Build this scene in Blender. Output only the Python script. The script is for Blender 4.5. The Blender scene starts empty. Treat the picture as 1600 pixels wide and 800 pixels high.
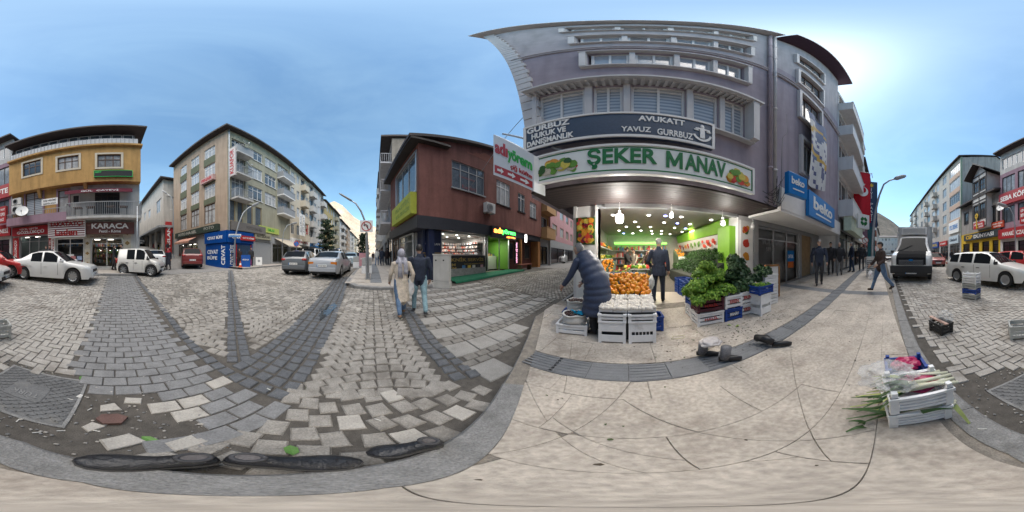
import bpy, bmesh, math, random
from math import sin, cos, tan, atan2, hypot, pi, sqrt, floor
from mathutils import Vector, Matrix
random.seed(11)
R = math.radians
SC = bpy.context.scene
COL = SC.collection
H = 1.5            # eye height above the road at the camera

# ---------------------------------------------------------------- camera
camd = bpy.data.cameras.new('camera')
camd.type = 'PANO'
try:
    camd.panorama_type = 'EQUIRECTANGULAR'
except Exception:
    camd.cycles.panorama_type = 'EQUIRECTANGULAR'
camd.clip_start = .02
camd.clip_end = 6000
cam = bpy.data.objects.new('camera', camd)
COL.objects.link(cam)
cam.location = (0, 0, H)
cam.rotation_euler = (R(90), 0, R(41.0))
SC.camera = cam

# ---------------------------------------------------------------- sky, sun, exposure
SUN_AZ, SUN_EL = R(58), R(66)          # azimuth from +Y clockwise
w = bpy.data.worlds.new('World')
SC.world = w
w.use_nodes = True
nt = w.node_tree
bg = nt.nodes['Background']
sky = nt.nodes.new('ShaderNodeTexSky')
sky.sky_type = 'NISHITA'
sky.sun_disc = False
sky.sun_elevation = SUN_EL
sky.sun_rotation = SUN_AZ
sky.altitude = 300
sky.air_density = 1.0
sky.dust_density = 0.55
sky.ozone_density = 0.7
# thin high cloud veil in the sky itself
tc = nt.nodes.new('ShaderNodeTexCoord')
mp = nt.nodes.new('ShaderNodeMapping')
mp.inputs['Scale'].default_value = (1.0, 1.6, 3.2)
mp.inputs['Rotation'].default_value = (0, 0, R(35))
n1 = nt.nodes.new('ShaderNodeTexNoise')
n1.inputs['Scale'].default_value = 1.7
n1.inputs['Detail'].default_value = 9
n1.inputs['Roughness'].default_value = .58
n1.inputs['Distortion'].default_value = .5
rmp = nt.nodes.new('ShaderNodeValToRGB')
rmp.color_ramp.elements[0].position = .40
rmp.color_ramp.elements[0].color = (0, 0, 0, 1)
rmp.color_ramp.elements[1].position = .80
rmp.color_ramp.elements[1].color = (.085, .085, .085, 1)
mx = nt.nodes.new('ShaderNodeMixRGB')
mx.inputs['Color2'].default_value = (6.2, 6.9, 7.6, 1)
nt.links.new(tc.outputs['Generated'], mp.inputs['Vector'])
nt.links.new(mp.outputs['Vector'], n1.inputs['Vector'])
nt.links.new(n1.outputs['Fac'], rmp.inputs['Fac'])
nt.links.new(rmp.outputs['Color'], mx.inputs['Fac'])
nt.links.new(sky.outputs['Color'], mx.inputs['Color1'])
tint = nt.nodes.new('ShaderNodeMixRGB'); tint.blend_type = 'MULTIPLY'
tint.inputs['Fac'].default_value = 1; tint.inputs['Color2'].default_value = (.88, 1.07, 1.01, 1)     # camera white balance of the blue
nt.links.new(mx.outputs['Color'], tint.inputs['Color1'])
nt.links.new(tint.outputs['Color'], bg.inputs['Color'])
bg.inputs['Strength'].default_value = 0.060
sund = bpy.data.lights.new('sun', 'SUN')
sund.energy = 1.5
sund.angle = R(75)
sund.color = (1.0, .90, .78)
sun = bpy.data.objects.new('sun', sund)
COL.objects.link(sun)
sdir = Vector((sin(SUN_AZ)*cos(SUN_EL), cos(SUN_AZ)*cos(SUN_EL), sin(SUN_EL)))
sun.rotation_euler = sdir.to_track_quat('Z', 'Y').to_euler()
sun.location = sdir*60
vs = SC.view_settings
vs.view_transform = 'Standard'
vs.look = 'None'
vs.exposure = 2.1
vs.gamma = 1
SC.cycles.use_denoising = True
SC.cycles.max_bounces = 6
SC.cycles.diffuse_bounces = 3
SC.cycles.glossy_bounces = 3
SC.cycles.transmission_bounces = 4
SC.cycles.transparent_max_bounces = 8
SC.cycles.caustics_reflective = False
SC.cycles.caustics_refractive = False
SC.cycles.sample_clamp_indirect = 4

# ---------------------------------------------------------------- helpers
def th(px): return R((px-982.2)*.225)
def el(py): return R((400-py)*.225)
def ss(t):
    t = max(0., min(1., t))
    return t*t*(3-2*t)
def gz(x, y):
    """height of the ground"""
    b = .42*ss((hypot(x, y)-2)/10)
    if y < -11.5:
        t = -11.5-y
        t = min(t, 60); b += .17*t*t/(t+5)
    return b
def gp(px, r):
    return (r*sin(th(px)), r*cos(th(px)))

MATS = {}
def M(key, col=(.5, .5, .5), rough=.75, var=.12, scale=5., bump=0., metal=0., emis=0., isl=0., spec=.4,
      streak=0., trans=0., alpha=1., coat=0., bscale=None, ecol=None, dark=None):
    """one procedural material: noise colour variation, per-piece variation, streaks, relief"""
    if key in MATS: return MATS[key]
    m = bpy.data.materials.new(key)
    m.use_nodes = True
    t = m.node_tree
    b = t.nodes['Principled BSDF']
    L = t.links.new
    b.inputs['Roughness'].default_value = rough
    b.inputs['Metallic'].default_value = metal
    b.inputs['Specular IOR Level'].default_value = spec
    if coat:
        b.inputs['Coat Weight'].default_value = coat
        b.inputs['Coat Roughness'].default_value = .06
    geo = t.nodes.new('ShaderNodeNewGeometry')
    n = t.nodes.new('ShaderNodeTexNoise')
    n.inputs['Scale'].default_value = scale
    n.inputs['Detail'].default_value = 6
    n.inputs['Roughness'].default_value = .62
    L(geo.outputs['Position'], n.inputs['Vector'])
    hsv = t.nodes.new('ShaderNodeHueSaturation')
    hsv.inputs['Color'].default_value = (*col, 1)
    mr = t.nodes.new('ShaderNodeMapRange')
    mr.inputs[1].default_value = .28
    mr.inputs[2].default_value = .72
    mr.inputs[3].default_value = 1-var
    mr.inputs[4].default_value = 1+var
    L(n.outputs['Fac'], mr.inputs[0])
    val = mr.outputs[0]
    if var > .09 and not emis:
        nf = t.nodes.new('ShaderNodeTexNoise'); nf.inputs['Scale'].default_value = scale*11; nf.inputs['Detail'].default_value = 4
        mf = t.nodes.new('ShaderNodeMapRange')
        for k_, v_ in zip((1, 2, 3, 4), (.3, .7, 1-var*.9, 1+var*.9)): mf.inputs[k_].default_value = v_
        L(geo.outputs['Position'], nf.inputs['Vector']); L(nf.outputs['Fac'], mf.inputs[0])
        mu = t.nodes.new('ShaderNodeMath'); mu.operation = 'MULTIPLY'
        L(val, mu.inputs[0]); L(mf.outputs[0], mu.inputs[1]); val = mu.outputs[0]
    if isl:
        mi = t.nodes.new('ShaderNodeMapRange')
        mi.inputs[3].default_value = 1-isl
        mi.inputs[4].default_value = 1+isl
        L(geo.outputs['Random Per Island'], mi.inputs[0])
        mu = t.nodes.new('ShaderNodeMath'); mu.operation = 'MULTIPLY'
        L(val, mu.inputs[0]); L(mi.outputs[0], mu.inputs[1])
        val = mu.outputs[0]
    if streak:
        mpp = t.nodes.new('ShaderNodeMapping')
        mpp.inputs['Scale'].default_value = (2.2, 2.2, .22)
        n2 = t.nodes.new('ShaderNodeTexNoise')
        n2.inputs['Scale'].default_value = 1.6
        n2.inputs['Detail'].default_value = 5
        L(geo.outputs['Position'], mpp.inputs['Vector'])
        L(mpp.outputs['Vector'], n2.inputs['Vector'])
        ms = t.nodes.new('ShaderNodeMapRange')
        ms.inputs[1].default_value = .42
        ms.inputs[2].default_value = .7
        ms.inputs[3].default_value = 1
        ms.inputs[4].default_value = 1-streak
        L(n2.outputs['Fac'], ms.inputs[0])
        mu = t.nodes.new('ShaderNodeMath'); mu.operation = 'MULTIPLY'
        L(val, mu.inputs[0]); L(ms.outputs[0], mu.inputs[1])
        val = mu.outputs[0]
    L(val, hsv.inputs['Value'])
    out = hsv.outputs['Color']
    if dark:                                   # dirt with a shape of its own
        n3 = t.nodes.new('ShaderNodeTexNoise')
        n3.inputs['Scale'].default_value = dark[1]
        n3.inputs['Detail'].default_value = 8
        n3.inputs['Roughness'].default_value = .7
        L(geo.outputs['Position'], n3.inputs['Vector'])
        md = t.nodes.new('ShaderNodeMapRange')
        md.inputs[1].default_value = dark[2]
        md.inputs[2].default_value = dark[2]+.12
        md.inputs[4].default_value = dark[3]
        L(n3.outputs['Fac'], md.inputs[0])
        mc = t.nodes.new('ShaderNodeMixRGB')
        mc.inputs['Color2'].default_value = (*dark[0], 1)
        L(md.outputs[0], mc.inputs['Fac'])
        L(out, mc.inputs['Color1'])
        out = mc.outputs['Color']
    L(out, b.inputs['Base Color'])
    if bump:
        n4 = t.nodes.new('ShaderNodeTexNoise')
        n4.inputs['Scale'].default_value = bscale or scale*8
        n4.inputs['Detail'].default_value = 5
        L(geo.outputs['Position'], n4.inputs['Vector'])
        bp = t.nodes.new('ShaderNodeBump')
        bp.inputs['Strength'].default_value = bump
        bp.inputs['Distance'].default_value = .02
        L(n4.outputs['Fac'], bp.inputs['Height'])
        L(bp.outputs['Normal'], b.inputs['Normal'])
    if emis:
        b.inputs['Emission Color'].default_value = (*(ecol or col), 1)
        b.inputs['Emission Strength'].default_value = emis
    if trans:
        b.inputs['Transmission Weight'].default_value = trans
        b.inputs['IOR'].default_value = 1.02 if alpha < 1 else 1.45
    if alpha < 1:
        b.inputs['Alpha'].default_value = alpha
    MATS[key] = m
    return m

class MB:
    """collects shapes; build() links them as one mesh object"""
    def __init__(s):
        s.v = []; s.f = []; s.m = []
    def add(s, vs, fs, mi=0):
        o = len(s.v)
        s.v.extend(vs)
        for f in fs:
            s.f.append(tuple(i+o for i in f)); s.m.append(mi)
        return s
    def box(s, x0, x1, y0, y1, z0, z1, mi=0):
        if x0 > x1: x0, x1 = x1, x0
        if y0 > y1: y0, y1 = y1, y0
        if z0 > z1: z0, z1 = z1, z0
        return s.add([(x0,y0,z0),(x1,y0,z0),(x1,y1,z0),(x0,y1,z0),(x0,y0,z1),(x1,y0,z1),(x1,y1,z1),(x0,y1,z1)],
              [(0,3,2,1),(4,5,6,7),(0,1,5,4),(1,2,6,5),(2,3,7,6),(3,0,4,7)], mi)
    def cbox(s, x0, x1, y0, y1, z0, z1, c=.02, mi=0):
        """box with bevelled edges all round"""
        b = bmesh.new()
        bmesh.ops.create_cube(b, size=1)
        for v in b.verts:
            v.co = Vector((x0+(v.co.x+.5)*(x1-x0), y0+(v.co.y+.5)*(y1-y0), z0+(v.co.z+.5)*(z1-z0)))
        bmesh.ops.bevel(b, geom=list(b.edges), offset=c, segments=2, profile=.6, affect='EDGES')
        b.verts.index_update()
        s.add([tuple(v.co) for v in b.verts], [tuple(v.index for v in f.verts) for f in b.faces], mi)
        b.free()
        return s
    def quad(s, a, b, c, d, mi=0):
        return s.add([a, b, c, d], [(0,1,2,3)], mi)
    def prism(s, poly, z0, z1, mi=0, axis='z'):
        n = len(poly)
        if axis == 'z':
            vs = [(p[0],p[1],z0) for p in poly]+[(p[0],p[1],z1) for p in poly]
        elif axis == 'y':
            vs = [(p[0],z0,p[1]) for p in poly]+[(p[0],z1,p[1]) for p in poly]
        else:
            vs = [(z0,p[0],p[1]) for p in poly]+[(z1,p[0],p[1]) for p in poly]
        fs = [tuple(range(n-1,-1,-1)), tuple(range(n,2*n))]
        fs += [(i,(i+1)%n,n+(i+1)%n,n+i) for i in range(n)]
        return s.add(vs, fs, mi)
    def tube(s, pts, rad, n=8, mi=0, cap=True, flat=None):
        pts = [Vector(p) for p in pts]
        k = len(pts)
        rad = [rad]*k if not hasattr(rad, '__len__') else rad
        vs = []; fs = []
        up = None
        for i, p in enumerate(pts):
            t = (pts[min(i+1,k-1)]-pts[max(i-1,0)])
            t = t.normalized() if t.length > 1e-9 else Vector((0,0,1))
            if up is None:
                up = Vector((0,1,0)) if abs(t.y) < .9 else Vector((1,0,0))
            a = (up - t*up.dot(t)).normalized()
            up = a
            b = t.cross(a)
            for j in range(n):
                q = 2*pi*j/n
                rr = rad[i]
                r1, r2 = (rr, rr) if not hasattr(rr, '__len__') else rr
                vs.append(tuple(p + a*(cos(q)*r1) + b*(sin(q)*r2)))
        for i in range(k-1):
            for j in range(n):
                fs.append((i*n+j, i*n+(j+1)%n, (i+1)*n+(j+1)%n, (i+1)*n+j))
        if cap:
            fs.append(tuple(range(n-1,-1,-1)))
            fs.append(tuple((k-1)*n+j for j in range(n)))
        return s.add(vs, fs, mi)
    def lathe(s, prof, n=16, c=(0,0,0), mi=0, axis='z'):
        """prof: list of (radius, height)"""
        vs = []; fs = []
        for r, h in prof:
            for j in range(n):
                q = 2*pi*j/n
                p = (r*cos(q), r*sin(q), h)
                if axis == 'y': p = (p[0], p[2], p[1])
                if axis == 'x': p = (p[2], p[0], p[1])
                vs.append((p[0]+c[0], p[1]+c[1], p[2]+c[2]))
        for i in range(len(prof)-1):
            for j in range(n):
                fs.append((i*n+j, i*n+(j+1)%n, (i+1)*n+(j+1)%n, (i+1)*n+j))
        if prof[0] != prof[-1]:
            fs.append(tuple(range(n-1,-1,-1)))
            fs.append(tuple((len(prof)-1)*n+j for j in range(n)))
        return s.add(vs, fs, mi)
    def ell(s, c, r, n=10, k=7, mi=0, rot=None):
        vs = []; fs = []
        for i in range(k+1):
            a = pi*i/k
            for j in range(n):
                q = 2*pi*j/n
                p = Vector((r[0]*sin(a)*cos(q), r[1]*sin(a)*sin(q), r[2]*cos(a)))
                if rot: p = rot @ p
                vs.append((p.x+c[0], p.y+c[1], p.z+c[2]))
        for i in range(k):
            for j in range(n):
                fs.append((i*n+j, (i+1)*n+j, (i+1)*n+(j+1)%n, i*n+(j+1)%n))
        return s.add(vs, fs, mi)
    def mesh(s, name, mats, smooth=False):
        me = bpy.data.meshes.new(name)
        me.from_pydata(s.v, [], s.f)
        mats = mats if isinstance(mats, (list, tuple)) else [mats]
        for m in mats: me.materials.append(m)
        if len(mats) > 1: me.polygons.foreach_set('material_index', s.m)
        if smooth: me.polygons.foreach_set('use_smooth', [True]*len(me.polygons))
        me.update()
        return me
    def build(s, name, mats, parent=None, loc=(0,0,0), rz=0., smooth=False, recalc=False):
        tx = getattr(s, 'tx', [])
        if len(tx) > 1 and 'lettering' in name:           # every line of writing is a part of its own
            for a, b in list(zip(tx, tx[1:]+[len(s.v)]))[1:]:
                q = MB(); q.v = s.v[a:b]; q.f = [tuple(i-a for i in f) for f in s.f if a <= f[0] < b]; q.m = [0]*len(q.f)
                q.build(name, mats, parent, loc, rz)
            k = [i for i, f in enumerate(s.f) if f[0] < tx[1]]
            s.v = s.v[:tx[1]]; s.f = [s.f[i] for i in k]; s.m = [s.m[i] for i in k]
        me = s.mesh(name, mats, smooth)
        if recalc:
            b = bmesh.new(); b.from_mesh(me)
            bmesh.ops.remove_doubles(b, verts=b.verts, dist=1e-5)
            bmesh.ops.recalc_face_normals(b, faces=b.faces)
            b.to_mesh(me); b.free()
        return ob(name, me, parent, loc, rz)

def ob(name, me, parent=None, loc=(0,0,0), rz=0.):
    o = bpy.data.objects.new(name, me)
    COL.objects.link(o)
    o.location = loc
    o.rotation_euler = (0, 0, rz) if not hasattr(rz, '__len__') else rz
    if parent is not None: o.parent = parent
    return o
def tag(o, label=None, cat=None, group=None, kind=None):
    if label: o['label'] = label
    if cat: o['category'] = cat
    if group: o['group'] = group
    if kind: o['kind'] = kind
    return o
def root(name, loc, label, cat, group=None, rz=0.):
    o = bpy.data.objects.new(name, None)
    COL.objects.link(o)
    o.empty_display_size = .2
    o.location = loc
    o.rotation_euler = (0, 0, rz)
    return tag(o, label, cat, group)
def struct(o): o['kind'] = 'structure'; return o
def copy_tree(o, parent=None):
    c = o.copy()
    COL.objects.link(c)
    c.parent = parent
    for ch in list(o.children): copy_tree(ch, c)
    return c

TXT = {}
def text_mesh(s, bold=.0, ext=.008, shear=0., space=1.0):
    """lettering as a mesh with unit height, standing in xz and facing -y; returns mesh data and width"""
    k = (s, bold, ext, shear, space)
    if k in TXT: return TXT[k]
    c = bpy.data.curves.new('lettering', 'FONT')
    c.body = s
    c.size = 1
    c.offset = bold
    c.shear = shear
    c.space_character = space
    c.resolution_u = 3
    o = bpy.data.objects.new('lettering', c)
    me = bpy.data.meshes.new_from_object(o)
    bpy.data.objects.remove(o)
    bpy.data.curves.remove(c)
    xs = [v.co.x for v in me.vertices] or [0, 1]; ys = [v.co.y for v in me.vertices] or [0, 1]
    x0, x1, y0, y1 = min(xs), max(xs), min(ys), max(ys)
    hh = y1-y0
    V = [((v.co.x-x0)/hh, (v.co.y-y0)/hh) for v in me.vertices]
    F = [tuple(p.vertices) for p in me.polygons]
    bpy.data.meshes.remove(me)
    TXT[k] = (V, F, (x1-x0)/hh)
    return TXT[k]
def text(mb, s, x0, x1, z0, z1, y, bold=.02, ext=.012, mi=0, shear=0., keep=False, vert=False):
    """letters fitted into the box x0..x1, z0..z1 on the plane y (front is -y)"""
    if vert:                                  # letters read upward
        V, F, wd = text_mesh(s, bold, ext, shear)
        sx, sz = (z1-z0)/wd, (x1-x0)
        mp_ = lambda a, b: (x1-b*sz, z0+a*sx)
    else:
        V, F, wd = text_mesh(s, bold, ext, shear)
        sx, sz = (x1-x0)/wd, (z1-z0)
        if keep and sx > sz:
            ex = (x1-x0)-sz*wd
            x0 += ex/2; sx = sz
        mp_ = lambda a, b: (x0+a*sx, z0+b*sz)
    iv = sorted((min(V[i][0] for i in f), max(V[i][0] for i in f)) for f in F)      # words apart become pieces apart
    cut = []; hi = iv[0][1] if iv else 0
    for a, b in iv:
        if a-hi > .30: cut.append((a+hi)/2)
        hi = max(hi, b)
    word = [sum(v[0] > c for c in cut) for v in V]; w_ = len(cut)
    for w in range(w_+1):
        ids = [i for i in range(len(V)) if word[i] == w]; new = {o: n for n, o in enumerate(ids)}; n = len(ids)
        mb.tx = getattr(mb, 'tx', [])+[len(mb.v)]
        P = [mp_(*V[i]) for i in ids]
        vs = [(p, y-ext, q) for p, q in P]+[(p, y+.002, q) for p, q in P]
        fs = [tuple(new[i] for i in f) for f in F if word[f[0]] == w]
        edge = {(f[i], f[(i+1) % len(f)]) for f in fs for i in range(len(f))}
        fs += [(a, a+n, b+n, b) for a, b in sorted(edge) if (b, a) not in edge]
        mb.add(vs, fs, mi)

class Fac:
    """a vertical plane from A (left, seen from outside) to B; local x runs along it, -y points out"""
    def __init__(s, A, B):
        s.A = Vector(A); s.B = Vector(B)
        d = s.B-s.A
        s.L = d.length
        s.u = d.normalized()
        s.n = Vector((s.u.y, -s.u.x))
        s.ang = atan2(d.y, d.x)
        s.loc = Vector((A[0], A[1], 0))
    def hit(s, px, off=0.):
        t = th(px); D = Vector((sin(t), cos(t)))
        P0 = s.A+s.n*off
        det = D.x*(-s.u.y)+s.u.x*D.y
        r = (P0.x*(-s.u.y)+s.u.x*P0.y)/det
        q = (D.x*P0.y-D.y*P0.x)/det
        return -q if False else (D*r-P0).dot(s.u), r
    def s_(s, px, off=0.): return s.hit(px, off)[0]
    def z_(s, px, py, off=0.): return H+s.hit(px, off)[1]*tan(el(py))
    def rect(s, px0, px1, pyt, pyb, off=0.):
        pm = (px0+px1)/2
        a, b = s.s_(px0, off), s.s_(px1, off)
        return min(a,b), max(a,b), s.z_(pm, pyb, off), s.z_(pm, pyt, off)
    def pt(s, x, y=0., z=0.):
        p = s.A+s.u*x-s.n*y
        return Vector((p.x, p.y, z))
# ================================================================ ground
m_ground = M('ground_dirt', (.115, .105, .095), .95, .35, 9, .5, dark=((.17, .155, .14), 3.1, .56, .6))
m_mortar = M('mortar_dark', (.092, .083, .073), .95, .3, 14, .4)
m_block = M('grey_block', (.33, .31, .285), .8, .2, 7, .35, isl=.2, dark=((.17, .15, .13), 1.6, .51, .65))
m_blockd = M('slate_block', (.19, .19, .192), .72, .22, 7, .35, isl=.22, dark=((.1, .1, .1), 2.0, .56, .5))
m_sett = M('granite_sett', (.27, .252, .228), .74, .26, 9, .6, isl=.32, dark=((.14, .125, .108), 1.4, .50, .7))
m_settd = M('dark_sett', (.10, .105, .114), .55, .3, 9, .55, isl=.35)
m_settl = M('pale_stone', (.40, .375, .34), .85, .16, 8, .5, isl=.12, dark=((.2, .185, .165), 6, .58, .6))
m_trav = M('travertine', (.40, .355, .305), .62, .24, 2.6, .35, isl=.20, bscale=60, dark=((.19, .155, .125), 1.5, .52, .6))
m_band = M('tactile_grey', (.165, .17, .178), .7, .14, 8, .2, isl=.08)
m_kerb = M('kerb_stone', (.21, .208, .205), .8, .26, 9, .7, isl=.14, dark=((.12, .117, .11), 3, .55, .6))
m_farroad = M('far_setts', (.215, .207, .198), .8, .28, 7, .4, dark=((.12, .115, .108), 1.2, .55, .6))
m_walk = M('far_pavement', (.36, .325, .29), .75, .16, 3, .2, dark=((.2, .182, .165), 1.1, .58, .5))
m_water = M('wet_puddle', (.05, .055, .06), .03, .1, 3, 0, spec=.6)
m_concrete = M('concrete', (.27, .265, .255), .9, .2, 5, .4, dark=((.13, .127, .12), 2, .53, .6))

def axis(lo, hi, fine, growth=1.16, step=.5):
    xs = [0.]
    d = step; x = 0
    while x < hi:
        x += d; xs.append(min(x, hi))
        if x > fine: d *= growth
    d = step; x = 0
    neg = []
    while x > lo:
        x -= d; neg.append(max(x, lo))
        if -x > fine: d *= growth
    return sorted(set(neg+xs))
gx = axis(-900, 900, 14); gy = axis(-900, 900, 14)
mb = MB()
for y in gy:
    for x in gx:
        yy = max(y, -60)
        mb.v.append((x, y, gz(x, yy)-.045))
nx = len(gx)
for j in range(len(gy)-1):
    for i in range(nx-1):
        mb.f.append((j*nx+i, j*nx+i+1, (j+1)*nx+i+1, (j+1)*nx+i)); mb.m.append(0)
ground = struct(mb.build('ground', m_ground, smooth=True))

def strip(name, x0, x1, y0, y1, mat, dz, n=24, m=8, skirt=0, geo=True):
    """a sheet following the ground"""
    mb = MB()
    for j in range(m+1):
        for i in range(n+1):
            x = x0+(x1-x0)*i/n; y = y0+(y1-y0)*j/m
            mb.v.append((x, y, gz(x, max(y, -60))+dz))
    for j in range(m):
        for i in range(n):
            a = j*(n+1)+i
            mb.f.append((a, a+1, a+n+2, a+n+1)); mb.m.append(0)
    return struct(mb.build(name, mat, smooth=True))

# kerb outline of the near pavement (convex), from the alley round the corner and along the street
KERB = [(-1.95, 14), (-1.95, 3.0), (-1.0, 1.02), (-.62, .34), (-.36, -.10), (-.05, -.42), (.35, -.55), (.9, -.55), (2.2, -.48), (40, -.40)]
def inside_near(x, y, grow=0.):
    for (a, b) in zip(KERB[:-1], KERB[1:]):
        dx, dy = b[0]-a[0], b[1]-a[1]
        l = hypot(dx, dy)
        # interior lies to the left of the direction of travel
        if (dx*(y-a[1])-dy*(x-a[0]))/l < -grow: return False
    return True

# ---- far sheets of the streets, where the stones can no longer be told apart
road = strip('road', -24, 19, -9.5, 13.2, m_mortar, -.019, 86, 46)
strip('road', -320, -24, -9.5, -1.2, m_farroad, -.012, 60, 6)
strip('road', 19, 320, -9.5, -.4, m_farroad, -.012, 60, 6)
strip('side_street', -9.2, -1.4, -60, -9.5, m_farroad, -.008, 10, 50)
strip('alley_road', -9, -1.9, 13.0, 60, m_farroad, -.008, 10, 30)

def frand(a, b): return random.uniform(a, b)
def block_mesh(name, mats, j=.04, ch=.03, h=.07):
    """unit block 1 x 1, chamfered top edges, a little irregular"""
    mb = MB()
    c = [(-.5+frand(0, j), -.5+frand(0, j)), (.5-frand(0, j), -.5+frand(0, j)), (.5-frand(0, j), .5-frand(0, j)), (-.5+frand(0, j), .5-frand(0, j))]
    lo = [(x, y, -h) for x, y in c]; mid = [(x, y, -.012) for x, y in c]
    top = [(x*(1-2*ch), y*(1-2*ch), frand(-.003, .002)) for x, y in c]
    mb.add(lo+mid+top, [(0,1,5,4),(1,2,6,5),(2,3,7,6),(3,0,4,7),(4,5,9,8),(5,6,10,9),(6,7,11,10),(7,4,8,11),(8,9,10,11)])
    return mb.mesh(name, mats)
def lay(pieces, name, mat, parent, near=300, j=.03, ch=.03, dz=0.):
    """pieces: (x, y, length, width, angle). The nearest are single objects, the rest one joined part"""
    pieces.sort(key=lambda p: hypot(p[0], p[1]))
    var = [block_mesh(name, mat, j, ch) for _ in range(9)]
    for p in pieces[:near]:
        o = ob(name, random.choice(var), parent, (p[0], p[1], gz(p[0], p[1])+dz+frand(-.006, .004)), (frand(-.013,.013), frand(-.013,.013), p[4]+random.choice((0, pi))))
        o.scale = (p[2], p[3], 1)
    if len(pieces) <= near: return
    mb = MB()
    for p in pieces[near:]:
        me = random.choice(var)
        ca, sa = cos(p[4]), sin(p[4]); z = gz(p[0], p[1])+dz+frand(-.005, .004)
        mb.add([(p[0]+v.co.x*p[2]*ca-v.co.y*p[3]*sa, p[1]+v.co.x*p[2]*sa+v.co.y*p[3]*ca, z+v.co.z) for v in me.vertices],
               [tuple(f.vertices) for f in me.polygons])
    tag(mb.build('far_'+name, mat, parent), kind='stuff')

def dirt(x, y):
    """bare patch round the inspection cover"""
    a = atan2(y+.92, x+.02)
    return ((x+.02)/.44)**2+((y+.92)/.42)**2 < 1+.3*sin(5*a) or (-1.60 < y < -.45 and .20 < x < 1.30+.25*(y+1.2))
XA, XB = -1.02, .42            # crossing band of dark blocks
lightP, darkP, paleP = [], [], []
L_, W_ = .23, .118
# herringbone of pale grey blocks, right part of the road
k = 0
c45 = cos(R(0)); 
for i in range(-10, 190):
    for jj in range(-100, 60):
        # herringbone: horizontal block at (i*W, ...) pattern with period 4W
        bx = i*W_; by = jj*W_
        q = (i-jj) % 4
        if q == 0:   cx, cy, a = bx+W_, by+W_/2, 0.
        elif q == 3: cx, cy, a = bx+W_/2, by+W_, pi/2
        else: continue
        X, Y = cx+.42, cy-5.5
        if X < XB+.08 or X > 16.5 or Y < -9.35 or Y > -.62: continue
        if inside_near(X, Y, .2) or dirt(X, Y): continue
        lightP.append((X, Y, 2*W_-.005, W_-.005, a+frand(-.02,.02)))
# running bond of slate-grey blocks across the road
row = 0
y = -9.3
while y < -.62:
    x = XA+(.117 if row % 2 else 0)
    while x < XB:
        if not (inside_near(x, y, .22) or dirt(x, y)):
            (paleP if (y > -1.5 and random.random() < .4 and x < 0) else darkP).append((x+.115, y, L_-.005, .155-.005, frand(-.03,.03)))
        x += L_
    y += .155; row += 1
lay(lightP, 'paving_block', m_block, road)
lay(darkP, 'slate_paving_block', m_blockd, road)
# edging row of dark setts left of the crossing band, and the two other dark rows
settd = []
y = -9.3
while y < -.7:
    settd.append((XA-.14-(.06*sin(y)), y, .15, .15, frand(-.1,.1))); y += .165
DI = Vector((-7.8+1.4, -9.3+1.5)); dl = DI.length; DI.normalize()
s = 0.
while s < dl:
    for o in (-.085, .085):
        settd.append((-1.4+DI.x*s-DI.y*o, -1.5+DI.y*s+DI.x*o, .155, .15, atan2(DI.y, DI.x)+frand(-.1,.1)))
    s += .17
def gut(x): return -1.02-.085*(-x-1.2)       # centre line of the gutter
x = -1.3
while x > -9:
    for k in range(-2, 3):
        settd.append((x+frand(-.01,.01), gut(x)+k*.168, .155, .152, frand(-.08,.08)+.08))
    x -= .17
y = .78; x = -1.45
while x > -4.4:
    settd.append((x, .80+.02*sin(x*3), .16, .16, frand(-.1,.1))); settd.append((x+.05, .97+.02*sin(x*3), .15, .14, frand(-.1,.1))); x -= .17
# segmental arches of setts
sett = []
def near_dark(X, Y):
    if X > XA-.215: return True
    if abs(Y-gut(X)) < .42 and X > -9.1: return True
    t = (X+1.4)*DI.x+(Y+1.5)*DI.y
    if -.1 < t < dl and abs((Y+1.5)*DI.x-(X+1.4)*DI.y) < .175: return True
    return False
SW = 1.72; D_ = .158
strip_y = -9.35
for si in range(7):
    yc = strip_y+SW*(si+.5)
    for kx in range(-4, 160):
        x0 = -1.0-kx*D_
        nseg = 11
        for i in range(nseg):
            t = (i+.5)/nseg*2-1
            Y = yc+t*SW/2
            X = x0-.52*(1-t*t)
            if Y > .70 or X < -24.3 or X > XA or Y < -9.35: continue
            if near_dark(X, Y) or (X < -6.5 and Y > -1.3): continue
            if inside_near(X, Y, .22): continue
            a = atan2(SW/2, 1.04*t)          # slope of the arch
            sz = frand(.142, .158)
            sett.append((X+frand(-.008,.008), Y+frand(-.008,.008), SW/nseg*sqrt(1+(1.04*t/(SW/2))**2)-.004, sz+.002, a+frand(-.12,.12)))
# larger uneven stones between the crossing band, the gutter and the kerb
for i in range(8):
    for jj in range(12):
        X, Y = -1.30+i*.195+frand(-.02,.02), -.66+jj*.165+frand(-.015,.015)+.05*sin(i)
        if inside_near(X, Y, .06) or Y > (.74 if X < -1.3 else .98) or (X > XA-.05 and Y < -.62): continue
        big = (X, Y, frand(.165,.19), frand(.14,.158), frand(-.16,.16)+.35)
        (paleP if random.random() < .16 else sett).append(big)
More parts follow.
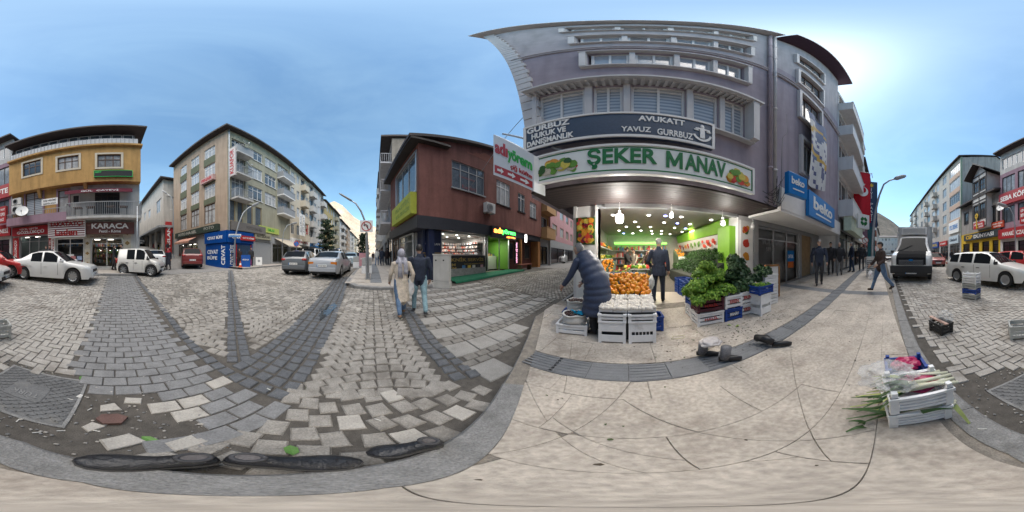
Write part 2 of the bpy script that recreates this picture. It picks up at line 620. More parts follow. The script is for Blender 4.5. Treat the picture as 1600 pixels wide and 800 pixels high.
# square slabs and brick rows of the alley crossing, then the alley's own setts
squares, bricks = [], []
x = -1.15; kind = 0
while x > -6.1:
    if kind == 0:
        y = 1.02
        while y < 4.6:
            X, Y = x-.2, y+.2
            if not inside_near(X, Y, .16): squares.append((X, Y, .385, .385, frand(-.01,.01)))
            y += .40
        x -= .40
    else:
        for o in (.065, .195):
            y = 1.0+(.1 if o > .1 else 0)
            while y < 4.6:
                X, Y = x-o, y+.1
                if not inside_near(X, Y, .12): bricks.append((X, Y, .122, .192, frand(-.03,.03)))
                y += .205
        x -= .26
    kind = 1-kind
for k in range(0, 72):
    yy = 4.7+k*.125
    for i in range(0, 33):
        X = -2.1-i*.127-(.06 if k % 2 else 0); Y = yy+.22*abs(((i*.127) % 1.3)-.65)
        if X < -6.25+.0*Y and Y < 12 and X < -6.15-.1*(Y-4): continue
        sett.append((X, Y, .118, .112, frand(-.15,.15)))
lay(sett, 'cobblestone', m_sett, road, ch=.06, j=.085)
lay(settd, 'dark_cobblestone', m_settd, road, ch=.07, j=.09, dz=.004)
lay(squares, 'square_paving_slab', M('pale_grey_slab', (.26, .25, .235), .82, .16, 6, .3, isl=.1, dark=((.17,.165,.158),2,.57,.5)), road, ch=.02, j=.01)
lay(bricks, 'brown_paving_brick', M('brown_brick', (.19, .178, .162), .85, .2, 8, .3, isl=.18), road)
lay(paleP, 'pale_paving_block', m_settl, road, dz=.001)
# broken pale stones at the edge of the bare patch
pp = [(.05,-1.12,.15,.12,.3),(-.13,-1.22,.16,.11,-.2),(-.02,-.70,.2,.14,.5),(.13,-.86,.12,.10,.9),(-.28,-.62,.22,.12,.25)]
lay(pp, 'broken_stone', m_settl, road, ch=.05, j=.15, dz=.003)

# ---- near pavement: slabs, tactile band, kerb
def clip(poly, a, b, off=0.):
    dx, dy = b[0]-a[0], b[1]-a[1]; l = hypot(dx, dy)
    f = lambda p: (dx*(p[1]-a[1])-dy*(p[0]-a[0]))/l-off
    out = []
    for i in range(len(poly)):
        p, q = poly[i], poly[(i+1) % len(poly)]
        fp, fq = f(p), f(q)
        if fp >= 0: out.append(p)
        if (fp >= 0) != (fq >= 0):
            t = fp/(fp-fq); out.append((p[0]+(q[0]-p[0])*t, p[1]+(q[1]-p[1])*t))
    return out
def area(p):
    return .5*abs(sum(p[i][0]*p[(i+1) % len(p)][1]-p[(i+1) % len(p)][0]*p[i][1] for i in range(len(p))))
def slab(name, poly, mat, parent, dz, gap=.0014, th_=.06):
    cx = sum(p[0] for p in poly)/len(poly); cy = sum(p[1] for p in poly)/len(poly)
    def ins(d):
        o = []
        for p in poly:
            l = hypot(p[0]-cx, p[1]-cy)
            k = max(.2, 1-d/max(l, .01)); o.append(((p[0]-cx)*k, (p[1]-cy)*k))
        return o
    z0 = gz(cx, cy); n = len(poly)
    vs = []
    o1, o2 = ins(gap), ins(gap+.004)
    jz = frand(-.004, .004)
    for q, zz in ((o1, -th_), (o1, -.005), (o2, 0.)):
        for a in q:
            vs.append((a[0], a[1], gz(cx+a[0], cy+a[1])-z0+zz+jz))
    fs = []
    for k in range(2):
        for i in range(n): fs.append((k*n+i, k*n+(i+1) % n, (k+1)*n+(i+1) % n, (k+1)*n+i))
    fs.append(tuple(range(2*n, 3*n)))
    mb = MB(); mb.add(vs, fs)
    return mb.build(name, mat, parent, (cx, cy, z0+dz))
KW = .19
def kclip(poly):
    for a, b in zip(KERB[:-1], KERB[1:]):
        off = KW if b[1] < 1.2 else .0
        poly = clip(poly, a, b, off)
        if len(poly) < 3: return None
    return poly if area(poly) > .004 else None
# bedding under the slabs
bed = [(-1.95, 4.3)]+KERB[1:]+[(40, 4.3)]
mbb = MB(); vs = []
pave = root('pavement', (0, 0, 0), None, None); struct(pave)
xs = [-2+.5*i for i in range(0, 60)]
rows = [(-.36, .04), (.04, .34), (.34, .68), (.68, 1.16), (1.16, 1.44), 'band', (1.80, 2.3), (2.3, 2.85), (2.85, 3.35), (3.35, 3.95)]
def split(polys, a, b):
    out = []
    for p in polys:
        l_ = clip(p, a, b); r_ = clip(p, b, a)
        for q in (l_, r_):
            if len(q) >= 3 and area(q) > .003: out.append(q)
    return out
CRACKS = [((-.75, 1.05), (.35, .30)), ((-.45, .18), (-.05, 1.25)), ((-1.2, 1.5), (-.4, .75)), ((.15, .9), (.55, .35)), ((-.8, 2.2), (-.5, 1.2)), ((.5,.2),(1.1,.65)), ((1.0,2.1),(2.0,2.6))]
nsl = 0
for r_ in rows:
    if r_ == 'band':
        x = -2.0
        while x < 24:
            l = .40
            p = kclip([(x, 1.45), (x+l, 1.45), (x+l, 1.79), (x, 1.79)])
            if p:
                o = slab('tactile_slab', p, m_band, pave, .098)
                if x < 9 and len(p) == 4:
                    mb = MB()
                    for i in range(6):
                        yy = -.17+.03+i*.056
                        mb.box(-l/2+.012, l/2-.012, yy-.012, yy+.012, -.004, .005)
                    mb.build('tactile_rib', m_band, o)
            x += l
        continue
    x = -2.2-frand(0, .5)
    while x < 24:
        l = frand(.75, 1.25) if r_[0] < 1.2 else frand(.55, 1.0)
        inb = False
        for xb in (5.3, 11.1):
            if abs(x-xb) < .001: l = .42; inb = True
            elif x < xb < x+l: l = xb-x
        q = [(x, r_[0]), (x+l, r_[0]), (x+l, r_[1]), (x, r_[1])]
        p = kclip(q)
        if p:
            ps = [p]
            if hypot(x+l/2, (r_[0]+r_[1])/2) < 2.6:
                for c in CRACKS:
                    # a crack only runs through slabs near its line
                    cxm, cym = (c[0][0]+c[1][0])/2, (c[0][1]+c[1][1])/2
                    if hypot(x+l/2-cxm, (r_[0]+r_[1])/2-cym) < .75: ps = split(ps, c[0], c[1])
            for q in ps:
                slab('paving_slab', q, m_band if inb else m_trav, pave, .10)
        x += l
# bedding sheet just under the slab faces (joint colour)
mb = MB()
for i in range(0, 56):
    x0, x1 = -2.2+i*.5, -2.2+(i+1)*.5
    for j in range(10):
        y0, y1 = -.6+j*.5, -.6+(j+1)*.5
        p = [(x0, y0), (x1, y0), (x1, y1), (x0, y1)]
        for a, b in zip(KERB[:-1], KERB[1:]):
            p = clip(p, a, b, .02)
            if len(p) < 3: break
        if len(p) >= 3:
            mb.add([(q[0], q[1], gz(*q)+.082) for q in p], [tuple(range(len(p)))])
mb.build('bedding', M('joint_dark', (.23, .205, .175), .95, .3, 12, .3), pave)
# far part of the pavement on both sides of the near one
mb = MB()
for i in range(0, 60):
    x0, x1 = 24+i*4, 24+(i+1)*4
    mb.add([(x0, -.42, gz(x0,-.4)+.1), (x1, -.42, gz(x1,-.4)+.1), (x1, 4.2, gz(x1,4.2)+.1), (x0, 4.2, gz(x0,4.2)+.1)], [(0,1,2,3)])
mb.build('far_surface', m_walk, pave)
# kerb stones
kerb = struct(root('kerb', (0, 0, 0), None, None))
def kerb_run(pts, step, width, parent, top=.1, near=True, inner=1):
    pts = [Vector(p) for p in pts]
    for a, b in zip(pts[:-1], pts[1:]):
        L = (b-a).length; n = max(1, round(L/step)); u = (b-a)/L; nrm = Vector((-u.y, u.x))*inner
        for i in range(n):
            p0 = a+u*(L*i/n+.002); p1 = a+u*(L*(i+1)/n-.002)
            c = (p0+p1)/2; z0 = gz(c.x, c.y)
            q = [p0, p1, p1+nrm*width, p0+nrm*width]
            vs = []
            e = .018
            jz = frand(-.006, .004)
            for k, (ins, zz) in enumerate(((0, -.12), (0, top-.02), (e, top))):
                for m_, w_ in enumerate(q):
                    s = ins if m_ in (0, 1) else 0
                    vs.append((w_.x+nrm.x*s-c.x, w_.y+nrm.y*s-c.y, gz(w_.x, w_.y)-z0+zz+jz))
            fs = [(8,9,10,11)]
            for k in range(2):
                for i2 in range(4): fs.append((k*4+i2, k*4+(i2+1) % 4, k*4+4+(i2+1) % 4, k*4+4+i2))
            mb = MB(); mb.add(vs, fs)
            mb.build('kerb_stone', m_kerb, parent, (c.x, c.y, z0), recalc=True)
kerb_run(KERB[2:], .55, KW, kerb)
# raised flush edging along the alley
kerb_run([(-1.95, 6), (-1.95, 3.0), (-1.0, 1.02)], .6, .10, kerb, top=.07)
# pavement on the far side of the street, in two runs either side of the side street
def far_walk(x0, x1, y0, y1, name='pavement'):
    o = strip(name, x0, x1, y0, y1, m_walk, .12, max(4, int(abs(x1-x0)/2)), 4)
    return o
fw1 = far_walk(-1.2, 90, -12.4, -9.45)
fw2 = far_walk(-120, -9.3, -12.4, -9.45)
for fw, a, b in ((fw1, -1.2, 60), (fw2, -70, -9.3)):
    kk = struct(root('kerb', (0, 0, 0), None, None))
    kerb_run([(b, -9.4), (a, -9.4)], 1.0 if b < 0 else 1.0, .17, kk, top=.12, inner=1)
# slab joints of the far pavement: a row of darker slabs
# pavement in front of the brick-red building and on along the left
mb = MB()
for i in range(0, 60):
    x0 = -6.9-i*2; x1 = x0-2
    for y0, y1 in ((-1.2, .2), (.2, 1.4), (1.4, 2.9)):
        mb.add([(x, y, gz(x, y)+.12) for x, y in ((x1,y0),(x0,y0),(x0,y1),(x1,y1))], [(0,1,2,3)])
lp = struct(mb.build('pavement', m_walk))
kk = struct(root('kerb', (0, 0, 0), None, None))
kerb_run([(-6.2, 2.75), (-6.25, .2), (-6.5, -.7), (-7.2, -1.2), (-60, -1.2)], .8, .18, kk, top=.12, inner=-1)
mb = MB()
p = [(-6.32, 2.6), (-6.38, .2), (-6.62, -.62), (-7.0, -1.0), (-7.0, 2.6)]
mb.add([(x, y, gz(x, y)+.115) for x, y in p], [tuple(range(5))[::-1]])
mb.build('corner_surface', m_walk, lp)
for i in range(14):                                       # slabs of the corner that still show singly
    for j in range(3):
        x = -7.0-i*.9; y = [-.95, -.1, .95][j]
        q = [(x-.88, y), (x-.02, y), (x-.02, y+[.8, .5, .8][j]), (x-.88, y+[.8, .5, .8][j])]
        slab('paving_slab', q, m_band if j == 1 else m_trav, lp, .135)
# puddle in the gutter
mb = MB()
pts = []
for i in range(22):
    a = 2*pi*i/22
    rr = 1+.22*sin(3*a+1)+.12*sin(7*a)
    pts.append((-4.05+.55*rr*cos(a), -1.15+.17*rr*sin(a)))
mb.add([(x, y, gz(x, y)+.006) for x, y in pts], [tuple(range(22))])
tag(mb.build('puddle', m_water), kind='structure')
# ================================================================ building kit
m_dark = M('dark_void', (.012, .012, .013), .9, .1)
m_glass = M('window_glass', (.045, .052, .06), .05, .25, 1.3, spec=.6)
m_glassb = M('window_glass_blue', (.10, .125, .15), .06, .3, .9, spec=.6)
m_curt = M('curtained_glass', (.42, .43, .44), .12, .28, 2.2, streak=.25, spec=.55)
m_net = M('net_curtain_glass', (.24, .255, .27), .10, .35, 1.6, streak=.35, spec=.55)
m_pvc = M('white_pvc', (.72, .72, .71), .45, .05, 6)
m_brownf = M('brown_frame', (.10, .058, .04), .5, .15, 6)
m_blackf = M('black_frame', (.025, .025, .027), .4, .1)
m_alu = M('aluminium', (.5, .51, .52), .35, .08, 6, metal=.8)
m_greyf = M('grey_paint', (.32, .33, .34), .5, .08)
m_steel = M('galvanised', (.36, .38, .40), .45, .12, 8, metal=.6)
m_white = M('white_paint', (.74, .73, .71), .55, .06, 3, dark=((.5,.49,.47),2,.6,.4))
m_rooft = M('roof_sheet', (.06, .05, .05), .7, .2, 3)
def shutter_mat(key, c0, c1, per, axis=2, rough=.5):
    """two-tone stripes along one axis (blinds, slatted shutters, woven awnings)"""
    if key in MATS: return MATS[key]
    m = M(key, c0, rough)
    t = m.node_tree; b = t.nodes['Principled BSDF']
    g = t.nodes.new('ShaderNodeTexCoord')
    sx = t.nodes.new('ShaderNodeSeparateXYZ')
    t.links.new(g.outputs['Object'], sx.inputs[0])
    ma = t.nodes.new('ShaderNodeMath'); ma.operation = 'MULTIPLY'; ma.inputs[1].default_value = 2*pi/per
    t.links.new(sx.outputs[axis], ma.inputs[0])
    si = t.nodes.new('ShaderNodeMath'); si.operation = 'SINE'
    t.links.new(ma.outputs[0], si.inputs[0])
    mr = t.nodes.new('ShaderNodeMapRange'); mr.inputs[1].default_value = -.35; mr.inputs[2].default_value = .35
    t.links.new(si.outputs[0], mr.inputs[0])
    mc = t.nodes.new('ShaderNodeMixRGB')
    mc.inputs['Color1'].default_value = (*c0, 1); mc.inputs['Color2'].default_value = (*c1, 1)
    t.links.new(mr.outputs[0], mc.inputs['Fac'])
    t.links.new(mc.outputs['Color'], b.inputs['Base Color'])
    return m
m_blind = shutter_mat('blind_glass', (.50, .54, .58), (.27, .31, .36), .16, 2, .12)
def clear_glass():
    if 'shop_glass' in MATS: return MATS['shop_glass']
    m = bpy.data.materials.new('shop_glass'); m.use_nodes = True
    t = m.node_tree; t.nodes.remove(t.nodes['Principled BSDF'])
    tr = t.nodes.new('ShaderNodeBsdfTransparent'); tr.inputs[0].default_value = (.86, .89, .89, 1)
    gl = t.nodes.new('ShaderNodeBsdfGlossy'); gl.inputs['Roughness'].default_value = .02
    fr = t.nodes.new('ShaderNodeFresnel'); fr.inputs[0].default_value = 1.5
    mx_ = t.nodes.new('ShaderNodeMixShader')
    t.links.new(fr.outputs[0], mx_.inputs[0]); t.links.new(tr.outputs[0], mx_.inputs[1]); t.links.new(gl.outputs[0], mx_.inputs[2])
    t.links.new(mx_.outputs[0], t.nodes['Material Output'].inputs[0])
    MATS['shop_glass'] = m
    return m
m_clear = clear_glass()

def rel(F, rt):
    """placement of the frame F under the root rt"""
    d = F.loc-rt.location
    a = -rt.rotation_euler.z
    return (d.x*cos(a)-d.y*sin(a), d.x*sin(a)+d.y*cos(a), -rt.location.z), F.ang-rt.rotation_euler.z
def part(F, rt, mb, name, mats, smooth=False, recalc=False):
    l, a = rel(F, rt)
    return mb.build(name, mats, rt, l, a, smooth, recalc)
def place(F, rt, me, name, x, y, z):
    l, a = rel(F, rt)
    return ob(name, me, rt, (l[0]+x*cos(a)-y*sin(a), l[1]+x*sin(a)+y*cos(a), l[2]+z), a)
def building(name, F, label, cat='building', group=None):
    return root(name, (F.A.x, F.A.y, gz(F.A.x, F.A.y)), label, cat, group, F.ang)

def wall(F, rt, s0, s1, z0, z1, ops, mat, depth=.22, back=None, name='wall', flare=None, y0=0.):
    """a wall front with real openings (s0,s1,z0,z1) and, with back, the mass behind it"""
    mb = MB()
    ops = [(max(a, s0), min(b, s1), max(c, z0), min(d, z1)) for a, b, c, d in ops]
    ops = [o for o in ops if o[1] > o[0]+.01 and o[3] > o[2]+.01]
    xs = sorted(set([s0, s1]+[round(v, 4) for o in ops for v in o[:2]]))
    zs = sorted(set([z0, z1]+[round(v, 4) for o in ops for v in o[2:]]))
    def hole(x, z): return any(a < x < b and c < z < d for a, b, c, d in ops)
    for i in range(len(xs)-1):
        for j in range(len(zs)-1):
            if xs[i+1]-xs[i] < 1e-4 or zs[j+1]-zs[j] < 1e-4: continue
            if hole((xs[i]+xs[i+1])/2, (zs[j]+zs[j+1])/2): continue
            mb.quad((xs[i],y0,zs[j]), (xs[i+1],y0,zs[j]), (xs[i+1],y0,zs[j+1]), (xs[i],y0,zs[j+1]))
    d = y0+depth
    for a, b, c, e in ops:
        mb.quad((a,y0,c),(a,d,c),(a,d,e),(a,y0,e)); mb.quad((b,y0,c),(b,y0,e),(b,d,e),(b,d,c))
        mb.quad((a,y0,e),(a,d,e),(b,d,e),(b,y0,e)); mb.quad((a,y0,c),(b,y0,c),(b,d,c),(a,d,c))
    mb.quad((s0,y0,z0),(s0,y0,z1),(s0,d,z1),(s0,d,z0)); mb.quad((s1,y0,z0),(s1,d,z0),(s1,d,z1),(s1,y0,z1))
    mb.quad((s0,y0,z1),(s1,y0,z1),(s1,d,z1),(s0,d,z1)); mb.quad((s0,y0,z0),(s0,d,z0),(s1,d,z0),(s1,y0,z0))
    if back: mb.box(s0+.001, s1-.001, d, back, z0+.001, z1-.001)
    if flare:
        mb.v = [flare(*v) for v in mb.v]
    return part(F, rt, mb, name, mat)

CACHE = {}
def window(F, rt, s0, s1, z0, z1, cols=2, rows=(1.,), fm=None, pm=None, fw=.055, inset=.10, sill=.0, sur=0., surm=None, name='window', pms=None, surd=.05):
    fm = fm or m_pvc; pm = pm or m_glass
    if pm is m_net and random.random() < .55: pm = random.choice((m_curt, m_glass, m_glassb, m_blind))
    w_, h_ = s1-s0, z1-z0
    key = ('win', round(w_, 2), round(h_, 2), cols, tuple(rows), fm.name, fw, sill, sur, surm.name if surm else '', surd)
    if key not in CACHE:
        mb = MB()
        a, b = -.03, .03
        mb.box(0, w_, a, b, 0, fw); mb.box(0, w_, a, b, h_-fw, h_)
        mb.box(0, fw, a, b, fw, h_-fw); mb.box(w_-fw, w_, a, b, fw, h_-fw)
        for i in range(1, cols):
            x = w_*i/cols; mb.box(x-fw*.45, x+fw*.45, a+.004, b, fw, h_-fw)
        zz = 0
        for r_ in rows[:-1]:
            zz += r_*h_; mb.box(fw, w_-fw, a+.008, b, zz-fw*.4, zz+fw*.4)
        if sill: mb.box(-.06, w_+.06, -inset-sill, -.035, -.07, -.004, 1)
        if sur:
            p0, p1 = -inset-surd, -inset+.02
            mb.box(-sur, -.002, p0, p1, -sur, h_+sur, 1); mb.box(w_+.002, w_+sur, p0, p1, -sur, h_+sur, 1)
            mb.box(-.002, w_+.002, p0, p1, h_+.002, h_+sur, 1); mb.box(-.002, w_+.002, p0, p1, -sur, -.002, 1)
        CACHE[key] = mb.mesh('window_frame', [fm, surm or fm])
    o = place(F, rt, CACHE[key], name, s0, inset, z0)
    zz = 0
    for r_ in rows:
        hh = r_*h_
        for i in range(cols):
            pw = w_/cols
            k2 = ('pane', round(pw, 2), round(hh, 2), (pms[i % len(pms)] if pms else pm).name)
            if k2 not in CACHE:
                mb = MB(); mb.quad((0,0,0),(pw,0,0),(pw,0,hh),(0,0,hh))
                CACHE[k2] = mb.mesh('pane', pms[i % len(pms)] if pms else pm)
            ob('pane', CACHE[k2], o, (i*pw, .012, zz))
        zz += hh
    return o

def balcony(F, rt, s0, s1, z, out=1.1, h=1.0, mat=None, rail=None, style='solid', th_=.16):
    mat = mat or m_white
    mb = MB(); mb.box(s0, s1, -out, -.002, z-th_, z)
    o = part(F, rt, mb, 'balcony', mat)
    mb = MB(); t = .07
    if style == 'solid':
        mb.box(s0, s1, -out, -out+t, z+.002, z+h); mb.box(s0, s0+t, -out+t, -.003, z+.002, z+h); mb.box(s1-t, s1, -out+t, -.003, z+.002, z+h)
        mb.box(s0-.02, s1+.02, -out-.03, -out+t+.03, z+h, z+h+.05)
    else:
        n = max(3, int((s1-s0)/.14))
        for i in range(n+1):
            x = s0+.02+(s1-s0-.04)*i/n; mb.box(x-.012, x+.012, -out, -out+.024, z+.05, z+h)
        mb.box(s0, s1, -out-.01, -out+.035, z+h, z+h+.05); mb.box(s0, s1, -out-.005, -out+.03, z+.04, z+.08)
        m_ = max(2, int(out/.14))
        for x in (s0, s1-.024):
            for i in range(m_):
                y = -out+out*i/m_; mb.box(x, x+.024, y, y+.024, z+.05, z+h)
            mb.box(x-.005, x+.03, -out+.036, -.01, z+h, z+h+.05)
    l = o.location
    q = mb.build('railing', rail or mat, o)
    return o

def eave(F, rt, s0, s1, z, out=.6, back=.5, th_=.18, mat=None, name='eave'):
    mb = MB(); mb.box(s0-.3, s1+.3, -out, back, z, z+th_)
    return part(F, rt, mb, name, mat or m_rooft)

def sign(F, s0, s1, z0, z1, lines, bm, tm, label, depth=.12, y=0., frame=None, bold=.02, name='shop_sign', group=None, cat='sign', back=None, lettername='lettering'):
    """lines: (text, fx0, fx1, fz0, fz1[, bold][, material]) fractions of the board"""
    w_, h_ = s1-s0, z1-z0
    p = F.pt(s0, y, z0)
    rt = root(name, p, label, cat, group, F.ang)
    mb = MB(); mb.box(0, w_, -depth, 0, 0, h_)
    mb.build('board', bm, rt)
    if frame:
        fw = min(.06, h_*.06); mb = MB(); a, b = -depth-.02, -depth+.01
        mb.box(-fw*.3, w_+fw*.3, a, b, -fw*.3, fw); mb.box(-fw*.3, w_+fw*.3, a, b, h_-fw, h_+fw*.3)
        mb.box(-fw*.3, fw, a, b, fw, h_-fw); mb.box(w_-fw, w_+fw*.3, a, b, fw, h_-fw)
        mb.build('frame', frame, rt)
    for ln in lines:
        mb = MB()
        bd = ln[5] if len(ln) > 5 and ln[5] is not None else bold
        text(mb, ln[0], ln[1]*w_, ln[2]*w_, ln[3]*h_, ln[4]*h_, -depth, bd, vert=(len(ln) > 7 and ln[7]))
        mb.build(lettername, ln[6] if len(ln) > 6 and ln[6] else tm, rt)
    return rt

def blade(P, ang, w_, h_, t_, z0, bm, lines, label, tm, name='blade_sign', both=True):
    """a box sign standing out from a facade; its face runs along the direction ang"""
    rt = root(name, (P[0], P[1], z0), label, 'sign', None, ang)
    mb = MB(); mb.cbox(0, w_, -t_/2, t_/2, 0, h_, .015)
    mb.build('box', bm, rt)
    for ln in lines:
        mb = MB()
        text(mb, ln[0], ln[1]*w_, ln[2]*w_, ln[3]*h_, ln[4]*h_, -t_/2, ln[5] if len(ln) > 5 else .02, vert=(len(ln) > 7 and ln[7]))
        mb.build('lettering', ln[6] if len(ln) > 6 and ln[6] else tm, rt)
    return rt

def ac_unit(F, s, z, label, y=-.02, w_=.85, h_=.6, group=None):
    rt = root('air_conditioner', F.pt(s, y, z), label, 'air conditioner', group, F.ang)
    mb = MB(); mb.cbox(0, w_, -.32, -.04, 0, h_, .02); mb.build('casing', M('ac_white', (.62,.61,.58), .5, .1, 6, dark=((.35,.33,.3),4,.58,.5)), rt)
    mb = MB(); c = (w_*.36, -.325, h_*.5)
    mb.lathe([(h_*.40, .0), (h_*.40, -.012), (h_*.36, -.02)], 20, c, 0, 'y'); mb.build('fan_opening', m_blackf, rt)
    mb = MB()
    for k in range(4):
        r_ = h_*.1*(k+.8)
        mb.lathe([(r_, -.024), (r_+.012, -.024), (r_+.012, -.03), (r_, -.03)], 20, c, 0, 'y')
    for k in range(6):
        a = k*pi/6; mb.box(c[0]-.006, c[0]+.006, -.358, -.352, c[2]-h_*.38, c[2]+h_*.38) if k == 0 else None
    mb.build('grille', m_greyf, rt)
    mb = MB()
    for x in (.12, w_-.15): mb.box(x, x+.04, -.34, .02, -.05, -.002)
    mb.build('bracket', m_steel, rt)
    return rt
def dish(F, s, z, label, d=.8, y=-.3, yaw=.4, group=None):
    rt = root('satellite_dish', F.pt(s, y, z), label, 'satellite dish', group, F.ang+yaw)
    mb = MB()
    prof = [(d/2*k/6, .09*(k/6)**2) for k in range(7)]
    vs = []; n = 20
    for r_, h_ in prof:
        for j in range(n):
            q = 2*pi*j/n; vs.append((r_*cos(q), -h_-.04, r_*sin(q)*1.06))
    fs = [(i*n+j, i*n+(j+1)%n, (i+1)*n+(j+1)%n, (i+1)*n+j) for i in range(6) for j in range(n)]
    mb.add(vs, fs)
    mb.add([(a, b+.012, c) for a, b, c in vs], [f[::-1] for f in fs])
    o = mb.build('reflector', M('dish_white', (.66,.66,.65), .5, .06), rt, smooth=True); o.rotation_euler = (R(-28), 0, 0)
    mb = MB(); mb.tube([(0,-.05,-d*.45),(0,-.35,-.05)], .012, 6); mb.box(-.04,.04,-.42,-.33,-.07,.03); mb.build('feed_arm', m_steel, rt)
    mb = MB(); mb.tube([(0,0,0),(0,.1,-.06),(0,-y,-.2)], .022, 6); mb.build('mount', m_steel, rt)
    return rt

def goods(mb, x0, x1, y0, y1, z, n, hs, nm):
    """a row of packets on a shelf"""
    x = x0
    while x < x1:
        w_ = frand(.5, 1.)*(x1-x0)/n
        mb.box(x, min(x+w_*.9, x1), y0+frand(0,.03), y1, z, z+frand(*hs), random.randrange(nm)); x += w_
gcols = [M('goods%d' % i, c, .45, .15, 9) for i, c in enumerate([(.5,.06,.05),(.55,.38,.06),(.08,.2,.4),(.6,.58,.52),(.12,.3,.1),(.35,.2,.1),(.05,.05,.06),(.5,.28,.3)])]
def shopfront(F, rt, s0, s1, z0, z1, cols, fm, depth=.9, shelves=3, door=None, wallm=None, name='shop_window', fw=.07, dense=12, lit=0.):
    """a glazed shop front with a real recess, shelves and goods behind clear panes"""
    mb = MB(); d = depth+.1; y = .25
    mb.quad((s0,y+d,z0),(s1,y+d,z0),(s1,y+d,z1),(s0,y+d,z1)); mb.quad((s0,y,z0),(s0,y+d,z0),(s0,y+d,z1),(s0,y,z1)); mb.quad((s1,y,z0),(s1,y,z1),(s1,y+d,z1),(s1,y+d,z0))
    mb.quad((s0,y,z1),(s0,y+d,z1),(s1,y+d,z1),(s1,y,z1)); mb.quad((s0,y,z0+.002),(s1,y,z0+.002),(s1,y+d,z0+.002),(s0,y+d,z0+.002))
    part(F, rt, mb, 'shop_interior', wallm or M('shop_inner', (.22,.21,.2), .8, .2))
    mb = MB()
    for k in range(shelves):
        zz = z0+.35+(z1-z0-.9)*k/max(1, shelves-1)
        mb.box(s0+.1, s1-.1, y+d*.45, y+d-.02, zz-.03, zz)
    part(F, rt, mb, 'shelf', M('shelf_wood', (.3,.24,.18), .6))
    mb = MB()
    for k in range(shelves):
        zz = z0+.35+(z1-z0-.9)*k/max(1, shelves-1)
        goods(mb, s0+.12, s1-.12, y+d*.5, y+d-.1, zz, dense, (.1, .3), 8)
    tag(part(F, rt, mb, 'shelf_goods', gcols), kind='stuff')
    w_, h_ = s1-s0, z1-z0
    mb = MB()
    mb.box(0, w_, -.04, .04, 0, fw*1.6); mb.box(0, w_, -.04, .04, h_-fw, h_)
    for i in range(cols+1):
        x = (w_-fw)*i/cols; mb.box(x, x+fw, -.038, .038, fw*1.6, h_-fw)
    mb.box(fw, w_-fw, -.03, .03, h_*.80, h_*.80+fw*.7)
    o = place(F, rt, mb.mesh('shop_window', fm), name, s0, .14, z0)
    for i in range(cols):
        mb = MB(); a, b = (w_-fw)*i/cols+fw, (w_-fw)*(i+1)/cols
        mb.quad((a,0,fw*1.6),(b,0,fw*1.6),(b,0,h_-fw),(a,0,h_-fw)); mb.build('pane', m_clear, o)
    if lit:
        mb = MB()
        for i in range(max(2, int(w_/1.0))):
            x = s0+.4+i*1.0; mb.box(x-.2, x+.2, y+.3, y+.42, z1-.06, z1-.03)
        part(F, rt, mb, 'ceiling_lamp', M('lamp_warm%g' % lit, (1, .93, .82), .5, 0, emis=lit))
    return o
def roller(F, rt, s0, s1, z0, z1, mat):
    mb = MB(); n = int((z1-z0)/.11)
    for k in range(n):
        zz = z0+(z1-z0)*k/n
        mb.prism([(.10, zz), (.075, zz+.02), (.07, zz+.055), (.10, zz+(z1-z0)/n)], s0, s1, 0, 'x')
    return part(F, rt, mb, 'roller_shutter', mat)
# ================================================================ corner building with the greengrocer
m_mauve = M('mauve_render', (.345, .30, .345), .9, .09, 2.2, .25, streak=.22, bscale=40)
m_mauvel = M('pale_mauve_render', (.48, .44, .455), .9, .07, 2.2, .25, streak=.22, bscale=40)
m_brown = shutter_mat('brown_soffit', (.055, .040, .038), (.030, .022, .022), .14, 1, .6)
m_trim = M('white_trim', (.56, .55, .55), .6, .06, 3, streak=.12)
FG = Fac((-1.90, 2.8), (9.6, 2.8))
gro = building('corner_building', FG, 'tall mauve corner building with curved window bands above the greengrocer shop')
ZF, ZT = 2.90, 20.6
def X(s): return s+1.90            # world x to facade coordinate
def lean(x, y, z):
    if x < .3: x -= .088*max(0, z-4.2)*(1-x/.3 if x > 0 else 1)
    return (x, y, z)
w1 = FG.rect(842, 1150, 136, 184)
op1 = [(X(a), X(b), 4.72, 6.35) for a, b in ((-1.72, -.78), (-.62, -.10), (.04, 1.02), (1.16, 1.72), (1.86, 2.42))]
op2 = [(X(-.72), X(2.40), 8.1, 9.75)]
op3 = [(X(-.92), X(2.48), 12.0, 13.8)]
op4 = [(X(-1.1), X(2.55), 16.2, 18.0)]
SX = X(3.35)                      # step between the two parts of the facade
wall(FG, gro, 0, SX, ZF, 10.7, op1+op2, m_mauve, .3, flare=lean)
wall(FG, gro, 0, SX, 10.702, ZT, op3+op4, m_mauvel, .3, flare=lean)
opr = [(X(5.0), X(6.3), 4.8, 6.5), (X(4.9), X(6.7), 8.0, 10.3), (X(4.8), X(6.9), 11.4, 13.4), (X(4.7), X(7.0), 14.9, 16.9)]
wall(FG, gro, SX+.002, X(9.6), ZF, 12.0, opr[:3], m_mauve, .3, y0=.03)
wall(FG, gro, SX+.002, X(9.6), 12.002, 20.0, opr[2:], m_mauvel, .3, y0=.03)
mb = MB(); mb.box(.05, X(9.6)-.05, 1.4, 9.0, 3.3, 20.3); part(FG, gro, mb, 'core', m_mauve)
mb = MB(); mb.box(-.2, .05, .31, 9.0, 2.9, 20); part(FG, gro, mb, 'alley_wall', m_mauve)
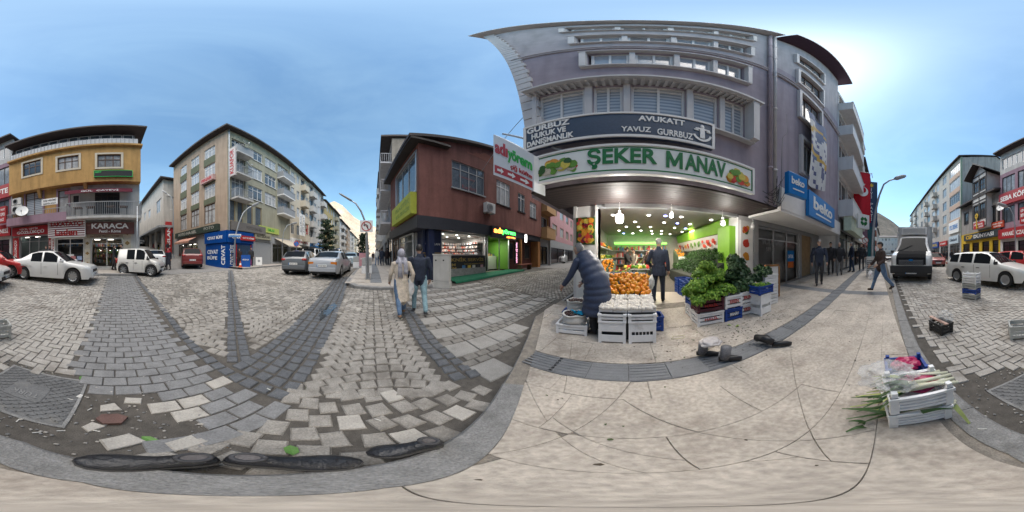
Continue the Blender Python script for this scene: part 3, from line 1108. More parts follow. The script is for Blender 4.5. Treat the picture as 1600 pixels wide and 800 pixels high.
# windows of the bands
for (a, b, c, d), n in zip(op1, (2, 2, 2, 1, 2)):
    window(FG, gro, a, b, c, d, n, (.86, .14), m_pvc, m_blind, .05, .09)
for (a, b, c, d) in op2+op3+op4:
    n = 4
    for i in range(n):
        window(FG, gro, a+(b-a)*i/n+.05, a+(b-a)*(i+1)/n-.05, c, d, 2, (1.,), m_pvc, m_net if i % 2 else m_blind, .05, .10)
    # projecting white frame round the band
    mb = MB()
    mb.box(a-.12, a-.002, -.15, .05, c-.08, d+.10); mb.box(b+.002, b+.12, -.15, .05, c-.08, d+.10)
    mb.box(a-.14, b+.14, -.17, .05, d+.102, d+.17); mb.box(a-.12, b+.12, -.14, .05, c-.15, c-.082)
    for i in range(1, n): mb.box(a+(b-a)*i/n-.05, a+(b-a)*i/n+.05, -.06, .1, c, d)
    part(FG, gro, mb, 'window_surround', m_trim)
a, b = op1[0][0], op1[-1][1]
mb = MB()
for (p, q) in zip(op1[:-1], op1[1:]): mb.box(p[1]+.012, q[0]-.012, -.05, -.002, 4.72, 6.35)
mb.box(a-.10, a-.002, -.10, .02, 4.6, 6.35); mb.box(b+.002, b+.18, -.30, .02, 4.6, 6.42)
mb.box(-.02, b+.3, -.34, -.002, 6.43, 6.52); mb.box(-.02, b+.26, -.26, -.002, 6.52, 6.60); mb.box(a-.1, b+.18, -.16, -.003, 4.55, 4.6)
x = .02
while x < b+.25:
    mb.box(x, x+.06, -.22, -.002, 6.36, 6.428); x += .13
part(FG, gro, mb, 'cornice', m_trim)
mb = MB()
mb.box(-.5, X(9.6), -.06, -.002, 10.62, 10.78); mb.box(-.5, X(9.6), -.10, -.002, 10.78, 10.84)
part(FG, gro, mb, 'string_course', m_mauvel)
# toothed quoins on the leaning corner
for k in range(34):
    z = 4.3+k*.475
    mb = MB(); xl = -.088*max(0, z-4.2)
    mb.prism([(xl-.06, z), (xl+.30+.05*(k % 2), z), (xl+.27+.05*(k % 2), z+.40), (xl-.10, z+.44)], -.07, .30, 0, 'y')
    part(FG, gro, mb, 'quoin', m_trim)
for (p, q, c, d), nn in zip(opr, (2, 3, 3, 3)):
    window(FG, gro, p, q, c, d, nn, (1.,), m_brownf if nn == 3 else m_pvc, m_net, .06, .14, sur=.16, surm=m_trim, surd=.10)
# roof edges
mb = MB(); mb.box(-1.7, SX+.1, -.42, 1.2, ZT, ZT+.25); part(FG, gro, mb, 'roof_edge', m_trim)
mb = MB(); mb.box(SX+.11, X(10.3), -.75, 1.2, 20.0, 20.3); part(FG, gro, mb, 'eave', M('plum_eave', (.06, .03, .05), .6))
mb = MB(); mb.box(0.2, X(9.4), .0, 9.2, 20.31, 20.6); part(FG, gro, mb, 'roof', m_rooft)
# drain pipes between the two parts
for x, mt, r_ in ((X(3.22), m_mauve, .055), (X(3.42), m_trim, .05)):
    mb = MB(); mb.tube([(x, -.08, 2.95), (x, -.08, 20.4)], r_, 10)
    for z in range(4, 20, 3): mb.tube([(x, -.08, z), (x, -.08, z+.06)], r_*1.35, 10)
    part(FG, gro, mb, 'drain_pipe', mt, smooth=True)
# soffit over the shop fronts
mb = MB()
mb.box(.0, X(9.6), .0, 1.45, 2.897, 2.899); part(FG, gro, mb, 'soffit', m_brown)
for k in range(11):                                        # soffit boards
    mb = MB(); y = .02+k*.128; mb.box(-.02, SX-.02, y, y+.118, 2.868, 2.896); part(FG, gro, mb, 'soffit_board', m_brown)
# ground floor: pillars and lintel
FS = Fac((-1.45, 4.12), (9.6, 4.12))
def XS(x): return x+1.45
mb = MB(); mb.box(XS(-1.45), XS(-1.36), .0, 6.5, -.02, 2.865); mb.box(XS(-.86), XS(-.80), .0, .5, .1, 2.865); mb.box(XS(-1.45), XS(-.8), .06, .5, 0, 2.864)
part(FS, gro, mb, 'pillar', m_white)
mb = MB(); mb.box(XS(3.30), XS(3.95), .03, .55, 0, 2.865); part(FS, gro, mb, 'pillar', m_white)
mb = MB(); mb.box(XS(-.80), XS(3.30), .0, .16, 2.79, 2.866); part(FS, gro, mb, 'lintel', m_greyf)
mb = MB(); mb.box(XS(-.6), XS(3.2), -.06, -.002, 2.76, 2.86); part(FS, gro, mb, 'shutter_box', m_alu)
# ---- signs
m_navy = M('navy_board', (.035, .045, .075), .35, .15, 2, spec=.5)
m_wht = M('white_letters', (.78, .78, .76), .5, .03)
m_sgn = M('pale_sign_face', (.76, .79, .76), .4, .06, 2, spec=.5)
m_grn = M('green_letters', (.006, .15, .035), .45, .06)
FS2 = Fac((-1.84, 2.57), (1.50, 2.66))
s2 = sign(FS2, 0, 3.62, 3.78, 4.54, [('GÜRBÜZ', .02, .27, .66, .97, .03), ('HUKUK VE', .05, .25, .38, .60, .03), ('DANIŞMANLIK', .02, .29, .06, .34, .03),
     ('AVUKATT', .60, .83, .62, .86, .03), ('YAVUZ', .52, .66, .17, .37, .02), ('GURRBUZ', .69, .875, .12, .36, .02)], m_navy, m_wht,
     'dark navy law office sign with white capitals above the greengrocer sign', .10, 0, m_white)
mb = MB()                                                  # scales emblem on the right end of the board
for k in range(10):
    a0, a1 = R(200+k*15), R(200+(k+1)*15)
    mb.quad((3.36+.16*cos(a0), -.115, .36+.19*sin(a0)), (3.36+.16*cos(a1), -.115, .36+.19*sin(a1)), (3.36+.21*cos(a1), -.115, .36+.25*sin(a1)), (3.36+.21*cos(a0), -.115, .36+.25*sin(a0)))
mb.box(3.31, 3.41, -.118, -.102, .20, .52); mb.ell((3.36, -.11, .57), (.045, .012, .06), 8, 6); mb.box(3.22, 3.52, -.116, -.102, .47, .51)
mb.ell((3.24, -.11, .44), (.06, .01, .03), 8, 4); mb.ell((3.50, -.11, .44), (.06, .01, .03), 8, 4)
mb.build('emblem', m_wht, s2); s2.scale = (.915, 1, 1.02)
FS1 = Fac((-1.72, 2.62), (2.66, 2.62))
s1 = sign(FS1, 0, 4.50, 2.905, 3.675, [('ŞEKER', .255, .52, .18, .88, .028), ('ANAV', .632, .825, .25, .82, .028)], m_sgn, m_grn,
     'long white greengrocer sign with green capitals and fruit pictures over the shop', .09, 0, m_white)
mb = MB(); mb.prism([(2.5+.30*a, .193+.44*b) for a, b in ((0,0),(.19,0),(.19,.6),(.42,.12),(.58,.12),(.81,.6),(.81,0),(1,0),(1,1),(.8,1),(.5,.42),(.2,1),(0,1))], -.102, -.09, 0, 'y'); mb.build('lettering', m_grn, s1, recalc=True)
mb = MB(); mb.box(.05, 4.45, -.094, -.088, .07, .10); mb.box(.05, 4.45, -.094, -.088, .67, .70); mb.box(.05, .08, -.094, -.088, .10, .67); mb.box(4.42, 4.45, -.094, -.088, .10, .67)
mb.build('green_border', m_grn, s1)
fr = [M('fr_%d' % i, c, .4, .2, 30) for i, c in enumerate([(.55,.05,.03),(.65,.28,.03),(.12,.28,.03),(.03,.1,.02),(.6,.5,.08),(.2,.02,.05),(.5,.45,.35)])]
m_berry = fr[5]
def fruit_print(F_, par, x0, x1, z0, z1, y, n, seed, rs=(.25, .5), pal=(0,1,2,3,4), heap=True):
    """a flat printed picture of fruit, on the face of its board"""
    rd = random.Random(seed); mb = MB(); k = 0
    for i in range(n):
        t = rd.random(); r_ = (z1-z0)*rd.uniform(*rs)*.5
        x = x0+r_+(x1-x0-2*r_)*t
        zmax = (1-(2*t-1)**2)**.5 if heap else 1
        z = z0+r_+(z1-z0-2*r_)*rd.random()*zmax
        c = rd.choice(pal); m_ = 11; yy = y-.0006*(i+1)
        q = [(x+r_*rd.uniform(.85,1.1)*cos(2*pi*j/m_), yy, z+r_*rd.uniform(.85,1.1)*sin(2*pi*j/m_)) for j in range(m_)]
        mb.add(q, [tuple(range(m_))], c)
    return mb.build('fruit_print', fr, par)
fruit_print(FS1, s1, .10, 1.02, .13, .60, -.091, 42, 3, (.22, .5), (2,2,3,0,1,4,2,6))
fruit_print(FS1, s1, 3.72, 4.38, .11, .60, -.091, 36, 5, (.2, .45), (0,1,4,2,1,0,4))
s1.scale = (.925, 1, .87)
# tilted light box of the raw-meatball shop, on an arm from the corner
P0 = gp(771, 3.75); P1 = gp(834, 2.85)
vec = (P1[0]-P0[0], P1[1]-P0[1]); an = atan2(vec[1], vec[0]); wl = hypot(*vec)
bx = root('projecting_sign', (P0[0], P0[1], 3.62), 'white projecting light box with red and green lettering and arrow band', 'sign', None, an)
zt0, zb0 = 3.75*tan(el(210)), 3.75*tan(el(273)); zt1, zb1 = 2.85*tan(el(243)), 2.85*tan(el(299))
dz0 = H-3.62
mb = MB()
A_ = [(0, zb0+dz0), (wl, zb1+dz0), (wl, zt1+dz0), (0, zt0+dz0)]
mb.prism(A_, 0, .34, 0, 'y'); mb.build('box', M('lightbox_white', (.68,.70,.72), .4, .05, 2), bx)
def skew(mb):                                             # fit artwork into the slanted face
    out = []
    for (x, y, z) in mb.v:
        t = x/wl; zb = (zb0+(zb1-zb0)*t)+dz0; zt = (zt0+(zt1-zt0)*t)+dz0
        out.append((x, y, zb+(zt-zb)*z))
    mb.v = out; return mb
mr_ = M('sign_red', (.42, .03, .03), .4, .08); m_gr2 = M('sign_green', (.03, .36, .05), .4, .08)
mb = MB(); text(mb, 'adı', .06*wl, .42*wl, .52, .86, -.002, .03); skew(mb).build('lettering', mr_, bx)
mb = MB(); text(mb, 'yörem', .43*wl, .97*wl, .42, .80, -.002, .03); skew(mb).build('lettering', m_gr2, bx)
mb = MB(); text(mb, 'çiğ köfte', .50*wl, .97*wl, .26, .42, -.002, .01); skew(mb).build('lettering', mr_, bx)
mb = MB(); n = 8
for i in range(n): mb.quad((.04*wl+.94*wl*i/n, -.004, .06), (.04*wl+.94*wl*(i+1)/n, -.004, .06), (.04*wl+.94*wl*(i+1)/n, -.004, .23), (.04*wl+.94*wl*i/n, -.004, .23))
skew(mb).build('arrow_band', mr_, bx)
mb = MB()
for c in (.22, .52, .82):
    mb.add([((c-.09)*wl,-.007,.12),((c+.02)*wl,-.007,.12),((c+.02)*wl,-.007,.08),((c+.10)*wl,-.007,.145),((c+.02)*wl,-.007,.21),((c+.02)*wl,-.007,.17),((c-.09)*wl,-.007,.17)], [tuple(range(7))])
skew(mb).build('arrow', m_wht, bx)
mb = MB(); mb.tube([(.1, .2, zt0+dz0+.06), (wl+.5, .25, zt1+dz0+.02)], .03, 8); mb.build('arm', m_steel, bx)
# ---- pictures on the pillars
pr = root('pillar_poster', (-1.36, 4.11, 1.80), 'tall printed panel of mixed fruit on the left shop pillar', 'poster')
mb = MB(); mb.box(0, .50, -.03, .0, 0, .72); mb.build('board', fr[3], pr)
fruit_print(None, pr, .0, .5, .0, .72, -.031, 70, 8, (.10, .26), (0,1,2,4,0,5,1), False)
pr = root('pillar_poster', (-1.36, 4.11, .22), 'white poster with red peppers and green panel below the fruit panel', 'poster')
mb = MB(); mb.box(0, .50, -.03, .0, 0, 1.56); mb.build('board', m_wht, pr)
mb = MB(); mb.box(.18, .44, -.034, -.03, .78, 1.18); mb.build('green_panel', M('panel_green', (.02,.13,.11), .4), pr)
fruit_print(None, pr, .08, .46, 1.2, 1.46, -.031, 14, 4, (.3, .5), (0,0,2)); fruit_print(None, pr, .28, .5, .56, .78, -.031, 9, 9, (.4,.6), (2,4))
pr = root('pillar_poster', (3.36, 4.14, .5), 'narrow white panel with four separate fruit pictures on the right shop pillar', 'poster')
mb = MB(); mb.box(0, .56, -.03, .0, 0, 2.2); mb.build('board', m_wht, pr)
for i, (z, pal) in enumerate(((1.72, (3,1,0)), (1.28, (0,)), (.84, (1,)), (.36, (0,0,1)))):
    fruit_print(None, pr, .08, .40, z, z+.34, -.031, 12, 20+i, (.35,.6), pal, z < 1.7)
# ---- the shop room
room = MB()
x0, x1, y0, y1, zf, zc = XS(-1.35), XS(3.9), .5, 6.4, .135, 2.85
room.quad((x0,y1,zf),(x1,y1,zf),(x1,y1,zc),(x0,y1,zc)); room.quad((x0,y0,zf),(x0,y1,zf),(x0,y1,zc),(x0,y0,zc)); room.quad((x1,y0,zf),(x1,y0,zc),(x1,y1,zc),(x1,y1,zf))
part(FS, gro, room, 'shop_wall', M('shop_wall', (.46,.45,.42), .7, .1))
mb = MB(); mb.quad((x0,y0-.3,zc),(x0,y1,zc),(x1,y1,zc),(x1,y0-.3,zc)); part(FS, gro, mb, 'shop_ceiling', M('shop_ceiling', (.30,.285,.265), .6, .06))
for i in range(9):                                          # floor tiles, one by one
    for j in range(11):
        mb = MB(); a = XS(-.8)+i*.5; b = -.02+j*.6
        mb.box(a+.003, a+.497, b+.003, b+.597, .06, .135); part(FS, gro, mb, 'floor_tile', M('floor_tile', (.40,.36,.31), .35, .08, 3, isl=.05))
mb = MB(); mb.box(XS(-.8), XS(1.0), -.34, -.025, .02, .128); part(FS, gro, mb, 'door_step', m_kerb)
mb = MB(); mb.box(XS(-.8), XS(3.3), -.03, .0, .02, .11); part(FS, gro, mb, 'door_sill', m_kerb)
m_lime = M('lime_green', (.19, .42, .03), .45, .06); m_lamp = M('lamp_glow', (1,.95,.86), .5, 0, emis=5); m_lampb = M('lamp_blue', (.25,.3,1), .5, 0, emis=5)
# bulkhead with fruit pictures along the right wall
mb = MB(); mb.prism([(x1-.75, 2.34), (x1-.02, 2.34), (x1-.02, 2.83), (x1-.75, 2.83), (x1-.85, 2.72)], y0+.1, y1-.4, 0, 'y'); part(FS, gro, mb, 'bulkhead', m_lime)
mb = MB(); mb.prism([(x1-.55, 1.80), (x1-.02, 1.80), (x1-.02, 2.29), (x1-.80, 2.29)], y0+.1, y1-.4, 0, 'y'); part(FS, gro, mb, 'picture_panel', m_white)
mb = MB(); rd = random.Random(2)
for k in range(11):
    yy = y0+.45+k*.47; c = rd.choice((0,0,5,2,1))
    for j in range(4):
        z = 2.05+rd.uniform(-.1,.1); t = (z-1.8)/.49; xx = x1-.55-.25*t-.012
        mb.ell((xx, yy+rd.uniform(-.1,.1), z), (.012, .10, .11), 8, 5, c)
tag(part(FS, gro, mb, 'fruit_print', fr), kind='stuff')
mb = MB(); mb.box(XS(3.05), XS(3.30), .17, .9, .136, 2.5); part(FS, gro, mb, 'green_jamb', m_lime)
# ceiling lamps
lampdisc = MB(); lampdisc.lathe([(.055, 0), (.055, -.015), (.045, -.017)], 12)
me_l = lampdisc.mesh('ceiling_lamp', m_lamp); me_b = lampdisc.mesh('ceiling_lamp', m_lampb)
k = 0
for xx in (-.3, .45, 1.2, 1.95, 2.7):
    for yy in (1.1, 2.2, 3.3, 4.4, 5.5):
        place(FS, gro, me_b if (k % 6) == 4 else me_l, 'ceiling_lamp', XS(xx)+.2*((k*7) % 3-1), yy, zc-.002); k += 1
for i, (xx, yy) in enumerate(((.4, 5.6), (1.6, 6.6), (1.4, 8.4), (3.0, 7.6))):
    ld = bpy.data.lights.new('shop_light', 'AREA'); ld.energy = 17; ld.size = .5; ld.color = (1, .88, .72)
    lo = bpy.data.objects.new('shop_light', ld); COL.objects.link(lo); lo.location = (xx, yy, 2.78)
# hanging bulbs at the front
for i, (px, drop) in enumerate(((968, .18), (1049, .1), (1129, .22), (1176, .2))):
    xx = 4.02*tan(th(px))
    bl = root('hanging_bulb', (xx, 4.02, 2.66), ['large bright energy saving bulb hanging left of the shop entrance', 'small bright bulb hanging over the middle of the entrance', 'spiral bulb hanging at the right of the entrance', 'small bulb hanging before the right pillar'][i], 'lamp', 'bulbs hanging over the shop entrance')
    s = [1.25, .6, 1., .9][i]
    mb = MB(); mb.tube([(0,0,.30),(0,0,-.02)], .008, 6); mb.lathe([(.02,.0),(.035,-.01),(.035,-.07*s),(.02,-.075*s)], 12); mb.build('socket', m_pvc, bl)
    mb = MB(); mb.lathe([(.02*s,-.07*s),(.075*s,-.10*s),(.08*s,-.2*s),(.06*s,-.26*s),(.01,-.275*s)], 14); mb.build('bulb', M('bulb_on', (1,.98,.94), .4, 0, emis=4.5) if i < 2 else m_pvc, bl, smooth=True)
    if i < 3:
        ld = bpy.data.lights.new('bulb_light', 'POINT'); ld.energy = (16, 9, 7)[i]; ld.shadow_soft_size = .09; ld.color = (1, .95, .88)
        lo = bpy.data.objects.new('bulb_light', ld); COL.objects.link(lo); lo.location = (xx, 3.86, 2.42)
# back wall shelving with produce
rk = MB()
for k in range(4): rk.box(XS(-.9), XS(2.4), y1-.6+.05*k, y1-.02, .55+k*.42, .59+k*.42)
part(FS, gro, rk, 'shelf', m_alu)
mb = MB()
for k in range(4): goods(mb, XS(-.88), XS(2.38), y1-.5, y1-.1, .59+k*.42, 26, (.12, .32), 8)
tag(part(FS, gro, mb, 'shelf_goods', gcols), kind='stuff')
mb = MB(); mb.box(XS(-.9), XS(2.4), y1-.5, y1-.03, 2.24, 2.36); part(FS, gro, mb, 'shelf_light', M('green_glow', (.25,.7,.12), .5, 0, emis=.5))
# ---- appliance shop in the right part of the ground floor
m_bkblue = M('sign_blue', (.0, .17, .50), .35, .06, 2)
wall(FS, gro, XS(3.96), XS(9.6), .0, 2.8, [(XS(4.2), XS(7.15), .14, 2.62), (XS(7.35), XS(8.6), .10, 2.62)], m_greyf, .3, 2.2, name='shop_wall', y0=-.02)
shopfront(FS, gro, XS(4.2), XS(7.15), .16, 2.62, 3, m_alu, 1.1, 2, wallm=M('appliance_inner', (.06,.06,.065), .6), dense=7)
mb = MB()
mb.box(XS(7.35), XS(8.6), .12, .2, .10, 2.62); part(FS, gro, mb, 'wood_door', M('plywood', (.36,.26,.15), .7, .15, 4))
mb = MB(); mb.box(X(3.62), X(9.6), -.12, -.004, 2.86, 3.55); mb.box(X(3.62), X(9.6), -.11, 1.2, 2.78, 2.855); part(FG, gro, mb, 'fascia', m_white)
FB = Fac((5.05, 2.66), (8.0, 2.66))
sign(FB, 0, 2.9, 2.95, 3.95, [('beko', .12, .86, .34, .86, .03), ('_', .2, .8, .16, .22, .02)], m_bkblue, m_wht, 'large blue appliance shop sign with white lettering on the white fascia', .14)
pb = Vector((4.35, 2.62)); pe = Vector(gp(1258, 4.75)); d = pe-pb
pb = Vector(gp(1229, 4.2)); d = pe-pb
blade((pb.x, pb.y), atan2(d.y, d.x), d.length, .70, .16, H+4.2*tan(el(302)), m_bkblue, [('beko', .14, .82, .46, .80, .02), ('_', .2, .8, .22, .27, .02)], 'small blue blade sign with white lettering beside the drain pipes', m_wht)
mb = MB(); text(mb, 'VODINA', XS(4.5), XS(5.6), 1.95, 2.15, .10, .0); text(mb, 'SPOT', XS(4.75), XS(5.3), 1.68, 1.86, .10, .0); part(FS, gro, mb, 'window_lettering', M('frosted', (.30,.32,.34), .6))
nt_ = root('window_notice', FS.pt(XS(6.2), .085, .95), 'blue and orange notice stuck on the appliance shop window', 'notice', None, FS.ang)
mb = MB(); mb.box(0, .55, -.01, 0, .3, .8); mb.build('blue_sheet', m_bkblue, nt_)
mb = MB(); mb.box(.05, .5, -.012, 0, 0, .28); mb.build('orange_sheet', M('orange_print', (.6,.14,.02), .5), nt_)
mb = MB(); text(mb, 'SATILIK', .06, .49, .45, .62, -.012, .01, .002); mb.build('lettering', m_wht, nt_)
# ---- banner hanging from the second-floor window
bn = root('banner', (5.05, 2.62, 4.2), 'creased printed cloth banner in white, blue and yellow hanging from a window', 'banner')
mb = MB(); nu, nv = 10, 22
for j in range(nv+1):
    for i in range(nu+1):
        u, v = i/nu, j/nv
        mb.v.append((u*1.75-.10*v*sin(3*u), -.05-.10*sin(pi*v)-.05*sin(u*9+v*3), (1-v)*4.3+.18*sin(u*pi)*(.3-v)+.35*u*v))
for j in range(nv):
    for i in range(nu):
        a = j*(nu+1)+i
        u, v = (i+.5)/nu, (j+.5)/nv
        c = 0
        if v < .12: c = 1
        elif .30 < v+.12*sin(u*3) < .36: c = 2
        elif v < .52 and ((u-.5)**2/.12+(v-.25)**2/.05) < .5: c = 1
        elif .56 < v-.1*u < .62: c = 2
        elif v > .66 and ((u-.75)**2/.03+(v-.82)**2/.012) < .6: c = 3
        elif v > .5 and ((u-.3)**2/.02+(v-.62)**2/.008) < .6: c = 1
        elif v > .4 and (i*7+j*5) % 11 < 2: c = 3
        elif .14 < v < .3 and u > .55: c = 1
        mb.f.append((a, a+nu+1, a+nu+2, a+1)); mb.m.append(c)
mb.build('cloth', [M('banner_white', (.55,.56,.56), .7, .1), M('banner_blue', (.07,.12,.24), .7, .2), M('banner_yellow', (.5,.32,.05), .7, .1), M('banner_navy', (.08,.09,.2), .7, .1)], bn, smooth=True)
mb = MB(); mb.tube([(-.05,-.05,4.32),(1.8,-.05,4.32)], .02, 6); mb.build('rod', m_steel, bn)
# ---- tangle of cables at the drain pipes
cb = root('cable_bundle', (3.3, 2.7, 2.9), 'tangle of black overhead cables beside the drain pipes', 'cables')
for k in range(11):
    rd = random.Random(k)
    mb = MB(); p0 = (rd.uniform(-.5,.0), rd.uniform(-.1,-.02), rd.uniform(-.05,.35)); p3 = (rd.uniform(.05,.45), rd.uniform(-.14,-.04), rd.uniform(.0,1.1))
    sag = rd.uniform(.05,.25)
    pts = [(p0[0]+(p3[0]-p0[0])*t, p0[1]+(p3[1]-p0[1])*t-.05*sin(pi*t), p0[2]+(p3[2]-p0[2])*t-sag*sin(pi*t)) for t in [i/8 for i in range(9)]]
    mb.tube(pts, .008, 5); mb.build('cable', m_blackf, cb)
mb = MB(); mb.tube([(.30,-.04,-.1),(.31,-.06,1.6),(.38,-.03,2.6),(.62,-.03,3.1),(.60,-.03,4.2)], .007, 5); mb.build('cable', m_blackf, cb)
# ================================================================ ochre building opposite
def cols_of(px0, px1): return px0, px1
m_ochre = M('ochre_render', (.46, .275, .10), .9, .12, 2, .2, streak=.28, bscale=30)
m_cream = M('cream_render', (.56, .50, .40), .9, .06, 2)
m_palew = M('pale_render', (.52, .51, .49), .9, .08, 2, streak=.2)
m_plum = M('plum_render', (.30, .20, .25), .9, .08, 2, streak=.15)
m_red = M('red_board', (.34, .02, .025), .4, .1, 3)
m_maroon = M('maroon_board', (.15, .02, .03), .5, .1, 3)
m_brownb = M('brown_board', (.12, .045, .038), .5, .12, 3)
m_rail = M('railing_grey', (.30, .31, .32), .5, .1)
FY = Fac((8.5, -11.5), (-1.63, -11.5))
yel = building('ochre_building', FY, 'ochre three storey building with glazed roof terrace above a row of shops')
LY = FY.L
ZS = 7.05                                   # soffit of the projecting upper storey
PR = .55
FYu = Fac((8.5, -11.5+PR), (-1.63, -11.5+PR))
ops = [FYu.rect(*r) for r in ((36, 64, 252, 273), (90, 123, 244, 264), (152, 189, 241, 261))]
wall(FYu, yel, 0, LY, ZS, 10.25, ops, m_ochre, .22)
for o in ops: window(FYu, yel, *o, 3, (.6, .4), m_brownf, m_net, .07, .1, sur=.16, surm=m_cream, surd=.04)
mb = MB(); mb.box(0.001, LY-.001, PR+.22, 9, 3.9, 10.2); part(FYu, yel, mb, 'core', m_ochre)
mb = MB(); mb.box(-.02, LY+.1, -.25, .3, 10.252, 10.42); part(FYu, yel, mb, 'cornice', m_ochre)
mb = MB(); mb.box(0, LY, .0, PR-.01, ZS-.12, ZS-.002); part(FYu, yel, mb, 'soffit', m_ochre)
for s in (2.6, 6.2):
    mb = MB(); mb.prism([(.05, ZS-.121), (PR-.003, ZS-.121), (PR-.003, ZS-.8), (PR-.14, ZS-.8)], s, s+.25, 0, 'x'); part(FYu, yel, mb, 'bracket', m_ochre)
# roof terrace: railing panel, glazing, dark roof
mb = MB(); mb.box(.1, LY-.2, -.05, -.0, 10.43, 11.1)
part(FYu, yel, mb, 'parapet_panel', M('parapet_white', (.5,.51,.52), .5, .1))
for i in range(34):
    mb = MB(); s = .15+i*(LY-.4)/34; mb.box(s, s+.05, -.075, -.053, 10.44, 11.12); part(FYu, yel, mb, 'railing_bar', m_rail)
nw = 12
for i in range(nw):
    a = .3+i*(LY-.7)/nw; window(FYu, yel, a, a+(LY-.7)/nw-.06, 11.12, 12.1, 1, (1.,), m_pvc, m_glassb, .06, .6)
mb = MB(); mb.box(.2, LY-.3, .72, 8, 10.4, 12.25); part(FYu, yel, mb, 'terrace_room', m_greyf)
mb = MB(); mb.prism([(-.55, 12.2), (8.5, 12.9), (8.5, 13.05), (-.55, 12.36)], -.1, LY+.35, 0, 'x'); part(FYu, yel, mb, 'roof', m_rooft)
# first floor
o1 = FY.rect(40, 67, 300, 336); o2 = FY.rect(91, 107, 297, 334); o3 = FY.rect(113, 124, 304, 318)
SP = FY.s_(110)
wall(FY, yel, 0, SP, 3.95, ZS-.123, [o1, o2], m_ochre, .25)
window(FY, yel, *o1, 2, (.7, .3), m_brownf, m_blind, .06, .1, sur=.14, surm=m_plum); window(FY, yel, *o2, 1, (.7, .3), m_brownf, m_curt, .06, .1, sur=.14, surm=m_plum)
o4 = list(FY.rect(148, 187, 300, 341)); o4[2] = 4.35
wall(FY, yel, SP+.002, LY, 3.95, ZS-.123, [o3, o4], m_palew, .25, y0=.02)
window(FY, yel, *o3, 1, (1.,), m_pvc, m_glass, .05, .1); window(FY, yel, *o4, 4, (.85, .15), m_blackf, m_glass, .06, .1, name='balcony_door')
balcony(FY, yel, SP, LY, 4.2, 1.0, .95, m_palew, m_rail, 'bars')
mb = MB(); mb.box(0, SP-.01, -.9, -.01, 3.98, 4.1); mb.box(0, SP-.01, -.9, -.8, 4.1, 4.62); part(FY, yel, mb, 'balcony', m_plum)
mb = MB()
for i in range(30): mb.box(.05+i*(SP-.1)/30, .07+i*(SP-.1)/30, -.87, -.85, 4.62, 4.95)
mb.box(0, SP, -.88, -.83, 4.95, 5.0); part(FY, yel, mb, 'railing', m_rail)
# chairs and tables of the tea house on its balcony
for i, s in enumerate((SP+.7, SP+1.6, SP+2.9, SP+3.8)):
    tb = root('balcony_table', FY.pt(s, -.5, 4.2), ['small table at the left end of the tea house balcony', 'small table left of the tea house balcony door', 'small table right of the tea house balcony door', 'small table at the right end of the tea house balcony'][i], 'table', 'tables on the tea house balcony')
    mb = MB(); mb.box(-.3, .3, -.25, .25, .70, .74); mb.build('table_top', m_brownf, tb)
    for a in (-.26, .22):
        for b in (-.21, .17):
            mb = MB(); mb.box(a, a+.04, b, b+.04, 0, .70); mb.build('leg', m_blackf, tb)
# awning of the tea house
m_aw = M('maroon_canvas', (.13, .012, .03), .7, .1)
s0, s1, z0, z1 = FY.rect(107, 205, 294, 303)
aw = root('awning', FY.pt(s0, 0, z0), 'maroon roller awning with white lettering above the tea house balcony', 'awning', None, FY.ang)
mb = MB(); mb.prism([(-.02, .45), (-.02, .40), (-.9, .0), (-.9, .05)], 0, s1-s0, 0, 'x'); mb.box(0, s1-s0, -.92, -.905, -.22, .05); mb.build('canvas', m_aw, aw)
mb = MB(); text(mb, 'GÜL  ÇAYEVİ', .25*(s1-s0), .8*(s1-s0), -.17, .0, -.922, .02); mb.build('lettering', m_wht, aw)
# led sign
s0, s1, z0, z1 = FYu.rect(147, 207, 267, 277)
ls = sign(FYu, s0, s1, z0, z1, [('BERT', .04, .2, .62, .86)], M('led_black', (.015,.016,.018), .4), M('led_green', (.02,.4,.08), .5, 0, emis=.06), 'black scrolling led sign with green lit frame on the ochre wall', .12, -.02)
mb = MB(); w_, h_ = s1-s0, z1-z0
for a, b, c, d in ((0, w_, 0, .03), (0, w_, h_-.03, h_), (0, .03, .03, h_-.03), (w_-.03, w_, .03, h_-.03)): mb.box(a, b, -.135, -.119, c, d)
mb.build('lit_frame', MATS['led_green'], ls)
# ground floor
GZ = .42
k1, k2 = FY.s_(82), FY.s_(133)
opk = list(FY.rect(142, 192, 372, 415)); opk[2] = GZ+.24
opn = list(FY.rect(88, 131, 372, 415)); opn[2] = GZ+.24
opo = list(FY.rect(31, 76, 368, 415)); opo[2] = GZ+.24
wall(FY, yel, 0, LY, GZ-.2, 3.94, [opk, opn, opo], m_palew, .25, y0=.01)
shopfront(FY, yel, *opk, 2, m_alu, 1.2, 4, dense=24, lit=2.5, wallm=M('warm_inner', (.3,.26,.2), .8)); shopfront(FY, yel, *opn, 2, m_pvc, 1.4, 2, dense=9); shopfront(FY, yel, *opo, 3, m_alu, 1.6, 1, wallm=M('cool_inner', (.25,.30,.31), .7), dense=6, lit=2)
for i, (p0, p1) in enumerate(((132.5, 141), (193, 204.5))):             # tiled pillars with diamond ornaments
    a, b = FY.s_(p0), FY.s_(p1)
    for k in range(4):
        z = GZ+.2+k*.72
        mb = MB(); mb.box(a, b, -.05, -.002, z, z+.69); o = part(FY, yel, mb, 'pillar_tile', M('cream_tile', (.52,.47,.38), .4, .1, 5))
        mb = MB(); c, d = (a+b)/2, z+.35; r_ = (b-a)*.36
        mb.prism([(c-r_, d), (c, d-r_*.9), (c+r_, d), (c, d+r_*.9)], -.07, -.051, 0, 'y'); mb.build('diamond', M('gold_tile', (.25,.16,.06), .4, .3, 12), o)
def psign(F, px0, px1, py0, py1, lines, bm, tm, label, depth=.12, y=0., **k):
    r_ = F.rect(px0, px1, py0, py1, depth-y)
    return sign(F, *r_, lines, bm, tm, label, depth, y, **k)
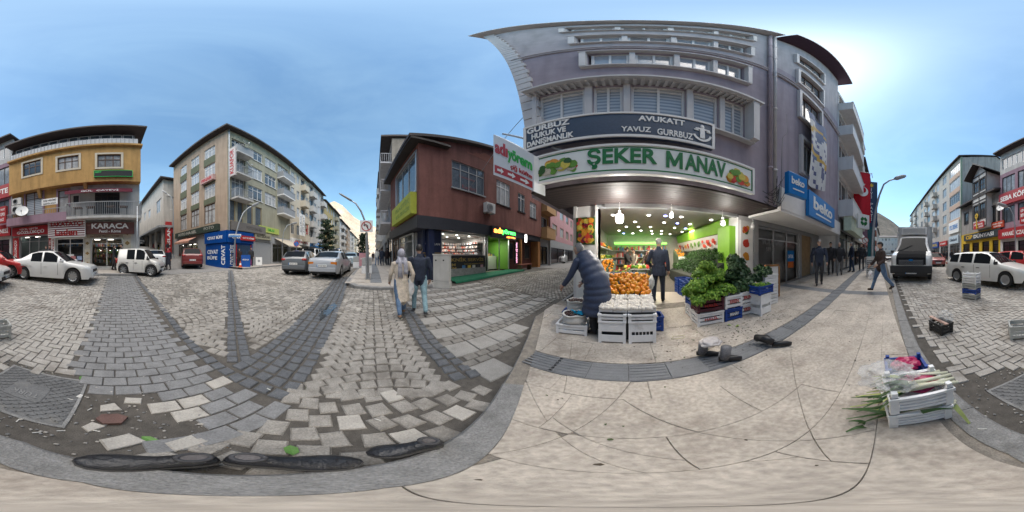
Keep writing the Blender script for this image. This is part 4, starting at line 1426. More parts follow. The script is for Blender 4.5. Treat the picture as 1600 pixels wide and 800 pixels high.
psign(FY, 134, 210, 347, 365, [('KARACA', .12, .88, .44, .90, .03), ('Pestil - Köme', .28, .72, .10, .34, .015)], m_brownb, m_wht, 'brown shop sign with white capitals over the dried fruit shop', .35, -.05)
psign(FY, 136, 192, 366, 371, [('KARACA  PESTİL  KÖME', .1, .9, .2, .8, .01)], M('tan_board', (.33,.28,.22), .6), m_brownb, 'narrow tan sign strip with brown lettering below the brown sign', .08, -.02)
sk = psign(FY, 75, 133, 345, 370, [('SAKATATÇI', .06, .94, .62, .95, .04), ('Laden', .2, .8, .08, .50, .03)], m_wht, mr_, 'slatted white sign with red lettering over the offal shop', .5, -.05)
bw = sk.children[0].data.vertices[1].co.x
for i in range(8):
    mb = MB(); z = .06+i*.155; mb.box(.03, bw-.03, -.512, -.502, z, z+.07); mb.build('dark_slat', m_maroon, sk)
psign(FY, 19, 75, 354, 367, [('YÜCEL OPTİK', .22, .75, .62, .9, .01), ('GÖZLÜKÇÜ', .15, .9, .1, .58, .03)], m_red, m_wht, 'red optician sign with white lettering beside the slatted sign', .3, -.05)
a = FY.s_(24); sgn = sign(FY, FY.s_(21.5), FY.s_(30), GZ+.2, 3.05, [('GÖZLÜKÇÜ', .2, .75, .08, .9, .02, None, True)], m_red, m_wht, 'tall red pillar board with white vertical lettering left of the optician', .1, -.01)
sign(FY, FY.s_(77), FY.s_(80.5), GZ+.2, 3.0, [('GÖZLÜK', .2, .8, .2, .9, .02, None, True)], m_red, m_wht, 'narrow red pillar board right of the optician window', .1, -.01)
sign(FY, FY.s_(81), FY.s_(86.5), GZ+.2, 2.9, [('SARKÜTERİ', .25, .75, .06, .95, .02, None, True)], m_wht, mr_, 'white pillar board with red vertical lettering beside the offal shop', .1, -.01)
psign(FY, 65, 90, 310, 320, [('DİŞ HEKİMİ', .1, .9, .5, .9, .01), ('HÜSEYİN AKSOY', .1, .9, .1, .4, .0)], m_wht, m_blackf, 'small white dentist sign on the first floor ochre wall', .05, -.7)
# white notice counter in the offal shop window
nc = root('notice_board', FY.pt(FY.s_(88.5), .1, GZ+.26), 'white panel with red and blue price pictures in the offal shop window', 'notice', None, FY.ang)
mb = MB(); mb.box(0, FY.s_(115)-FY.s_(88.5), -.03, 0, 0, .95); mb.build('board', m_wht, nc)
for i in range(4):
    for j in range(2):
        mb = MB(); mb.box(.12+i*.48, .5+i*.48, -.034, -.03, .1+j*.42, .4+j*.42); mb.build('price_card', [M('card_blue', (.3,.38,.55), .5), M('card_red', (.5,.2,.2), .5)][(i+j) % 2], nc)
ac_unit(FY, FY.s_(22.5), 5.95, 'upper of two outdoor air conditioner units left on the ochre first floor', w_=.9, h_=.62); ac_unit(FY, FY.s_(21.5), 5.15, 'lower of two outdoor air conditioner units left on the ochre first floor', w_=1.05, h_=.74)
dish(FY, FY.s_(46), 4.95, 'white satellite dish on the plum balcony of the ochre building', 1.0, -1.1)
# ================================================================ plum building at the picture's seam
FP = Fac((13.4, -11.5), (8.5, -11.5))
plb = building('plum_building', FP, 'plum and grey building with red kebab and pharmacy signs beside the ochre building')
LP_ = FP.L
for (z0, z1, mt, ops) in ((3.9, 7.0, m_plum, [(.3, 2.2, 5.0, 6.8), (2.6, 4.5, 5.0, 6.8)]), (7.002, 11.0, m_plum, [(.3, 2.2, 8.5, 10.5), (2.6, 4.5, 8.5, 10.5)]), (11.002, 14.0, m_palew, [(.3, 4.5, 11.6, 13.2)])):
    wall(FP, plb, 0, LP_, z0, z1, ops, mt, .25)
    for o in ops: window(FP, plb, *o, 3 if o[1]-o[0] < 3 else 6, (1.,), m_blackf if z0 < 11 else m_pvc, m_net, .07, .1)
mb = MB(); mb.box(.001, LP_-.001, .25, 9, .2, 13.9); part(FP, plb, mb, 'core', m_plum)
eave(FP, plb, 0, LP_, 14.0, .8, 9)
wall(FP, plb, 0, LP_, .2, 3.898, [(.4, 2.3, .66, 3.0), (2.6, 4.5, .66, 3.0)], m_palew, .25, y0=.01)
shopfront(FP, plb, .4, 2.3, .66, 3.0, 2, m_blackf, 1.2, 3, lit=1.5); shopfront(FP, plb, 2.6, 4.5, .66, 3.0, 2, m_blackf, 1.2, 3)
sign(FP, .0, 4.8, 7.0, 8.35, [('SEBA KÖFTE', .06, .94, .3, .8, .03)], m_red, m_wht, 'long red kebab restaurant sign with white capitals on the plum building', .2)
sign(FP, .0, 4.8, 3.3, 4.3, [('MARABİ ECZANESİ', .14, .96, .25, .78, .02)], m_red, m_wht, 'red pharmacy sign with white capitals above the shop windows', .3)
sign(FP, 3.6, 4.75, 4.4, 5.9, [('ÇİFT KAT', .1, .9, .7, .9, .02), ('BEY UPO', .1, .9, .4, .6, .02), ('NESİ', .2, .8, .1, .3, .02)], m_red, m_wht, 'square red hanging sign with three white lines beside the drain pipe', .3, -.5)
mb = MB(); mb.tube([(LP_-.06, -.08, .5), (LP_-.06, -.08, 12)], .06, 8); part(FP, plb, mb, 'drain_pipe', m_steel)
# ================================================================ old timber house
FO = Fac((22.6, -11.5), (13.4, -11.5))
old = building('timber_house', FO, 'old white and black timber house with gabled oriel above a phone shop')
LO = FO.L
m_old = M('old_grey_render', (.30, .28, .26), .9, .12, 2, .3, streak=.25); m_oldw = M('old_white', (.62, .61, .58), .8, .08, 2); m_timb = M('dark_timber', (.035, .028, .026), .6, .15)
ops = [FO.rect(*r) for r in ((1507, 1513, 333, 350), (1548, 1555, 323, 347), (1560, 1567, 322, 345))]
wall(FO, old, 0, LO, 4.7, 8.9, ops, m_old, .25)
for o in ops: window(FO, old, *o, 2, (.5, .5), m_timb, m_glass, .08, .1, sur=.12, surm=m_timb, surd=.03)
mb = MB(); mb.box(.001, LO-.001, .25, 9, .4, 8.8); part(FO, old, mb, 'core', m_old)
a, b = FO.s_(1520, .8), FO.s_(1541, .8)
FOo = Fac(FO.pt(a, -.8).xy, FO.pt(b, -.8).xy)
lo_ = [(.25, 1.35, 6.0, 7.9), (1.6, 2.75, 6.0, 7.9)]; lo_ = [(p*(b-a)/3, q*(b-a)/3, c, d) for p, q, c, d in lo_]
wall(FOo, old, 0, b-a, 4.9, 8.3, lo_, m_oldw, .2, 1.0); up_ = [(p, q, 9.7, 11.3) for p, q, c, d in lo_]
wall(FOo, old, 0, b-a, 8.302, 12.0, up_, m_oldw, .2, 5.0)
for o in lo_+up_: window(FOo, old, *o, 2, (.5, .5), m_timb, m_glass, .09, .08, sur=.12, surm=m_timb, surd=.04)
mb = MB()
for z in (4.88, 8.25, 9.2, 11.95): mb.box(-.06, b-a+.06, -.06, -.004, z, z+.14)
for x in (-.06, (b-a)/2-.05, b-a-.06): mb.box(x, x+.12, -.055, -.005, 4.9, 12)
part(FOo, old, mb, 'timber_frame', m_timb)
c = (b-a)/2
for sgn_ in (-1, 1):
    mb = MB(); mb.prism([(c, 13.5), (c, 13.7), (c+sgn_*(c+.8), 12.0), (c+sgn_*(c+.8), 11.85)], -.9, 5.5, 0, 'y'); part(FOo, old, mb, 'roof', m_timb)
mb = MB(); mb.prism([(0, 12.0), (b-a, 12.0), (c, 13.45)], .02, .2, 0, 'y'); part(FOo, old, mb, 'gable', m_oldw)
mb = MB(); mb.prism([(-.9, 8.9), (5, 10.8), (5, 11.0), (-.9, 9.08)], -.2, LO+.1, 0, 'x'); part(FO, old, mb, 'roof', m_rooft)
opg = [(.6, 2.6, .66, 3.3), (3.3, 5.0, .66, 3.3), (5.7, 7.2, .66, 3.3), (7.8, 8.9, .66, 3.3)]
wall(FO, old, 0, LO, .3, 4.698, opg, M('yellow_paint', (.55, .36, .02), .5, .08), .25, y0=.01)
for o in opg: shopfront(FO, old, *o, 1, m_blackf, 1.1, 3, lit=1.5)
psign(FO, 1506, 1563, 362, 372.5, [('CEP', .08, .30, .2, .82, .03, M('yellow_letters', (.7,.42,.02), .5)), ('DÜNYASI', .34, .86, .2, .86, .03)], M('charcoal_board', (.03,.04,.045), .5), m_wht, 'dark phone shop sign with yellow and white capitals below the timber house', .3)
psign(FO, 1549, 1568, 346, 356, [('KAMERA SİSTEM', .1, .9, .55, .85, .02), ('SERVİS', .2, .8, .15, .45, .02)], M('orange_red', (.5,.06,.02), .5), m_wht, 'orange red sign with white lettering on the grey first floor', .15)
psign(FO, 1521, 1537, 347, 357, [('BİLGİSAYAR', .1, .9, .5, .85, .02), ('CEPÇİ', .5, .95, .1, .42, .03)], mr_, m_wht, 'small red sign under the oriel of the timber house', .1, -.85)
ky = root('key_sign', FOo.pt(1.0, -.2, 4.5), 'yellow key shaped sign hanging below the oriel', 'sign', None, FOo.ang)
mb = MB(); mb.lathe([(.14, -.04), (.34, -.04), (.34, .04), (.14, .04), (.14, -.04)], 16, (.2, 0, 1.9), 0, 'y'); mb.build('bow', MATS['yellow_paint'], ky)
mb = MB(); mb.box(.12, .28, -.03, .03, .3, 1.6); mb.box(.28, .5, -.03, .03, .35, .5); mb.box(.28, .45, -.03, .03, .65, .78); mb.build('shank', MATS['yellow_paint'], ky)
dish(FO, FO.s_(1570), 6.6, 'white satellite dish between the timber house and the plum building', .95, -.5)
# ================================================================ tall grey apartment block, right
m_gry = M('grey_beige_render', (.47, .44, .40), .9, .07, 1.5, streak=.18); m_peach = M('peach_render', (.50, .36, .28), .9, .06); m_gable = M('gable_render', (.40, .385, .36), .95, .08, .8, streak=.3)
FA = Fac((54, -11.5), (22.65, -11.5))
apt = building('grey_apartment_block', FA, 'tall grey apartment block with blank side wall behind the timber house')
LA = FA.L
rowsz = [(5.6, 7.3), (7.9, 9.6), (10.6, 12.4), (13.5, 15.4), (16.5, 18.4)]
ops = []; bays = [(LA-4.6, LA-.5, 5), (LA-8.2, LA-6.2, 2), (LA-12.2, LA-10.4, 2), (LA-15.8, LA-13.6, 2), (LA-20, LA-17.6, 2), (LA-24, LA-21.6, 3), (LA-28, LA-25.6, 2)]
for a, b, n in bays:
    for z0, z1 in rowsz: ops.append((a, b, z0, z1, n))
wall(FA, apt, 0, LA, 4.4, 19.2, [o[:4] for o in ops], m_gry, .25)
for o in ops: window(FA, apt, *o[:4], o[4], (1.,), m_pvc, m_net if random.random() < .6 else m_curt, .07, .1)
mb = MB()
for z0, z1 in rowsz[1:]: mb.box(LA-4.7, LA-.4, -.04, -.003, z0-1.0, z0-.1)
part(FA, apt, mb, 'peach_band', m_peach)
for z0, z1 in rowsz[1:]:
    for s in (LA-13.5, LA-21): balcony(FA, apt, s, s+1.6, z0-.9, .9, .9, m_gry)
mb = MB(); mb.prism([(.25, .3), (14, .3), (14, 19.15), (7, 21.8), (.25, 19.15)], .05, LA, 0, 'x'); part(FA, apt, mb, 'side_wall', m_gable)
mb = MB(); mb.prism([(-.5, 19.2), (7, 21.95), (14.3, 19.2), (14.3, 19.35), (7, 22.15), (-.5, 19.4)], -.2, LA+.15, 0, 'x'); part(FA, apt, mb, 'roof', m_rooft)
mb = MB(); mb.box(LA-.12, LA+.04, -.06, .2, 4.4, 19.15); part(FA, apt, mb, 'corner_strip', M('green_strip', (.22,.30,.22), .8))
ogs = [(LA-4.5, LA-.6, .66, 3.4), (LA-9.5, LA-5.4, .66, 3.4), (LA-14.5, LA-10.5, .66, 3.4), (LA-20, LA-15.5, .66, 3.4), (LA-27, LA-21, .66, 3.4)]
wall(FA, apt, 0, LA, .3, 4.398, ogs, m_greyf, .25, y0=.01)
for o in ogs: shopfront(FA, apt, *o, 3, m_alu, 1.2, 3, lit=1.2)
sg = [('white printed sign board on the first floor of the grey block', LA-4.5, LA-.4, 5.4, 7.4, m_wht, m_bkblue, 'KUTLU DERSHANE'), ('pale blue office sign below the white board of the grey block', LA-4.4, LA-.6, 3.6, 4.9, M('paleblue', (.45,.55,.62), .5), m_navy, 'Odeabank'), ('red sign on the second shop of the grey block', LA-9.5, LA-5.6, 3.5, 4.4, mr_, m_wht, 'ETİ MARKET'), ('dark blue sign with yellow disc further along the grey block', LA-16, LA-10.5, 3.3, 4.6, M('deepblue', (.02,.06,.25), .5), M('yellow_l', (.7,.5,.03), .5), 'TURKCELL')]
for lb, a, b, c, d, bm, tm, tx in sg: sign(FA, a, b, c, d, [(tx, .1, .9, .3, .72, .02)], bm, tm, lb, .25)
# further blocks to the right, opposite side
def apartment(name, F, depth, z0, z1, floors, bays, wm, label, fm=None, pms=(None,), balc=(), roof=True, shops=None, eav=.5, wfrac=.55, cols=2, group=None, shopz=3.6, railm=None, bstyle='solid', sillm=None):
    rt = building(name, F, label, 'building', group)
    L = F.L; ops = []; fh = (z1-shopz-z0)/floors
    for f in range(floors):
        zb = z0+shopz+f*fh
        for k in range(bays):
            if k in balc: continue
            bw = L/bays; a = bw*(k+.5-wfrac/2); ops.append((a, a+bw*wfrac, zb+fh*.28, zb+fh*.80))
    bops = [(L/bays*k+.12, L/bays*(k+1)-.12, z0+shopz+f*fh+.05, z0+shopz+f*fh+fh*.86) for k in balc for f in range(floors)]
    wall(F, rt, 0, L, z0+shopz, z1, ops+bops, wm, .2 if not balc else .2)
    for o in ops: window(F, rt, *o, cols, (1.,), fm or m_pvc, random.choice(pms) or m_net, .06, .09)
    for o in bops:
        window(F, rt, o[0], o[1], o[2], o[3], 2, (1.,), fm or m_pvc, m_glass, .07, .19, name='balcony_door')
        balcony(F, rt, o[0]-.1, o[1]+.1, o[2], .9, .95, railm or wm, None, bstyle)
    mb = MB(); mb.box(.001, L-.001, .21, depth, z0-.5, z1-.05); part(F, rt, mb, 'core', wm)
    sh = shops or max(1, int(L/4.5)); og = [(L/sh*i+.25, L/sh*(i+1)-.25, z0+.12, z0+shopz-.9) for i in range(sh)]
    wall(F, rt, 0, L, z0-.4, z0+shopz-.002, og, m_greyf, .2, y0=.005)
    for o in og: shopfront(F, rt, *o, 2, m_blackf, 1., 2, lit=1.)
    if roof:
        mb = MB(); mb.prism([(-eav, z1), (depth*.5, z1+1.4), (depth*.5, z1+1.55), (-eav, z1+.15)], -.15, L+.15, 0, 'x'); part(F, rt, mb, 'roof', m_rooft)
    return rt, og
def shop_row(F, og, z, data, h_=.8):
    for o, (tx, bm, tm, lb) in zip(og, data):
        sign(F, o[0]-.1, o[1]+.1, z, z+h_, [(tx, .12, .88, .28, .72, .02)], bm, tm, lb, .25, -.02)
F1 = Fac((72, -11.5), (54.2, -11.5)); apartment('far_apartment_block', F1, 10, .4, 19.5, 5, 6, m_palew, 'pale far apartment block beyond the tall grey block', balc=(1, 4))
F1 = Fac((100, -9), (72.2, -11)); apartment('far_house', F1, 10, .4, 9.5, 2, 7, m_cream, 'low cream house with red roof far along the right street')
# building closing the right end of the street
F1 = Fac((96, 6), (96, -9.5)); apartment('far_school', F1, 8, .4, 12.5, 3, 8, m_palew, 'white and red low block closing the right end of the street')
# ================================================================ beige corner building with the photo studio
m_beige = M('beige_render', (.37, .285, .215), .9, .08, 1.6, .2, streak=.2); m_olive = M('olive_band', (.115, .13, .085), .9, .1, 2, streak=.15); m_sage = M('sage_render', (.34, .325, .245), .9, .08, 1.6, streak=.2)
FBs = Fac((-8.2, -22.5), (-9.3, -11.5))
FBf = Fac((-9.3, -11.5), (-20.5, -11.5))
bei = building('beige_corner_block', FBf, 'five storey beige corner block with olive bands and dark overhanging roof')
ZT2 = 16.0
LS, LF = FBs.L, FBf.L
rz = [(4.9, 7.0), (7.75, 9.35), (10.4, 12.0), (13.1, 14.6)]
sb = [(FBs.s_(282), FBs.s_(291.5)), (FBs.s_(298.5), FBs.s_(311)), (FBs.s_(319), FBs.s_(336))]
ops = [(a, b, c, d) for a, b in sb for c, d in rz]
wall(FBs, bei, 0, LS, 3.9, ZT2, ops, m_beige, .22)
for i, o in enumerate(ops): window(FBs, bei, *o, 3, (.7, .3), m_pvc if o[2] > 6 else m_brownf, m_curt if i % 3 else m_net, .06, .1)
for a, b in sb:
    for (c, d), (e, f) in zip(rz[:-1], rz[1:]):
        mb = MB(); mb.box(a-.05, b+.05, -.03, -.002, d+.05, e-.05); part(FBs, bei, mb, 'olive_panel', m_olive)
fb = [(FBf.s_(388), FBf.s_(410)), (FBf.s_(414), FBf.s_(431))]
ops = [(a, b, c, d) for a, b in fb for c, d in rz[1:]]
bb = [(.5, FBf.s_(384)-.1), (FBf.s_(434), LF-.2)]
opb = [(a, b, c-.7, d+.3) for a, b in bb for c, d in rz[1:]]
opn_ = [(FBf.s_(p), FBf.s_(q), 4.8, 7.0) for p, q in ((359, 368), (371, 380), (386, 395), (399, 409))]
wall(FBf, bei, 0, LF, 3.9, ZT2, ops+opb+opn_, m_sage, .22)
for i, o in enumerate(ops): window(FBf, bei, *o, 3, (.72, .28), m_pvc, m_curt if i % 2 else m_glassb, .06, .1, sill=.1)
for o in opn_: window(FBf, bei, *o, 1, (1.,), M('tan_frame', (.32,.25,.15), .6), m_glassb, .09, .1)
for i, o in enumerate(opb):
    window(FBf, bei, *o, 3, (.8, .2), m_pvc, m_net, .06, .2, name='balcony_door')
    balcony(FBf, bei, o[0]-.15, o[1]+.15, o[2], 1.0, .85, m_palew if i < 3 else m_white, m_rail, 'bars' if i < 2 else 'solid')
mb = MB(); mb.box(.3, LF-.001, .25, 10, .3, ZT2-.05); part(FBf, bei, mb, 'core', m_sage)
mb = MB()
p = [(-7.5, -22.6), (-8.65, -10.8), (-20.6, -10.8), (-20.6, -11.6), (-20.6, -22.6)]
mb.prism(p[::-1], ZT2, ZT2+.22); o = mb.build('eave', m_rooft, bei); o.location = (-bei.location.x, -bei.location.y, -bei.location.z); o.rotation_euler.z = 0
a = -bei.rotation_euler.z; l = -bei.location
o.rotation_euler.z = a; o.location = (l.x*cos(a)-l.y*sin(a), l.x*sin(a)+l.y*cos(a), l.z)
mb = MB(); mb.tube([(.12, -.1, .6), (.12, -.1, ZT2)], .06, 8); part(FBf, bei, mb, 'drain_pipe', m_steel)
g1 = [(FBs.s_(279), FBs.s_(287), .8, 3.0), (FBs.s_(289), FBs.s_(309), .7, 3.0)]
wall(FBs, bei, 0, LS-3.0, .2, 3.898, g1, m_greyf, .22, y0=.01)
for o in g1: shopfront(FBs, bei, *o, 2, m_blackf, 1.1, 3, lit=2)
g2 = [(FBf.s_(378), FBf.s_(393), .66, 3.0), (FBf.s_(399), FBf.s_(423), .66, 3.1), (FBf.s_(426), FBf.s_(451), .66, 3.0)]
wall(FBf, bei, 3.2, LF, .2, 3.898, g2, m_greyf, .22, y0=.01)
shopfront(FBf, bei, *g2[0], 2, m_blackf, 1.1, 2); shopfront(FBf, bei, *g2[2], 3, m_alu, 1.3, 3, lit=1.5)
roller(FBf, bei, *g2[1], M('roller_grey', (.33,.34,.35), .5, .08))
# blue kiosk shop wrapping the corner
m_kblue = M('kiosk_blue', (.0, .055, .26), .4, .1, 2)
kq = root('corner_kiosk', (-9.3, -11.5, .5), 'bright blue corner kiosk with white lettering under the beige block', 'kiosk')
cs = [FBs.pt(LS-2.95, -.25), FBs.pt(LS+.22, -.25), FBf.pt(3.1, -.25)]
for (A, B), tx in (((cs[0], Vector((-9.05, -11.25, 0))), 1), ((Vector((-9.05, -11.25, 0)), cs[2]), 2)):
    f = Fac(A.xy, B.xy); L = f.L
    mb = MB(); mb.box(0, L, 0, .3, .3, 2.7); part(f, kq, mb, 'lower_panel', m_kblue)
    mb = MB(); mb.box(-.03, L+.03, -.12, .3, 2.72, 3.8); part(f, kq, mb, 'fascia', m_kblue)
    mb = MB(); text(mb, 'CEVAT BÜFE', .15*L, .85*L, 3.1, 3.45, -.12, .02); part(f, kq, mb, 'lettering', m_wht)
    if tx == 1:
        mb = MB(); text(mb, 'CEVAT', .1*L, .62*L, 1.7, 2.1, 0, .02); text(mb, 'BÜFE', .1*L, .58*L, 1.15, 1.55, 0, .02); part(f, kq, mb, 'lettering', m_wht)
        mb = MB(); text(mb, 'CEVAT', .76*L, .92*L, .7, 2.5, 0, .02, vert=True); part(f, kq, mb, 'lettering', m_wht)
    else:
        mb = MB(); text(mb, 'CEVAT BÜFE', .08*L, .24*L, .7, 2.5, 0, .02, vert=True); part(f, kq, mb, 'lettering', m_wht)
        mb = MB(); mb.box(.34*L, .9*L, -.02, -.001, .5, 2.55); part(f, kq, mb, 'door', M('kiosk_door', (.04,.07,.12), .2, .2))
        mb = MB(); mb.box(.31*L, .34*L, -.05, -.001, .4, 2.6); mb.box(.9*L, .93*L, -.05, -.001, .4, 2.6); part(f, kq, mb, 'door_frame', mr_)
sign(FBs, FBs.s_(277), FBs.s_(344), 3.92, 4.6, [('FOTO HA-SEL', .12, .6, .25, .75, .02), ('FOTO', .76, .94, .4, .8, .0)], M('darkgreen_board', (.03,.045,.035), .6), M('dull_letters', (.42,.42,.38), .6), 'long dark photo studio sign on the side street wall of the beige block', .35)
sign(FBf, .3, FBf.s_(412), 3.92, 4.75, [('FOTO HA-SEL', .38, .86, .3, .7, .02)], M('taupe_board', (.17,.155,.14), .7), M('dull_letters2', (.10,.09,.085), .6), 'taupe photo studio sign with dark lettering on the street front', .3)
mb = MB(); 
psign(FBf, 398, 424, 364, 374, [('ANTİKALAR', .1, .9, .25, .75, .02)], M('khaki_board', (.33,.31,.22), .7), m_timb, 'khaki sign with dark lettering above the closed roller shutter', .2)
psign(FBf, 405, 436, 355, 364, [('EMLAK', .4, .75, .3, .75, .02)], M('lime_board', (.42,.50,.12), .6), m_gr2, 'yellow green printed strip sign above the khaki sign', .12)
psign(FBf, 377, 399, 369, 376, [('ÇAY VE DÖNER', .1, .9, .25, .75, .02)], mr_, m_wht, 'narrow red snack sign with white lettering right of the kiosk', .5)
sign(FBs, sb[2][0]-.2, sb[2][1]+.1, 9.6, 10.25, [('PINAR', .1, .9, .2, .8, .03)], M('pinkboard', (.45,.30,.28), .6), mr_, 'pale sign with red capitals on the second floor side wall', .35)
ku = root('blade_sign', FBf.pt(.25, -.35, 9.3), 'tall white vertical sign with red letters at the corner of the beige block', 'sign', None, FBs.ang)
mb = MB(); mb.cbox(-.45, .45, -.1, .1, 0, 3.6, .02); mb.build('box', M('kuafor_box', (.55,.5,.48), .5), ku)
mb = MB(); text(mb, 'KUAFÖR', -.28, .28, .25, 3.35, -.1, .02, vert=True); mb.build('lettering', mr_, ku)
for i, (s, z) in enumerate(((1.2, 13.7), (1.6, 10.9))): dish(FBf, s, z, ['satellite dish on the top corner balcony of the beige block', 'satellite dish on the lower corner balcony of the beige block'][i], .95, -1.1)
# awnings on the ground floor
def awning(F, s0, s1, z, out, drop, mat, label, scal=.18):
    aw = root('awning', F.pt(s0, 0, z), label, 'awning', None, F.ang)
    mb = MB(); n = 8
    for i in range(n):
        a = (s1-s0)*i/n; b = (s1-s0)*(i+1)/n
        mb.prism([(-.01, .0), (-out, -drop), (-out, -drop-.02), (-.01, -.03)], a, b, 0, 'x')
    mb.build('canvas', mat, aw)
    mb = MB()
    for i in range(n):
        a = (s1-s0)*i/n; b = (s1-s0)*(i+1)/n
        mb.prism([(a, -drop-.02), (b, -drop-.02), (b, -drop-scal), ((a+b)/2, -drop-scal*1.35), (a, -drop-scal)], -out-.006, -out+.004, 0, 'y')
    mb.build('valance', mat, aw)
    mb = MB()
    for x in (.05, s1-s0-.05): mb.tube([(x, -.01, -drop-.3), (x, -out+.05, -drop-.04)], .015, 6)
    mb.build('arm', m_steel, aw)
    return aw
awning(FBs, FBs.s_(285), FBs.s_(309), 3.75, 1.2, .55, shutter_mat('striped_canvas', (.42,.10,.07), (.55,.42,.32), .32, 0, .8), 'striped red and cream awning left of the blue kiosk', .2)
awning(FBf, FBf.s_(429), FBf.s_(452), 3.75, 2.0, 1.0, M('cream_canvas', (.46,.40,.32), .8, .08), 'cream sloping awning over the fruit shop down the left street', .12)
# ---- further blocks down the left street, opposite side
cols = [(m_cream, 'cream', (2,)), (m_palew, 'pale grey', (0, 3)), (M('yellow_render', (.45,.36,.17), .9, .07, 2, streak=.15), 'yellow', ()), (m_sage, 'sage green', (1,)), (m_palew, 'off white', (1, 2)), (m_beige, 'beige', (0,)), (m_palew, 'whitish', (2,)), (m_cream, 'far cream', (1,))]
xs = [-20.6, -28, -37, -46, -56, -68, -82, -100, -125]
lab = ['cream apartment block with balconies next after the beige corner block', 'pale grey apartment block third along the left street', 'yellow apartment block behind the dark conifer on the left street', 'sage green block down the left street beyond the yellow one', 'off white block further down the left street beyond the sage one', 'beige block further down the left street beyond the off white one', 'whitish block near the far end of the left street', 'last cream block at the far end of the left street']
for i, (wm, nm, bc) in enumerate(cols):
    f = Fac((xs[i]-.05, -11.5), (xs[i+1]+.05, -11.5))
    nb = 4 if i < 5 else 5
    rt, og = apartment('apartment_block', f, 9, .42, 16.0-.35*i+(.6 if i % 2 else 0), 4, nb, wm, lab[i], balc=bc, pms=(m_net, m_curt, m_glassb), eav=.7)
    nm_ = [('SERKAN', m_wht, mr_), ('OKYANUS', M('charcoal_board', (.03,.04,.045), .5), m_wht), ('MARKET', m_bkblue, m_wht), ('GİYİM', mr_, m_wht), ('ECZANE', m_wht, mr_)]
    for j, o in enumerate(og[:2] if i < 4 else []):
        tx, bm, tm = nm_[(i*2+j) % 5]
        sign(f, o[0]-.1, o[1]+.1, 3.3, 4.2, [(tx, .15, .85, .28, .72, .02)], bm, tm, [['white','black','blue','red','plain white'][(i*2+j) % 5]+' shop sign '+['left','right'][j]+' below the '+['cream','pale grey','yellow','sage green'][i]+' apartment block'][0], .25)
fC = Fac((-20.65, -11.5), (-28, -11.5))
for i, (s, z0, z1) in enumerate(((.9, 4.6, 8.0), (2.0, 4.6, 8.0))):
    b_ = root('hanging_banner', fC.pt(s, -1.1, z0), ['left of two tall white office banners on the cream block', 'right of two tall white office banners on the cream block'][i], 'banner', None, fC.ang)
    mb = MB(); mb.box(0, .9, -.02, 0, 0, z1-z0); mb.build('cloth', m_wht, b_)
    mb = MB(); text(mb, 'AVUKAT' if i else 'BÜRO', .25, .7, .5, z1-z0-.4, -.02, .0, vert=True); mb.build('lettering', m_navy, b_)
    mb = MB(); mb.tube([(.45, -.01, z1-z0), (.45, 1.1, z1-z0)], .02, 6); mb.build('bracket', m_steel, b_)
ch = root('blade_sign', fC.pt(6.4, -.1, 3.9), 'tall red vertical party sign with white capitals on the left street', 'sign', None, fC.ang-pi/2+.5)
mb = MB(); mb.cbox(-1.1, 0, -.12, .12, 0, 4.2, .02); mb.build('box', mr_, ch)
mb = MB(); text(mb, 'CHP', -.85, -.2, .6, 3.7, -.12, .03, vert=True); mb.build('lettering', m_wht, ch)
# ---- white building up the side street
FWf = Fac((-7.06, -24), (-12, -24)); FWs = Fac((-5.6, -47), (-7.06, -24))
wb = building('white_side_street_building', FWf, 'long off white building with dark eave climbing the side street')
g0, g1_ = 2.0, 14.2
m_offw = M('offwhite_render', (.50, .465, .42), .9, .08, 1.2, streak=.22)
LW = FWs.L; ops = [(LW-3.6, LW-.8, 8.9, 11.2), (LW-9, LW-7.4, 9.3, 11), (LW-13, LW-11.2, 9.6, 11.4), (LW-18, LW-16, 10, 11.8)]
wall(FWs, wb, 0, LW, 6.2, 14.2, ops, m_offw, .22); 
for o in ops: window(FWs, wb, *o, 3 if o[1]-o[0] > 2 else 2, (1.,), m_pvc, m_net, .07, .1)
wall(FWf, wb, 0, 4.9, 6.2, 14.2, [(.5, 3.6, 8.9, 11.2)], m_offw, .22, 12); window(FWf, wb, .5, 3.6, 8.9, 11.2, 4, (1.,), m_pvc, m_net, .07, .1)
mb = MB(); mb.box(.3, LW, .22, 6, 6.2, 14.1); part(FWs, wb, mb, 'core', m_offw)
mb = MB(); mb.box(-.2, LW+.7, -.7, 5, 14.21, 14.45); part(FWs, wb, mb, 'eave', m_rooft)
mb = MB(); mb.box(-.2, LW+.4, -.9, .3, 5.85, 6.18); part(FWs, wb, mb, 'canopy', m_greyf)
mb = MB(); mb.box(-.4, 4.9, -.9, .3, 5.86, 6.17); part(FWf, wb, mb, 'canopy', m_greyf)
mb = MB(); mb.box(0, LW-.4, 1.0, 5, 1, 5.84); part(FWs, wb, mb, 'ground_floor', m_greyf)
mb = MB(); mb.box(.6, 4.9, .9, 5, 1, 5.84); part(FWf, wb, mb, 'ground_floor', M('shop_inner', (.22,.21,.2), .8, .2))
for k in range(6):
    mb = MB(); s = LW-.45-k*3.6; mb.box(s-.2, s+.2, -.1, .3, .8, 5.84); part(FWs, wb, mb, 'column', m_offw)
mb = MB(); goods(mb, 0, LW-1, .5, .95, 2.6, 40, (.3, 1.4), 8); tag(part(FWs, wb, mb, 'shop_goods', gcols), kind='stuff')
rp = root('red_pillar_sign', FWf.pt(.15, -.6, gz(-7, -23.4)), 'tall red pillar sign with white vertical lettering up the side street', 'sign', None, FWf.ang)
mb = MB(); mb.box(0, 1.0, -.1, .1, 0, 4.9); mb.build('box', mr_, rp); mb = MB(); text(mb, 'ASLAN', .25, .75, .8, 4.0, -.1, .03, vert=True); mb.build('lettering', m_wht, rp)
